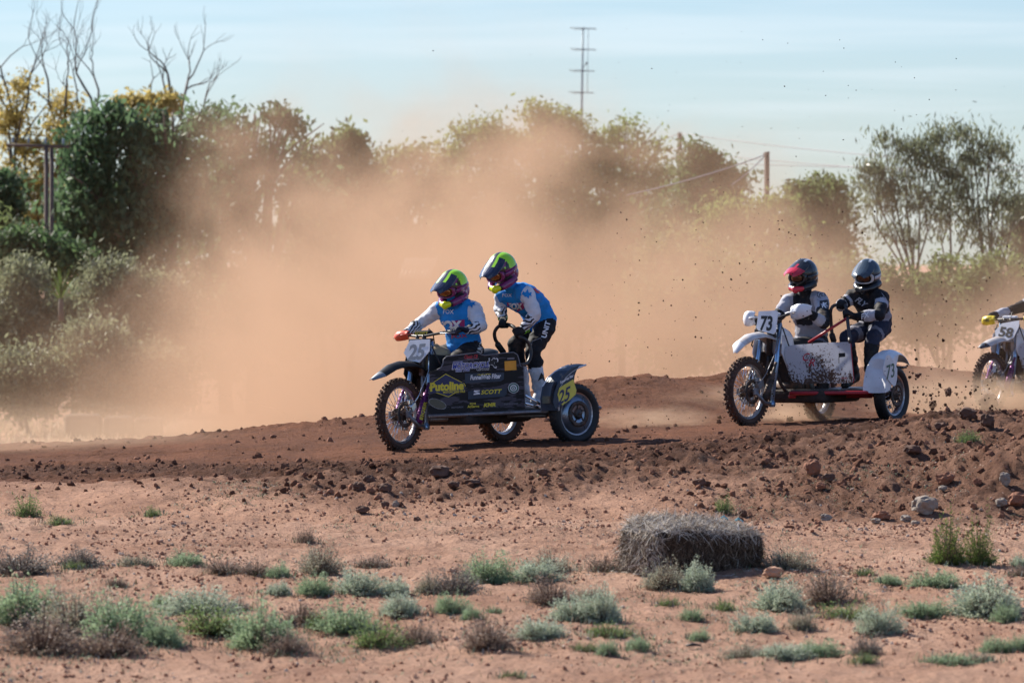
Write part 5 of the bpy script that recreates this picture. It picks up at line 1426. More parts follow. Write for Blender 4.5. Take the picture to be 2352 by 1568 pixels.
def helmet(root, c, fwd, up, sc, zone, mats, peak, lens, frame, peakzone=None, txt=None, label=None):
    """off-road helmet: shell with chin bar, peak, goggles with lens and strap"""
    fwd = Vector(fwd).normalized(); left = Vector(up).cross(fwd).normalized(); upv = fwd.cross(left).normalized()
    R = Matrix((fwd, left, upv)).transposed(); c = Vector(c)
    h = empty('helmet', parent=root); h.matrix_local = Matrix.Translation(c) @ R.to_4x4() @ Matrix.Scale(sc, 4)
    mb = MB(); mb.ball((-.012, 0, .02), (.140, .118, .128), nu=28, nv=18); mb.ball((-.05, 0, -.04), (.105, .108, .10), nu=20, nv=12)
    for sg in (-1, 1):
        mb.tube([(-.02, sg * .095, -.075), (.06, sg * .088, -.092), (.115, sg * .06, -.104), (.15, sg * .012, -.110)], [.038, .035, .031, .027], n=10)
    mb.ball((.156, 0, -.112), (.030, .030, .036))
    mb.tube([(-.13, 0, .03), (-.155, 0, -.02)], [.05, .03], n=10)
    me = rig_mesh(mb, .006, 5); me.name = 'shell'
    for m in mats: me.materials.append(m)
    nf = len(me.polygons); ct = np.zeros(nf * 3); me.polygons.foreach_get('center', ct); ct = ct.reshape(-1, 3)
    mi = np.array([zone(*p) for p in ct], np.int32); me.polygons.foreach_set('material_index', mi); me.polygons.foreach_set('use_smooth', np.ones(nf, bool))
    link('shell', me, h)
    # peak
    mb = MB(); top = []; bot = []
    for k, (x, z, w) in enumerate(((.05, .135, .085), (.10, .112, .096), (.16, .088, .098), (.22, .066, .088), (.275, .048, .045))):
        rt, rb = [], []
        for j in range(9):
            u = j / 4 - 1; q = Vector((x - .02 * u * u, w * u, z - .034 * abs(u) ** 2.2)); rt.append(q); rb.append(q - Vector((0, 0, .006)))
        top.append(rt); bot.append(rb)
    mb.loft([a + b[::-1] for a, b in zip(top, bot)], smooth=False)
    po = mb.build('peak', peak, h)
    if peakzone:
        for p in po.data.polygons: p.material_index = peakzone(*p.center)
    mb = MB(); n = 14; r1, r2 = [], []
    def eye(k, grow, dx):
        t = 2 * math.pi * k / 22; yy = .083 * grow * math.copysign(abs(math.cos(t)) ** .7, math.cos(t)); zz = .043 * grow * math.copysign(abs(math.sin(t)) ** .7, math.sin(t))
        x = .128 + dx - .55 * yy * yy / .083 * .55
        return Vector((x, yy, zz - .012))
    mb.loft([[eye(k, 1.0, -.03) for k in range(22)], [eye(k, 1.12, .0) for k in range(22)], [eye(k, 1.06, .014) for k in range(22)], [eye(k, .86, .012) for k in range(22)], [eye(k, .86, -.01) for k in range(22)]], cap=False)
    go = mb.build('goggles', frame, h)
    mb = MB(); mb.loft([[eye(k, .87, .006) for k in range(22)], [eye(k, .45, .012) for k in range(22)], [eye(k, .05, .014) for k in range(22)]], cap=True); mb.build('lens', lens, go)
    mb = MB(); st_ = []
    for sg in (-1, 1):
        mb.loft([[Vector((x, sg * y, z + e)) for e in (-.016, .016)] + [Vector((x, sg * (y + .003), z + e)) for e in (.016, -.016)] for x, y, z in ((.095, .098, -.012), (.05, .116, -.008), (-.02, .122, .0), (-.09, .10, .008))])
    mb.build('goggle_strap', frame, h)
    if txt:
        for (s_, x, z, w, hh, m) in txt:
            V, Fs = fit_text(s_, w, hh, bold=.04)
            pts = []
            for p in V:
                xx = x - p[0]; zz = z + p[1]; d = max(.02, 1 - ((xx + .012) / .140) ** 2 - ((zz - .02) / .128) ** 2)
                pts.append(Vector((xx, .1185 * math.sqrt(d) + .004, zz)))
            flat_mesh('lettering', pts, Fs, m, h)
    return h

# ------------------------------------------------ crew of machine 1
def hz1(x, y, z):
    if z < -.07 and x > .08: return 2 if x > .148 else (1 if x < .14 else 0)                       # yellow mouthpiece, black
    if x > .075 and -.066 < z < .05: return 0
    if z < -.06: return 1
    if -.06 <= z < -.01: return 0 if x > .02 else 1
    if abs(y) < .022 and z > .05: return 0
    if z > .035 and abs(y) < .095:
        if x < -.085: return 1
        if .05 < z < .085 and x > -.01 and abs(y) > .06: return 1
        return 3
    if x < -.08: return 1
    return 1 if z < .02 else (0 if x > .03 else 3)
HM1 = [M_hblack, M_hpurple, M_hyel, M_lime]
def pz1(x, y, z): return 1 if (.03 < abs(y) < .05 and x < .15) else 0
def jz1(name, t, p, n, lat):
    if name == 'torso': return 0 if t > -.01 else 3
    if name == 'neck': return 5 if t > .25 else 1
    if name.startswith('arm'): return 1
    if name.startswith('fore'): return 2 if t > .08 else 1
    if name.startswith('thigh'): return 3
    if name.startswith('shin'): return 4 if t > .40 else 3
    return 4
BM1 = [M_blue, M_sleeve, M_zebra, M_pants, M_boot_w, M_skin]
def fox_head(s):
    return outline2d([(x * s, y * s) for x, y in ((-1, -.1), (-.75, .55), (-.35, .25), (.15, .95), (.35, .2), (.9, .35), (.75, -.15), (.95, -.45), (.45, -.35), (.3, -.95), (-.05, -.55), (-.45, -.6), (-.55, -.3))])

fr = B1
R1 = dict(pelvis=fr.y(1068, 800, 0), belly=fr.y(1062, 752, .02), neck=fr.y(1044, 696, 0), head=fr.y(1036, 664, .01),
          shR=fr.y(1005, 713, -.18), shL=fr.y(1088, 709, .18), elR=fr.y(963, 744, -.40), elL=fr.y(1106, 748, .40), wrR=fr.y(934, 763, -.345), wrL=fr.y(1074, 757, .335),
          hipL=fr.y(1086, 803, .11), hipR=fr.y(1056, 803, -.11), knL=(.93, .21, .80), knR=(.90, -.21, .80), anL=(.72, .24, .42), anR=(.72, -.24, .42), toL=(.88, .25, .36), toR=(.88, -.25, .36))
p1, b1, v1, _ = person(fr, 'rider in blue jersey with zebra print sleeves seated on the black sidecar motorcycle', R1, BM1, jz1, seed=1)
gl = Vector((1.03, .345, 1.11)); gr = Vector((1.0, -.345, 1.077))
glove(p1, R1['wrR'], gr, Vector((.02, 1, 0)), M_glove_n, thumb=-1); glove(p1, R1['wrL'], gl, Vector((-.02, 1, 0)), M_glove_n, thumb=1)
helmet(p1, fr.y(1040, 660, .0), (1, .10, -.24), (.2, 0, 1), 1.16, hz1, HM1, [M_hnavy, M_lime], M_lens_a, M_hpurple, pz1, [('FOX', -.045, .0, .07, .03, M_pink)])
def jersey_prints(bvh, body, chest, fox, shoulder, leg, frm, k=1.0, slope=0.0, back=None):
    (cx, cy, w, h) = chest
    band = [(-.5, .36), (-.2, .28), (0, .16), (.2, .3), (.5, .36), (.5, -.2), (.1, -.44), (-.05, -.5), (-.34, -.34), (-.46, 0)]
    print_on(frm, bvh, c1, fine(outline2d([(x * w, y * h) for x, y in band]), 3), cx, cy, M_pink, body, 'print', slope)
    print_on(frm, bvh, c1, fine(fit_text('FOX', w * .82, h * .56, bold=.06), 1), cx, cy - h * .02, M_whiteink, body, 'lettering', slope, off=.0055)
    print_on(frm, bvh, c1, fine(fit_text('FOX', fox[2], fox[3], bold=.01), 1), fox[0], fox[1], M_whiteink, body, 'lettering', slope, off=.0045)
    print_on(frm, bvh, c1, fine(fox_head(shoulder[2]), 2), shoulder[0], shoulder[1], M_blue, body, 'emblem', off=.004)
    print_on(frm, bvh, c1, fine(fit_text('UNIT', leg[2], leg[3], bold=.03), 1), leg[0], leg[1], M_whiteink, body, 'lettering', rot=leg[4], off=.004)
jersey_prints(v1, b1, (625, 612, 200, 120), (614, 516, 74, 28), (768, 458, 34), (838, 765, 74, 40, 1.2), fr)
print_on(fr, v1, c1, fine(fit_text('FOX', 110, 26, bold=.02), 1), 690, 685, M_redink, b1, 'lettering', slope=-.1)

Q1 = dict(pelvis=fr.y(1243, 740, .52), belly=fr.y(1226, 705, .52), neck=fr.y(1176, 664, .53), head=fr.y(1152, 628, .53),
          shR=fr.y(1153, 681, .36), shL=fr.y(1211, 676, .70), elR=fr.y(1149, 707, .31), elL=fr.y(1229, 722, .80), wrR=fr.y(1155, 731, .41), wrL=fr.y(1202, 757, .70),
          hipL=fr.y(1252, 750, .62), hipR=fr.y(1230, 750, .42), knL=fr.y(1224, 806, .66), knR=fr.y(1184, 792, .44), anL=fr.y(1241, 900, .70), anR=(.18, .46, .43), toL=fr.y(1228, 922, .73), toR=(.33, .47, .38))
p2, b2, v2, _ = person(fr, 'passenger in blue jersey with zebra sleeves standing and leaning over the black grab rail', Q1, BM1, jz1, seed=2)
g1, g2 = fr.y(*c1(1000, 603), .52), fr.y(*c1(1092, 660), .70)
ax1 = fr.y(*c1(962, 618), .44) - fr.y(*c1(1055, 615), .62); ax2 = fr.y(*c1(1082, 640), .68) - fr.y(*c1(1108, 688), .73)
glove(p2, Q1['wrR'], g1, ax1, M_glove, M_lime_cuff, thumb=-1); glove(p2, Q1['wrL'], g2, ax2, M_glove, M_lime_cuff, thumb=1)
helmet(p2, fr.y(1152, 621, .53), (1, .10, -.34), (.3, 0, 1), 1.16, hz1, HM1, [M_hnavy, M_lime], M_lens_a, M_hpurple, pz1, [('FOX', -.045, .0, .07, .03, M_pink)])
jersey_prints(v2, b2, (1080, 478, 120, 80), (1022, 400, 66, 24), (1160, 392, 36), (1290, 640, 118, 36, 1.3), fr)
print_on(fr, v2, c1, fine(fit_text('25', 120, 70, bold=.03), 1), 1225, 330, M_redink, b2, 'lettering', rot=-.95)
print_on(fr, v2, c1, fine(outline2d([(-30, -30), (-6, 30), (8, 12), (30, 22), (14, -4), (20, -34), (0, -12)]), 1), 1264, 968, M_ink, b2, 'emblem', off=.004)
print_on(fr, v2, c1, fine(outline2d([(-34, -24), (-30, 2), (32, 26), (36, 0), (30, 20), (-26, -3), (-30, -25)]), 1), 1224, 722, M_greyink, b2, 'print', off=.004)

# ------------------------------------------------ crew of machine 2
fr = B2
def hz2(x, y, z):
    if z < -.07 and x > .09: return 1 if x > .135 and z < -.085 else 0
    if x > .08 and -.06 < z < .05: return 0
    if z > .10 and .035 < abs(y) < .055: return 2
    if z > .03 and x < .02: return 3
    return 0
R2 = dict(pelvis=fr.y(1864, 790, 0), belly=fr.y(1862, 745, .01), neck=fr.y(1852, 678, 0), head=fr.y(1845, 640, 0),
          shR=fr.y(1812, 692, -.185), shL=fr.y(1886, 690, .185), elR=(.55, -.28, 1.0), elL=fr.y(1893, 742, .40), wrR=(.90, -.335, 1.05), wrL=(.93, .33, 1.10),
          hipL=fr.y(1882, 793, .11), hipR=fr.y(1848, 793, -.11), knL=(.60, .24, .74), knR=(.60, -.24, .74), anL=(.50, .26, .38), anR=(.50, -.26, .38), toL=(.66, .27, .33), toR=(.66, -.27, .33))
def jz2(name, t, p, n, lat):
    if name == 'torso': return 3 if t < .02 else (0 if (t > .55 and abs(lat) < .10) else 1)
    if name == 'neck': return 0
    if name.startswith('arm'): return 2 if t < .5 else 0
    if name.startswith('fore'): return 2 if .2 < t < .75 else 0
    if name.startswith('thigh'): return 4 if .35 < t < .6 else 3
    if name.startswith('shin'): return 5 if t > .4 else 3
    return 5
BM2 = [M_jblack, M_jgrey, M_jsilver, M_pants, M_pgrey, M_boot_b]
p3, b3, v3, _ = person(fr, 'rider in grey and black jersey and red peaked helmet seated on number 73 machine', R2, BM2, jz2, seed=3)
glove(p3, R2['wrR'], Vector((.975, -.33, 1.065)), Vector((.25, 1, .05)), M_glove, thumb=-1); glove(p3, R2['wrL'], Vector((1.105, .335, 1.145)), Vector((-.2, 1, .1)), M_glove, thumb=1)
def pz2(x, y, z): return 1 if x > .12 and math.sin(y * 90) * .03 + x > .15 else 0
helmet(p3, fr.y(1845, 632, .0), (1, -.10, -.10), (.1, 0, 1), 1.14, hz2, [M_hblack, M_hred, M_hsilver, M_hteal], [M_hblack, M_hred], M_lens_d, M_hblack, pz2, [('FLY', -.06, -.035, .06, .03, M_whiteink)])
print_on(fr, v3, c6, fine(fit_text('FLY', 100, 36, bold=.03, shear=.2), 1), 720, 545, M_ink, b3, 'lettering')
el = [(70 * math.cos(a), 30 * math.sin(a)) for a in np.linspace(0, 6.28, 24)[:-1]]
print_on(fr, v3, c6, fine(outline2d([(x * .72, y) for x, y in el]), 2), 884, 408, M_ink, b3, 'emblem', off=.003)
print_on(fr, v3, c6, fine(outline2d([(x * .64, y * .82) for x, y in el]), 2), 884, 408, M_jsilver, b3, 'emblem', off=.0045)
print_on(fr, v3, c6, fine(fit_text('FLY', 66, 27, bold=.03, shear=.2), 1), 884, 408, M_ink, b3, 'lettering', off=.006)
print_on(fr, v3, c6, fine(outline2d([(-34, -40), (-36, 34), (30, 44), (38, -36)]), 2), 892, 492, M_ink, b3, 'print', off=.003)
print_on(fr, v3, c6, fine(fit_text('K', 44, 48, bold=.03, shear=.2), 1), 896, 496, M_whiteink, b3, 'lettering', off=.005)
print_on(fr, v3, c6, fine(outline2d([(-70, 10), (-40, -14), (40, -14), (70, 12), (40, -2), (-40, -2)]), 2), 722, 600, M_ink, b3, 'print', off=.003)

Q2 = dict(pelvis=fr.y(2014, 745, .58), belly=fr.y(2006, 712, .58), neck=fr.y(1994, 672, .57), head=fr.y(1991, 640, .56),
          shR=fr.y(1957, 683, .40), shL=fr.y(2026, 685, .74), elR=fr.y(1937, 690, .35), elL=fr.y(2021, 724, .84), wrR=fr.y(1934, 697, .43), wrL=fr.y(1962, 726, .58),
          hipL=fr.y(2024, 752, .66), hipR=fr.y(2000, 752, .48), knL=fr.y(2004, 776, .68), knR=fr.y(1944, 776, .44), anL=fr.y(1998, 848, .68), anR=fr.y(1962, 862, .44), toL=(.30, .70, .38), toR=(.40, .45, .38))
Q2['elR'] = Q2['elR'] + Vector((-.02, -.03, -.05))
def jz3(name, t, p, n, lat):
    if name == 'torso': return 3 if t < .02 else (1 if (.25 < t < .5 and abs(lat) > .07) else 0)
    if name == 'neck': return 0
    if name.startswith('arm'): return 2 if .3 < t < .5 else 0
    if name.startswith('fore'): return 2 if .15 < t < .6 else 0
    if name.startswith('thigh'): return 4 if .62 < t < .8 else 3
    if name.startswith('shin'): return 5 if t > .45 else 0
    return 5
p4, b4, v4, _ = person(fr, 'passenger in black jersey with blue grey helmet crouching behind the mud spattered white panel', Q2, [M_jblack, M_jgrey, M_jsilver, M_pnavy, M_pgrey, M_boot_b], jz3, seed=4)
glove(p4, Q2['wrR'], fr.y(*c6(1036, 491), .46), Vector((.3, -1, 0)), M_glove, thumb=-1); glove(p4, Q2['wrL'], fr.y(*c6(1080, 570), .575), fr.y(*c6(1072, 505), .52) - fr.y(*c6(1097, 700), .68), M_glove, thumb=1)
def hz3(x, y, z):
    if z < -.07 and x > .09: return 0
    if x > .08 and -.06 < z < .05: return 0
    if z > .09 and .03 < abs(y) < .05: return 1
    if z > .0: return 2
    if x < -.03 and -.07 < z < -.03: return 1
    return 0
helmet(p4, fr.y(1992, 632, .56), (1, .12, -.16), (.1, 0, 1), 1.12, hz3, [M_hblack, M_hsilver, M_hteal], [M_hteal, M_hsilver], M_lens_d, M_sgrey, None)
print_on(fr, v4, c6, fine(fit_text('FLY', 110, 48, bold=.03, shear=.3), 1), 1205, 470, M_jsilver, b4, 'lettering', rot=-.6)
print_on(fr, v4, c6, fine(fit_text('FX', 84, 44, bold=.02, shear=.4), 1), 1236, 580, M_whiteink, b4, 'lettering', rot=.35)
print_on(fr, v4, c6, fine(outline2d([(-50, 26), (-20, 40), (24, -44), (16, -50), (-24, 20)]), 2), 1388, 400, M_jsilver, b4, 'print', off=.003)

# ------------------------------------------------ rider of machine 3
fr = B3
R3 = dict(pelvis=(.15, .05, .88), belly=(.20, .08, 1.05), neck=(.30, .12, 1.34), head=(.34, .14, 1.48), shR=(.32, -.06, 1.27), shL=(.28, .31, 1.27), elR=(.59, -.26, 1.15), elL=(.62, .40, 1.12), wrR=(.93, -.345, 1.09), wrL=(.93, .345, 1.10),
          hipL=(.18, .15, .86), hipR=(.18, -.06, .86), knL=(.58, .24, .78), knR=(.58, -.22, .78), anL=(.52, .25, .40), anR=(.52, -.25, .40), toL=(.68, .26, .35), toR=(.68, -.26, .35))
p5, b5, v5, _ = person(fr, 'rider of number 58, only the dark sleeved forearm reaching the bars in frame', R3, [M_jblack, M_jblack, M_jsilver, M_pants, M_pgrey, M_boot_b], jz2, seed=5)
glove(p5, R3['wrR'], Vector((1.005, -.35, 1.042)), Vector((0, 1, 0)), M_glove, thumb=-1); glove(p5, R3['wrL'], Vector((1.005, .35, 1.07)), Vector((0, 1, 0)), M_glove, thumb=1)
helmet(p5, (.36, .14, 1.50), (1, 0, -.15), (.1, 0, 1), 1.12, hz3, [M_hblack, M_hsilver, M_hteal], [M_hteal, M_hsilver], M_lens_d, M_sgrey, None)
# ================================================================ FOREGROUND
def ico(sub, seed, rough=.28, flat=.75):
    bm = bmesh.new(); bmesh.ops.create_icosphere(bm, subdivisions=sub, radius=1); rs = np.random.default_rng(seed); o = rs.uniform(0, 50, 3)
    V = []
    for v in bm.verts:
        p = v.co; k = 1 + rough * (mnoise.noise(Vector(p * 1.3) + Vector(o)) * 1.5 + .8 * mnoise.noise(Vector(p * 3.1) + Vector(o)) + .35 * mnoise.noise(Vector(p * 7) + Vector(o)))
        V.append((p.x * k, p.y * k * .9, p.z * k * flat))
    bm.verts.index_update(); Fs = [[v.index for v in f.verts] for f in bm.faces]; bm.free()
    return np.array(V), np.array(Fs)
ICO0 = [ico(1, i, .32) for i in range(6)]
def rot_mats(n, r):
    q = r.normal(size=(n, 4)); q /= np.linalg.norm(q, axis=1)[:, None]; w, x, y, z = q.T
    return np.stack([np.stack([1 - 2 * (y * y + z * z), 2 * (x * y - z * w), 2 * (x * z + y * w)], 1), np.stack([2 * (x * y + z * w), 1 - 2 * (x * x + z * z), 2 * (y * z - x * w)], 1), np.stack([2 * (x * z - y * w), 2 * (y * z + x * w), 1 - 2 * (x * x + y * y)], 1)], 1)
def scatter(name, label, P, S, mat, seed, shapes=None):
    r = np.random.default_rng(seed); shapes = shapes or ICO0; n = len(P); Vs, Fs, b = [], [], 0
    which = r.integers(0, len(shapes), n); Rm = rot_mats(n, r)
    for k, (V, Fc) in enumerate(shapes):
        ii = np.nonzero(which == k)[0]
        if not len(ii): continue
        W = np.einsum('nij,vj->nvi', Rm[ii], V) * S[ii][:, None, None] + P[ii][:, None, :]
        Vs.append(W.reshape(-1, 3)); off = (np.arange(len(ii)) * len(V))[:, None, None] + Fc[None]; Fs.append(off.reshape(-1, 3) + b); b += len(ii) * len(V)
    o = link(name, np_mesh(name, np.concatenate(Vs), np.concatenate(Fs), [mat] if not isinstance(mat, list) else mat)); tag(o, label, name.replace('_', ' '), kind='stuff'); return o
def island_mat(name, stops, rough=.95):
    m, t, b, o = nodes_of(name); g = nn(t, 'ShaderNodeNewGeometry'); r = ramp(t, stops); t.links.new(g.outputs['Random Per Island'], r.inputs['Fac'])
    n2 = nn(t, 'ShaderNodeTexNoise', i_Scale=60, i_Detail=3); tc = nn(t, 'ShaderNodeTexCoord'); t.links.new(tc.outputs['Object'], n2.inputs['Vector'])
    r2 = ramp(t, [(.3, (.8, .8, .8)), (.7, (1.15, 1.15, 1.15))]); t.links.new(n2.outputs['Fac'], r2.inputs['Fac'])
    mu = nn(t, 'ShaderNodeMix', data_type='RGBA', blend_type='MULTIPLY'); mu.inputs['Factor'].default_value = 1
    t.links.new(r.outputs[0], mu.inputs['A']); t.links.new(r2.outputs[0], mu.inputs['B']); t.links.new(mu.outputs['Result'], b.inputs['Base Color']); b.inputs['Roughness'].default_value = rough; b.inputs['Specular IOR Level'].default_value = .1
    return m
M_clod = island_mat('moist_clod', [(0, (.10, .045, .028)), (.5, (.165, .076, .046)), (1, (.28, .14, .09))])
M_pebble = island_mat('pebble', [(0, (.26, .125, .08)), (.7, (.38, .20, .13)), (.86, (.40, .26, .19)), (1, (.52, .45, .38))])
r = np.random.default_rng(21)
def spread(n, x0, x1, y0, y1, keep):
    x = r.uniform(x0, x1, n); y = r.uniform(y0, y1, n); k = r.uniform(0, 1, n) < keep(x, y); return x[k], y[k]
x, y = spread(20000, -5.6, 5.9, 46.2, 54, lambda x, y: np.clip(masks(x, y)[0] * .9 * (0.3 + 1.4 * np.clip(fbm(x * 1.2, y, 2, 91) + .4, 0, 1)), 0, 1))
s = .006 + .040 * r.uniform(0, 1, len(x)) ** 8; P = np.stack([x, y, z_full(x, y) + s * .2], 1)
scatter('bank_clods', 'brown crumbled clods covering the bank in front of the track', P, s, M_clod, 1)
x, y = spread(20000, -5.6, 5.9, 49, 56, lambda x, y: np.clip(masks(x, y)[2] * masks(x, y)[1], 0, 1) * .8)
s = .005 + .028 * r.uniform(0, 1, len(x)) ** 8; P = np.stack([x, y, z_full(x, y) + s * .2], 1)
scatter('track_clods', 'dark moist clods churned up along the near edge of the track', P, s, M_clod, 2)
x, y = spread(2600, -6, 6.4, 52, 62, lambda x, y: .35 + .65 * np.exp(-((y - np.interp(x, COLX, CREST_Y)) / .8) ** 2))
s = .007 + .035 * r.uniform(0, 1, len(x)) ** 5; P = np.stack([x, y, z_full(x, y) + s * .2], 1)
scatter('track_crumbs', 'small dirt crumbs scattered over the race track and its far rim', P, s, M_clod, 3)
x, y = spread(70000, -5, 5.4, 33.5, 49, lambda x, y: np.clip(.35 + fbm(x * .8, y * .5, 3, 92), .05, 1))
s = .004 + .017 * r.uniform(0, 1, len(x)) ** 5; P = np.stack([x, y, z_full(x, y) + s * .3], 1)
scatter('pebbles', 'reddish pebbles strewn over the flat ground', P, s, M_pebble, 4)

# ---------------------------------------------------------------- single rocks and clods
M_rock_red = material('red_clod', (.27, .115, .065), .95, var=.3, vscale=6, bump=.8, bscale=14)
M_rock_dark = material('brown_clod', (.12, .062, .042), .95, var=.35, vscale=6, bump=.9, bscale=16)
M_rock_grey = material('grey_stone', (.27, .22, .18), .9, var=.25, vscale=5, bump=.8, bscale=12)
M_rock_tan = material('tan_stone', (.44, .25, .16), .9, var=.2, vscale=5, bump=.7, bscale=12)
RK = {'r': ('dirt_clod', M_rock_red, 'clod'), 'd': ('dirt_clod', M_rock_dark, 'clod'), 'g': ('stone', M_rock_grey, 'stone'), 't': ('stone', M_rock_tan, 'stone')}
ROCKS = [
 (1776, 1338, 50, 28, 't', 'tan squarish stone just below the right end of the straw bale'), (1738, 1362, 16, 14, 't', 'small tan stone left of the grey bush under the bale'),
 (1039, 1312, 26, 14, 't', 'pale tan stone beside the rounded silver bush left of the bale'), (1069, 1320, 12, 16, 't', 'small upright tan stone touching the silver bush left of the bale'),
 (40, 1328, 28, 16, 't', 'pale stone in front of the dark dry bush at the left edge'), (66, 1352, 30, 9, 't', 'flat pale stone below the dark dry bush on the left'),
 (2124, 1180, 62, 46, 'g', 'big pale grey boulder at the foot of the earth mound'), (2025, 1190, 44, 24, 'r', 'red clod lying left of the big grey boulder'), (2012, 1206, 24, 15, 'g', 'white stone in front of the red clod by the boulder'),
 (1898, 1199, 28, 18, 'g', 'lone grey stone on the flat between bale and mound'), (2080, 1195, 30, 18, 'g', 'small grey stone at the left foot of the big boulder'), (2103, 1214, 22, 14, 'g', 'dark grey stone in front of the big boulder'),
 (2171, 1112, 46, 32, 'r', 'bright red clod high on the earth mound'), (2166, 1128, 22, 14, 'g', 'pale stone under the bright red clod on the mound'), (2337, 1168, 44, 36, 'r', 'red clod at the right edge on the mound'), (2308, 1130, 26, 34, 'g', 'upright grey stone near the right edge on the mound'),
 (2300, 1172, 30, 22, 'g', 'rough grey stone left of the red clod at the right edge'), (2245, 1118, 22, 18, 'r', 'small red clod in the middle of the mound'), (2270, 948, 46, 46, 'd', 'largest dark lump on the lip in front of number 58'), (2222, 970, 44, 30, 'd', 'dark clod left of the largest lump on the lip'),
 (2268, 998, 34, 34, 'd', 'dark clod below the largest lump on the lip'), (2159, 992, 28, 20, 'd', 'round dark clod at the end of the track lip'), (2096, 1056, 44, 22, 'd', 'flat brown clod on the bank below the white fender'), (1866, 1098, 40, 40, 'r', 'tilted brown block on the bank casting a shadow'),
 (1902, 1110, 32, 22, 'd', 'dark clod leaning on the tilted block of the bank'), (1885, 1128, 26, 18, 'r', 'reddish clod below the tilted block of the bank'), (1606, 1122, 34, 22, 'd', 'brown clod on the bank above the straw bale'), (1706, 1190, 20, 18, 'd', 'dark clod right of the bright weed behind the bale'),
 (677, 968, 32, 20, 'd', 'biggest clod standing on the far rim of the track'), (626, 970, 26, 12, 'd', 'low clod left of the biggest one on the far rim'), (410, 990, 20, 11, 'd', 'leftmost small clod on the far rim of the track'), (792, 946, 24, 10, 'd', 'clod on the far rim close to the front mudguard'),
 (1010, 1096, 50, 28, 'd', 'wide clod below the front wheel on the track edge'), (1064, 1096, 26, 22, 'd', 'clod right of the wide one on the track edge'), (848, 1116, 30, 22, 'd', 'clod on the track edge left below the front wheel'), (1042, 1122, 30, 18, 'd', 'clod just under the wide one on the bank'),
 (1086, 1116, 38, 18, 'd', 'flat clod on the bank below the engine of number 25'), (1246, 1104, 30, 18, 'd', 'clod on the bank below the side wheel of number 25'), (824, 1138, 30, 24, 'd', 'dark clod at the left end of the crumbled bank'), (884, 1142, 34, 22, 'd', 'clod beside the dark one at the crumbled bank end'),
 (885, 1172, 20, 18, 'd', 'pointed clod at the foot of the bank'), (909, 1166, 18, 18, 'g', 'grey stone right of the pointed clod at the bank foot'), (833, 1178, 34, 20, 'd', 'low dark clod at the bank foot'), (959, 1200, 20, 13, 'd', 'lone dark clod on the flat in front of the bank')]
for i, (px, py, w, h, k, lab) in enumerate(ROCKS):
    p = ground_at(px, py - h * .12); sc = p.y / F; nm, mt, cat = RK[k]
    V, Fc = ico(3, 100 + i, .32, 1.0); hw, hh = w * sc / 2, h * sc / 2; b = V.min(0); t = V.max(0); V = (V - (b + t) / 2) / ((t - b) / 2)
    V = np.sign(V) * np.abs(V) ** .88 * np.array([hw, hw * .85, hh]); V[:, 2] += hh * .8
    a = i * 1.7; c_, s_ = math.cos(a), math.sin(a)
    o = link(nm, np_mesh(nm, V, Fc, [mt], smooth=False)); o.location = p; tag(o, lab, cat, 'single clods and stones')

# ---------------------------------------------------------------- straw bale
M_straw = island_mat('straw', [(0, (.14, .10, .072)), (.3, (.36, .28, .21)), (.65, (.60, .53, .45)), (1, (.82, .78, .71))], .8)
M_bcore = material('bale_core', (.035, .024, .017), .95, var=.4, vscale=30, bump=1, bscale=50)
bp_ = ground_at(1493, 1328); bl = empty('straw_bale', (bp_.x, bp_.y, bp_.z)); th = math.radians(27)
tag(bl, 'weathered grey straw bale lying on the red ground in front of the bank', 'straw bale')
Lb, Wb, Hb = .98, .50, .37; cB = Vector((math.cos(th) * Lb / 2 - math.sin(th) * Wb / 2, math.sin(th) * Lb / 2 + math.cos(th) * Wb / 2, 0))
bm = bmesh.new(); bmesh.ops.create_cube(bm, size=1)
for _ in range(5): bmesh.ops.subdivide_edges(bm, edges=list(bm.edges), cuts=1, use_grid_fill=True)
for v in bm.verts:
    u = v.co * 2; m_ = (abs(u.x) ** 9 + abs(u.y) ** 7 + abs(u.z) ** 7) ** (1 / 8); q = Vector((u.x / m_ * Lb / 2, u.y / m_ * Wb / 2, u.z / m_ * Hb / 2))
    q += q.normalized() * (.020 * mnoise.noise(q * 6) + .012 * mnoise.noise(q * 17))
    if q.z > 0: q.z -= .045 * max(0, q.x / Lb * 2) ** 2 + .012 * math.sin(q.x * 7)
    v.co = q
bm.normal_update(); fs = [(f.calc_center_median().copy(), f.normal.copy(), f.calc_area()) for f in bm.faces]
me = bpy.data.meshes.new('bale_core'); bm.to_mesh(me); bm.free(); me.materials.append(M_bcore); co = link('bale_core', me, bl); co.location = cB + Vector((0, 0, Hb / 2 + .015)); co.rotation_euler = (math.radians(11), 0, th)
rs = np.random.default_rng(5); ar = np.array([f[2] for f in fs]); pick = rs.choice(len(fs), 20000, p=ar / ar.sum()); n = len(pick)
C = np.array([fs[i][0] for i in pick]); N = np.array([fs[i][1] for i in pick]); D = rs.normal(size=(n, 3)); D -= N * (D * N).sum(1)[:, None] * .75; side = np.abs(N[:, 2]) < .5; D[side, 2] -= 1.3
D /= np.linalg.norm(D, axis=1)[:, None]; D += N * rs.uniform(.0, .28, n)[:, None]; ln = rs.uniform(.035, .13, n)[:, None]; S_ = np.cross(D, N + rs.normal(0, .3, (n, 3))); S_ /= np.linalg.norm(S_, axis=1)[:, None]; S_ *= .0016
P = C + N * .002; B_ = P + D * ln * .5 + N * .004; E_ = P + D * ln
top_ = (N[:, 2] > .45) | ((C[:, 0] < -Lb * .40) & (rs.uniform(0, 1, n) < .5)) | (rs.uniform(0, 1, n) < .05)
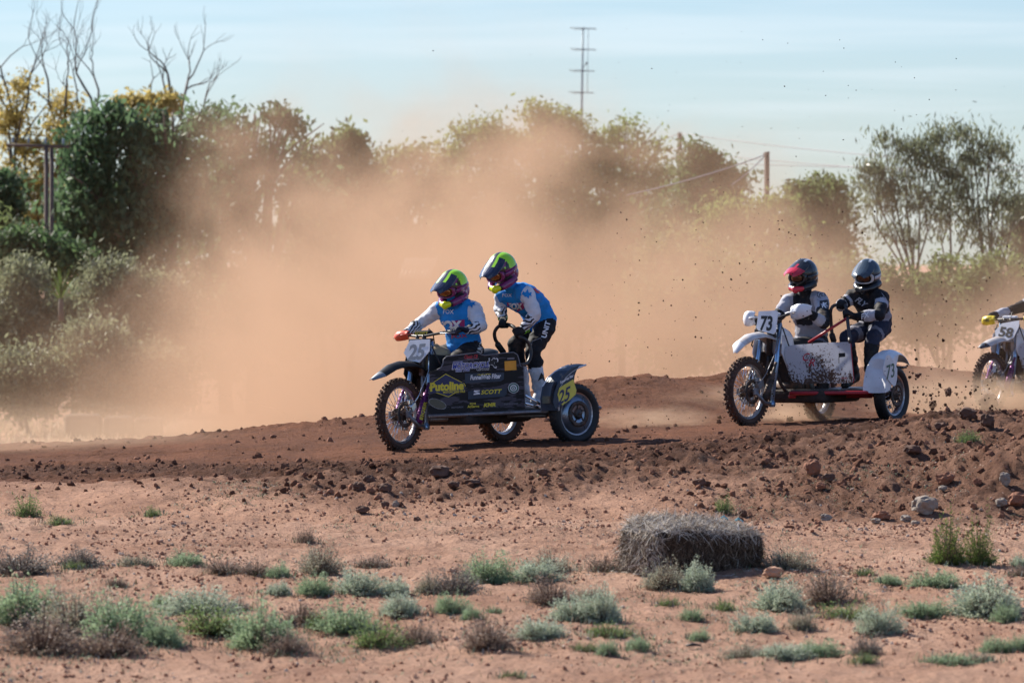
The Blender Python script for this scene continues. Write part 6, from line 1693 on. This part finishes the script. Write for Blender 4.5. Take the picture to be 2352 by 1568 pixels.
M_straw_shade = island_mat('shaded_straw', [(0, (.035, .023, .016)), (.5, (.10, .068, .048)), (.85, (.19, .14, .10)), (1, (.34, .27, .20))], .85)  # sunlit top and end paler, shaded sides darker: light painted into the straw colours
for nm, sel, mt in (('sunlit_straw', top_, M_straw), ('shaded_straw', ~top_, M_straw_shade)):
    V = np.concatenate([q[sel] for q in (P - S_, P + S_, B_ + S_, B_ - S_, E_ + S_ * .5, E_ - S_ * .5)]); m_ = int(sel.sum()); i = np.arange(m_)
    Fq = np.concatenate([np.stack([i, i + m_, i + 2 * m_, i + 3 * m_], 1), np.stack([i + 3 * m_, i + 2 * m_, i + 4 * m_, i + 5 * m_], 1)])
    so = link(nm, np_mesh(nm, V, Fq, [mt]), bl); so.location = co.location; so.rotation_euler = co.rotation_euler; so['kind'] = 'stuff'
n = 700; a = rs.uniform(0, 6.28, n); rr = .35 + rs.exponential(.18, n); X_ = bp_.x + cB.x + np.cos(a) * rr * 1.5; Y_ = bp_.y + cB.y + np.sin(a) * rr; Z_ = z_full(X_, Y_) + .006; b_ = rs.uniform(0, 6.28, n); d = np.stack([np.cos(b_), np.sin(b_), rs.normal(0, .15, n)], 1) * rs.uniform(.02, .06, n)[:, None]; s_ = np.stack([-np.sin(b_), np.cos(b_), 0 * b_ + .5], 1) * .002; P = np.stack([X_, Y_, Z_], 1); i = np.arange(n)
tag(link('loose_straw', np_mesh('loose_straw', np.concatenate([P - s_, P + s_, P + d + s_, P + d - s_]), np.stack([i, i + n, i + 2 * n, i + 3 * n], 1), [M_straw])), 'loose straw scattered on the dirt around the bale', 'straw', kind='stuff')
M_twine = material('blue_twine', (.10, .42, .55), .6)
for (x, y_, l2) in ((.30, .10, .03), (.38, .02, .035)):
    mb = MB(); mb.tube([(x - .02, y_, Hb / 2 + .01), (x, y_ - .01, Hb / 2 + .03), (x + .012, y_ + .015, Hb / 2 + .02), (x + l2, y_ - .02, Hb / 2 + .005)], .006, n=5); o = mb.build('twine', M_twine, bl); o.location = co.location; o.rotation_euler = co.rotation_euler

# ---------------------------------------------------------------- shrubs
def bush(seed, stems, leaves, leaf, upright, spread_, start=.25, width=2.2):
    """unit shrub: radius about .5, height about 1 (scaled to fit); foliage and stem arrays"""
    r = np.random.default_rng(seed); a = r.uniform(0, 2 * np.pi, stems); el = np.clip(np.arccos(r.uniform(0, 1, stems) ** upright), .02, 1.45)
    hd = np.stack([np.cos(a) * np.sin(el), np.sin(a) * np.sin(el), np.cos(el)], 1) * np.array([.5 * spread_, .5 * spread_, 1.0]); L_ = r.uniform(.62, 1.05, stems)[:, None]
    # uneven crown: some sides taller
    L_ = L_ * (1 + .18 * np.sin(a * 2 + seed) + .13 * np.sin(a * 3 + seed * 2) + .09 * np.sin(a * 7 + seed * 3))[:, None]
    base = np.stack([np.cos(a), np.sin(a), 0 * a], 1) * r.uniform(0, .16, stems)[:, None]
    def pt(i, t): 
        b, h = base[i], hd[i] * L_[i]; q = b + h * t[:, None]; q[:, 2] = b[:, 2] + h[:, 2] * (t ** 1.25); q[:, :2] = b[:, :2] + h[:, :2] * (t[:, None] ** .9); return q
    i = np.repeat(np.arange(stems), leaves); t = r.uniform(start, 1.02, len(i)) ** .8; P = pt(i, t) + r.normal(0, .02, (len(i), 3))
    d = hd[i] / np.linalg.norm(hd[i], axis=1)[:, None] + r.normal(0, .55, (len(i), 3)); d /= np.linalg.norm(d, axis=1)[:, None]
    s = np.cross(d, r.normal(size=d.shape)); s /= np.linalg.norm(s, axis=1)[:, None]; ln = leaf * r.uniform(.6, 1.3, len(i))[:, None]
    n = len(i); j = np.arange(n); V = np.concatenate([P, P + d * ln * .55 + s * ln / width * .5, P + d * ln, P + d * ln * .55 - s * ln / width * .5]); Fl = np.stack([j, j + n, j + 2 * n, j + 3 * n], 1)
    k = np.arange(stems); ts = [0, .35, .7, .97]; w = .008; rings = [pt(k, np.full(stems, q)) for q in ts]; sd = np.stack([-np.sin(a), np.cos(a), 0 * a], 1) * w
    sv, sf = [], []
    for q, R_ in zip(ts, rings): ww = 1.2 - q; sv += [R_ - sd * ww, R_ + sd * ww * .5 + np.array([0, 0, w * ww]), R_ + sd * ww]
    sv = np.concatenate(sv); m = stems
    for q in range(3):
        for c in range(3): c2 = (c + 1) % 3; sf.append(np.stack([k + (q * 3 + c) * m, k + (q * 3 + c2) * m, k + ((q + 1) * 3 + c2) * m, k + ((q + 1) * 3 + c) * m], 1))
    return (V, Fl), (sv, np.concatenate(sf))
M_silver = leaf_mat('silver_leaf', (.33, .40, .29), (.56, .62, .48), .35)
M_sage = leaf_mat('sage_leaf', (.20, .30, .16), (.40, .50, .32), .4)
M_grn = leaf_mat('fresh_leaf', (.12, .20, .06), (.25, .33, .13), .42)
M_brn = leaf_mat('dry_leaf', (.19, .13, .10), (.36, .28, .22), .3)
M_gry = leaf_mat('dead_leaf', (.13, .11, .095), (.30, .28, .25), .3)
M_olv = leaf_mat('olive_shrub_leaf', (.07, .12, .03), (.18, .24, .06), .45)
M_mix = leaf_mat('mixed_leaf', (.28, .21, .15), (.46, .50, .38), .35)
M_stem = material('shrub_stem', (.15, .105, .08), .9)
KINDS_ = {'S': (M_silver, 420, 18, .054, 1.0, 1.04, .45), 'A': (M_sage, 400, 18, .054, 1.0, 1.04, .4), 'G': (M_grn, 240, 14, .055, .9, 1.0, .15), 'B': (M_brn, 260, 11, .055, .9, 1.0, .25), 'D': (M_gry, 260, 12, .055, .9, 1.0, .2), 'M': (M_mix, 360, 15, .048, 1.0, 1.0, .2), 'U': (M_olv, 260, 24, .045, 1.6, .9, .12)}
LIB = {}
for kk, (mt, st_, lv, lf, upw, spd, sta) in KINDS_.items():
    for v in range(5):
        (V, Fl), (sv, sf) = bush(sum(map(ord, kk)) * 7 + v, st_, lv, lf, upw, spd, sta)
        LIB[kk, v] = (np_mesh('foliage', V, Fl, [mt]), np_mesh('stems', sv, sf, [M_stem]))
nb = 0
def shrub(px, py, w, h, k, lab, name='saltbush', cat='bush', group='low shrubs on the red ground'):
    global nb
    p = ground_at(px, py); sc = p.y / F; nb += 1
    root = empty(name, (p.x, p.y + w * sc * .25, ground_z(p.x, p.y + w * sc * .25) - .01), (nb * 2.399) % 6.28); tag(root, lab, cat, group)
    fo, sm = LIB[k, nb % 5]
    for nm, me in (('foliage', fo), ('stems', sm)):
        o = link(nm, me, root); o.scale = (w * sc * 1.0, w * sc * .9, h * sc * 1.13)
SH = [
 (45, 1322, 165, 66, 'D', 'big dark dry bush at the left edge of the second row'), (185, 1306, 115, 40, 'D', 'dark low bush right of the big dry one at the left edge'), (172, 1312, 50, 20, 'G', 'yellow green tuft in front of the dark low bush on the left'),
 (310, 1306, 80, 28, 'M', 'low patchy bush at the left end of the middle strip'), (425, 1308, 90, 34, 'A', 'sage bush in the middle of the low strip on the left'), (515, 1322, 110, 32, 'B', 'dry brown bush in the low strip on the left'), (585, 1326, 90, 34, 'B', 'reddish dry bush near the right end of the low strip'), (640, 1328, 60, 36, 'A', 'green bush at the right end of the low strip'),
 (735, 1318, 105, 68, 'M', 'tall loose bush with silvery top standing alone left of the centre'), (855, 1298, 110, 28, 'B', 'pale sparse dry bush right of the tall loose one'), (270, 1345, 50, 24, 'B', 'tiny dry bush on the bare dirt left of the big silver one'),
 (640, 1368, 58, 30, 'S', 'small silver bush at the left of the silver trio'), (722, 1374, 80, 46, 'A', 'sage bush, second of the silver row in the centre'), (825, 1370, 110, 60, 'S', 'dense silver bush, largest of the row left of the centre'), (908, 1368, 72, 44, 'S', 'thin pointed silver bush leaning right beside the dense one'),
 (985, 1366, 70, 42, 'M', 'dull bush at the left of the dark clump near the pale stones'), (1045, 1368, 120, 66, 'D', 'dark grey bush clump below the pale tan stone'), (1120, 1340, 110, 68, 'A', 'rounded blue green bush right of the pale tan stone'),
 (1265, 1310, 135, 46, 'M', 'wide silvery bush left of the straw bale'), (1232, 1336, 110, 46, 'S', 'low silver bush in front of the wide one by the bale'), (1265, 1386, 130, 66, 'B', 'brown dry bush in front of the silver ones left of the bale'), (1355, 1380, 70, 42, 'M', 'fading bush right of the brown dry one'),
 (1390, 1316, 110, 40, 'B', 'dark reddish dry bush at the left foot of the bale'), (1462, 1318, 90, 40, 'B', 'second reddish dry bush under the left end of the bale'), (1530, 1352, 115, 60, 'M', 'mottled bush in front of the bale'), (1603, 1354, 78, 64, 'S', 'bright silver bush standing in front of the dark bale side'),
 (1808, 1320, 124, 60, 'M', 'leathery grey bush at the right end of the bale'), (1795, 1394, 125, 62, 'S', 'grey silver bush under the tan stone'), (1905, 1386, 130, 76, 'B', 'large brown twiggy bush right of the tan stone'),
 (2178, 1300, 96, 112, 'U', 'tall olive green upright bush, left one of the pair below the mound'), (2252, 1298, 76, 112, 'U', 'tall olive green upright bush, right one of the pair below the mound'), (2150, 1355, 110, 40, 'A', 'dark green low bush below the upright pair'), (2040, 1345, 70, 24, 'A', 'little dark green bush left of the low one under the pair'), (1985, 1325, 54, 20, 'G', 'little green tuft right of the leathery bush'),
 (2270, 1416, 170, 86, 'S', 'largest silver bush at the right edge'), (2312, 1428, 66, 42, 'A', 'small sage bush at the right foot of the largest silver one'), (2346, 1300, 50, 28, 'S', 'silver bush cut by the right edge above'), (2345, 1322, 54, 28, 'B', 'dry brown bush cut by the right edge'),
 (455, 1410, 150, 64, 'S', 'big silver bush behind the green mass at lower left'), (370, 1392, 56, 30, 'A', 'small sage bush left of the big silver one'), (545, 1400, 70, 34, 'D', 'dull dark bush right of the big silver one'),
 (55, 1445, 180, 92, 'A', 'green bush at the left edge of the lower mass'), (170, 1462, 200, 108, 'M', 'tall mottled bush in the lower left mass'), (90, 1506, 230, 92, 'B', 'wide dry brown bush low in the left corner'), (285, 1484, 180, 108, 'A', 'tall green grey bush in the middle of the lower left mass'), (245, 1514, 190, 78, 'B', 'straw brown bush at the front of the lower left mass'), (372, 1490, 100, 58, 'A', 'dark green bush at the right end of the lower left mass'),
 (480, 1456, 200, 66, 'G', 'bright green spreading bush below the big silver one'), (600, 1482, 170, 98, 'A', 'grey green bush right of the bright spreading one'), (655, 1500, 110, 60, 'B', 'thin brown bush at the foot of the grey green one'), (690, 1434, 110, 54, 'B', 'brown bush left of the bright blue green pair'), (725, 1440, 60, 40, 'G', 'green bush squeezed between brown and blue green ones'),
 (795, 1450, 135, 66, 'A', 'bright blue green bush, upper one of the pair left of the centre'), (868, 1482, 140, 64, 'G', 'yellow green bush below the bright blue green one'), (955, 1478, 120, 54, 'B', 'brown bush between the yellow green one and the centre'), (918, 1418, 98, 54, 'S', 'neat round silver bush alone on bare dirt'),
 (1036, 1412, 76, 46, 'A', 'small loose blue green bush right of the neat round one'), (1083, 1428, 54, 34, 'A', 'tiny round blue green bush in the centre'), (1136, 1412, 36, 18, 'A', 'lowest tiny tuft right of the tiny round bush'), (1120, 1504, 150, 68, 'B', 'large dry brown bush with bleached twigs at its foot'), (1238, 1470, 120, 44, 'S', 'low pale silver bush right of the large dry brown one'),
 (1320, 1426, 110, 58, 'S', 'silver bush, left half of the big double clump'), (1385, 1428, 90, 72, 'S', 'silver bush, taller right half of the big double clump'), (1400, 1466, 120, 34, 'G', 'green low bush under the big double clump'), (1465, 1496, 66, 34, 'A', 'pale sage bush right below the double clump'), (1396, 1514, 48, 34, 'A', 'little round sage bush near the bottom of the double clump'), (1345, 1500, 60, 26, 'G', 'green tuft left of the little round sage bush'),
 (1607, 1468, 48, 32, 'A', 'single tiny green bush above a dark stick'), (1590, 1424, 50, 32, 'A', 'thin sage bush above the single tiny green one'), (1665, 1402, 70, 26, 'G', 'flat green tuft below the mottled bush of the bale'), (1735, 1452, 96, 48, 'S', 'silver bush left of the two thin ones below the tan stone'), (1843, 1446, 66, 54, 'M', 'thin upright bush right of that silver one'),
 (2020, 1456, 98, 60, 'S', 'round silver green bush alone on the right'), (1950, 1420, 140, 40, 'G', 'yellow green weed patch under the brown twiggy bush'), (2120, 1416, 120, 40, 'A', 'patchy green bush left of the largest silver one'), (1710, 1506, 100, 32, 'M', 'low bush at the left of the bottom right strip'), (1800, 1508, 130, 38, 'S', 'low silver bush in the middle of the bottom right strip'), (1880, 1502, 100, 38, 'A', 'low green bush at the right of the bottom right strip'),
 (1990, 1500, 84, 52, 'D', 'grey dry bush at the right end of the bottom strip'), (1985, 1526, 62, 26, 'G', 'bright green tuft under the grey dry bush'), (2290, 1494, 80, 34, 'A', 'green bush low at the right edge'), (2342, 1494, 56, 38, 'A', 'dark green bush cut by the right edge below'), (2180, 1522, 120, 26, 'A', 'flat green bush at the bottom right'), (2252, 1516, 70, 24, 'M', 'flat dull bush next to the flat green one'),
 (60, 1190, 60, 56, 'G', 'green weed on the bank at the far left'), (136, 1208, 70, 22, 'G', 'low green weed at the bank foot on the left'), (702, 1246, 50, 40, 'B', 'dry twig bush alone on the road'), (1662, 1182, 42, 40, 'G', 'bright green weed behind the straw bale'), (2225, 1022, 60, 32, 'G', 'pale weed growing on the lip of the track'), (1175, 1558, 56, 18, 'G', 'green tuft at the very bottom centre'), (350, 1190, 50, 22, 'G', 'small green weed in the middle of the left bank foot'), (1540, 1392, 60, 22, 'G', 'small green tuft below the mottled bush')]
for a in SH: shrub(*a)
# ---------------------------------------------------------------- fine ground cover and litter
r = np.random.default_rng(31); n = 30000
x = r.uniform(-5, 5.3, n); y = r.uniform(34.5, 49.5, n); w = np.clip(fbm(x * .9, y * .45, 3, 95) * 1.6 + .25, 0, 1) * (1 - .92 * np.exp(-((y - 45.0) / 1.4) ** 2)); kp = r.uniform(0, 1, n) < w * .62; x, y = x[kp], y[kp]
m = 6; n = len(x); x = np.repeat(x, m) + r.normal(0, .02, n * m); y = np.repeat(y, m) + r.normal(0, .03, n * m); xs_, ys_ = [], []
for a_ in SH:
    q = ground_at(a_[0], a_[1]); w_ = a_[2] * q.y / F; k_ = int(40 + a_[2] * .9); xs_.append(q.x + r.normal(0, w_ * .42, k_)); ys_.append(q.y + w_ * .2 + r.normal(0, w_ * .5, k_))
xs_, ys_ = np.concatenate(xs_), np.concatenate(ys_); n0 = len(x); x, y = np.concatenate([x, xs_]), np.concatenate([y, ys_])
n = len(x); z = z_full(x, y)
a = r.uniform(0, 6.28, n); h = r.uniform(.002, .022, n); h[n0:] = r.uniform(.008, .05, n - n0); d = np.stack([np.cos(a) * .022, np.sin(a) * .022, h], 1); s = np.stack([-np.sin(a), np.cos(a), 0 * a], 1) * r.uniform(.0012, .0035, n)[:, None]; P = np.stack([x, y, z], 1); i = np.arange(n)
M_cover = island_mat('ground_cover_leaf', [(0, (.17, .12, .09)), (.4, (.24, .20, .15)), (.55, (.13, .20, .10)), (.8, (.22, .30, .20)), (1, (.40, .36, .31))])
tag(link('ground_cover', np_mesh('ground_cover', np.concatenate([P - s, P + s, P + d + s, P + d - s]), np.stack([i, i + n, i + 2 * n, i + 3 * n], 1), [M_cover])), 'thin weeds and dead plant litter on the dry ground', 'ground cover', kind='stuff')
mb = MB(); q = ground_at(1576, 1484); mb.tube([(0, 0, .012), (.05, .01, .02), (.10, .0, .014)], [.008, .012, .006], n=6); o = mb.build('stick', M_blackm); o.location = q; tag(o, 'short dark stick under the single tiny green bush', 'stick')

# ---------------------------------------------------------------- dirt in the air
def puff(label, px, py, d, sx, sy, sz, dens, seed, colour=(.93, .70, .50)):
    def fn(t, P_, sp_):
        tc = nn(t, 'ShaderNodeTexCoord'); ln = nn(t, 'ShaderNodeVectorMath', operation='LENGTH'); t.links.new(tc.outputs['Object'], ln.inputs[0])
        nz = nn(t, 'ShaderNodeTexNoise', i_Scale=2.2, i_Detail=4, i_Roughness=.65); ad = nn(t, 'ShaderNodeVectorMath', operation='ADD'); ad.inputs[1].default_value = (seed * 3.1, seed, 0); t.links.new(tc.outputs['Object'], ad.inputs[0]); t.links.new(ad.outputs[0], nz.inputs['Vector'])
        e = mth(t, 'ADD', ln.outputs['Value'], mth(t, 'MULTIPLY', mth(t, 'SUBTRACT', nz.outputs['Fac'], .5), 1.3))
        return mth(t, 'MULTIPLY', mth(t, 'MULTIPLY', sstep(t, e, .95, .15), sstep(t, ln.outputs['Value'], 1.0, .75)), dens)
    m_ = dust_material('puff_air', colour, .3, fn, 1.0); mb = MB(); mb.ball((0, 0, 0), 1.0, nu=20, nv=12); o = mb.build('dust_puff', m_); o.location = at(px, py, d); o.scale = (sx, sy, sz); tag(o, label, 'dust', kind='stuff')
puff('faint dust drifting low over the track at the far left', 120, 1000, 57.5, 2.6, 2.0, .55, .16, 7)
puff('low dust thrown up behind the side wheel of number 25', 1500, 985, 57.2, .95, .8, .30, .9, 1)
puff('dust trailing low behind the side wheel of number 25', 1640, 960, 59.0, 1.1, .9, .42, .6, 2)
puff('dust boiling under the white machine', 1850, 950, 57.6, .75, .7, .26, 1.2, 3)
puff('dust and dirt behind the side wheel of the white machine', 2150, 925, 59.5, 1.0, .8, .5, .7, 4)
puff('thick orange dust hiding the lower front of number 58', 2330, 925, 63.6, .75, .6, .42, 1.7, 5)
puff('thick orange dust around the rear of number 58', 2440, 900, 64.8, .9, .8, .6, 1.2, 6)
M_fly = island_mat('flying_dirt', [(0, (.035, .022, .016)), (.6, (.08, .045, .03)), (1, (.14, .075, .05))])
r = np.random.default_rng(12); L2 = []
def specks(n, cx, cy, sx, sy, d0, d1, smin, smax, p=4, x0=0, x1=2400, y0=0, y1=985):
    for _ in range(n):
        px, py = r.normal(cx, sx), r.normal(cy, sy)
        if not (x0 < px < x1 and y0 < py < y1): continue
        d = r.uniform(d0, d1); q = at(px, py, d)
        if q.z < ground_z(q.x, q.y) + .03: continue
        L2.append((q.x, q.y, q.z, smin + (smax - smin) * r.uniform() ** p))
specks(430, 2130, 915, 75, 45, 57.5, 60, .003, .022, 3, y1=975)
specks(220, 2200, 800, 110, 110, 57, 60, .004, .016, 3)
specks(330, 1750, 720, 230, 190, 55.5, 60, .0035, .013, 3)
specks(160, 2000, 450, 260, 210, 56, 61, .0035, .010, 3)
specks(90, 1450, 480, 260, 240, 55, 60, .0035, .009, 3)
specks(130, 1560, 940, 110, 40, 55.5, 57, .003, .010, 3)
specks(200, 1790, 930, 80, 50, 56.5, 57.5, .003, .011, 3)
L2 = np.array(L2)
scatter('flying_dirt', 'dark specks and crumbs of dirt flying in the air behind the machines', L2[:, :3], L2[:, 3], M_fly, 9)
BIG = [(2108, 862, 16, 'dark clod flying highest behind the white side fender'), (2178, 900, 22, 'dark clod flying midway between the white fender and the wheel of number 58'), (2142, 930, 24, 'big clod in the air nearest to the side wheel of number 73'),
       (2205, 948, 28, 'biggest clod in the air, low above the lip of the track'), (2240, 890, 13, 'small clod flying close to the front wheel of number 58'), (2100, 900, 12, 'small clod in the air at the upper edge of the side tyre of number 73'),
       (2232, 966, 18, 'clod about to land just above the dark lumps on the lip'), (2118, 962, 16, 'clod skimming the ground right behind the side tyre of number 73')]
for i, (px, py, w, lab) in enumerate(BIG):
    d = 58.6 + (i % 5) * .35; p = at(px, py, d); V, Fc = ico(3, 300 + i, .5, .8); o = link('flying_clod', np_mesh('flying_clod', V * (w * .42 * d / F), Fc, [M_rock_dark], smooth=False)); o.location = p; o.rotation_euler = (i, i * 2, i * .7)
    tag(o, lab, 'clod', 'clods thrown up behind the white machine')
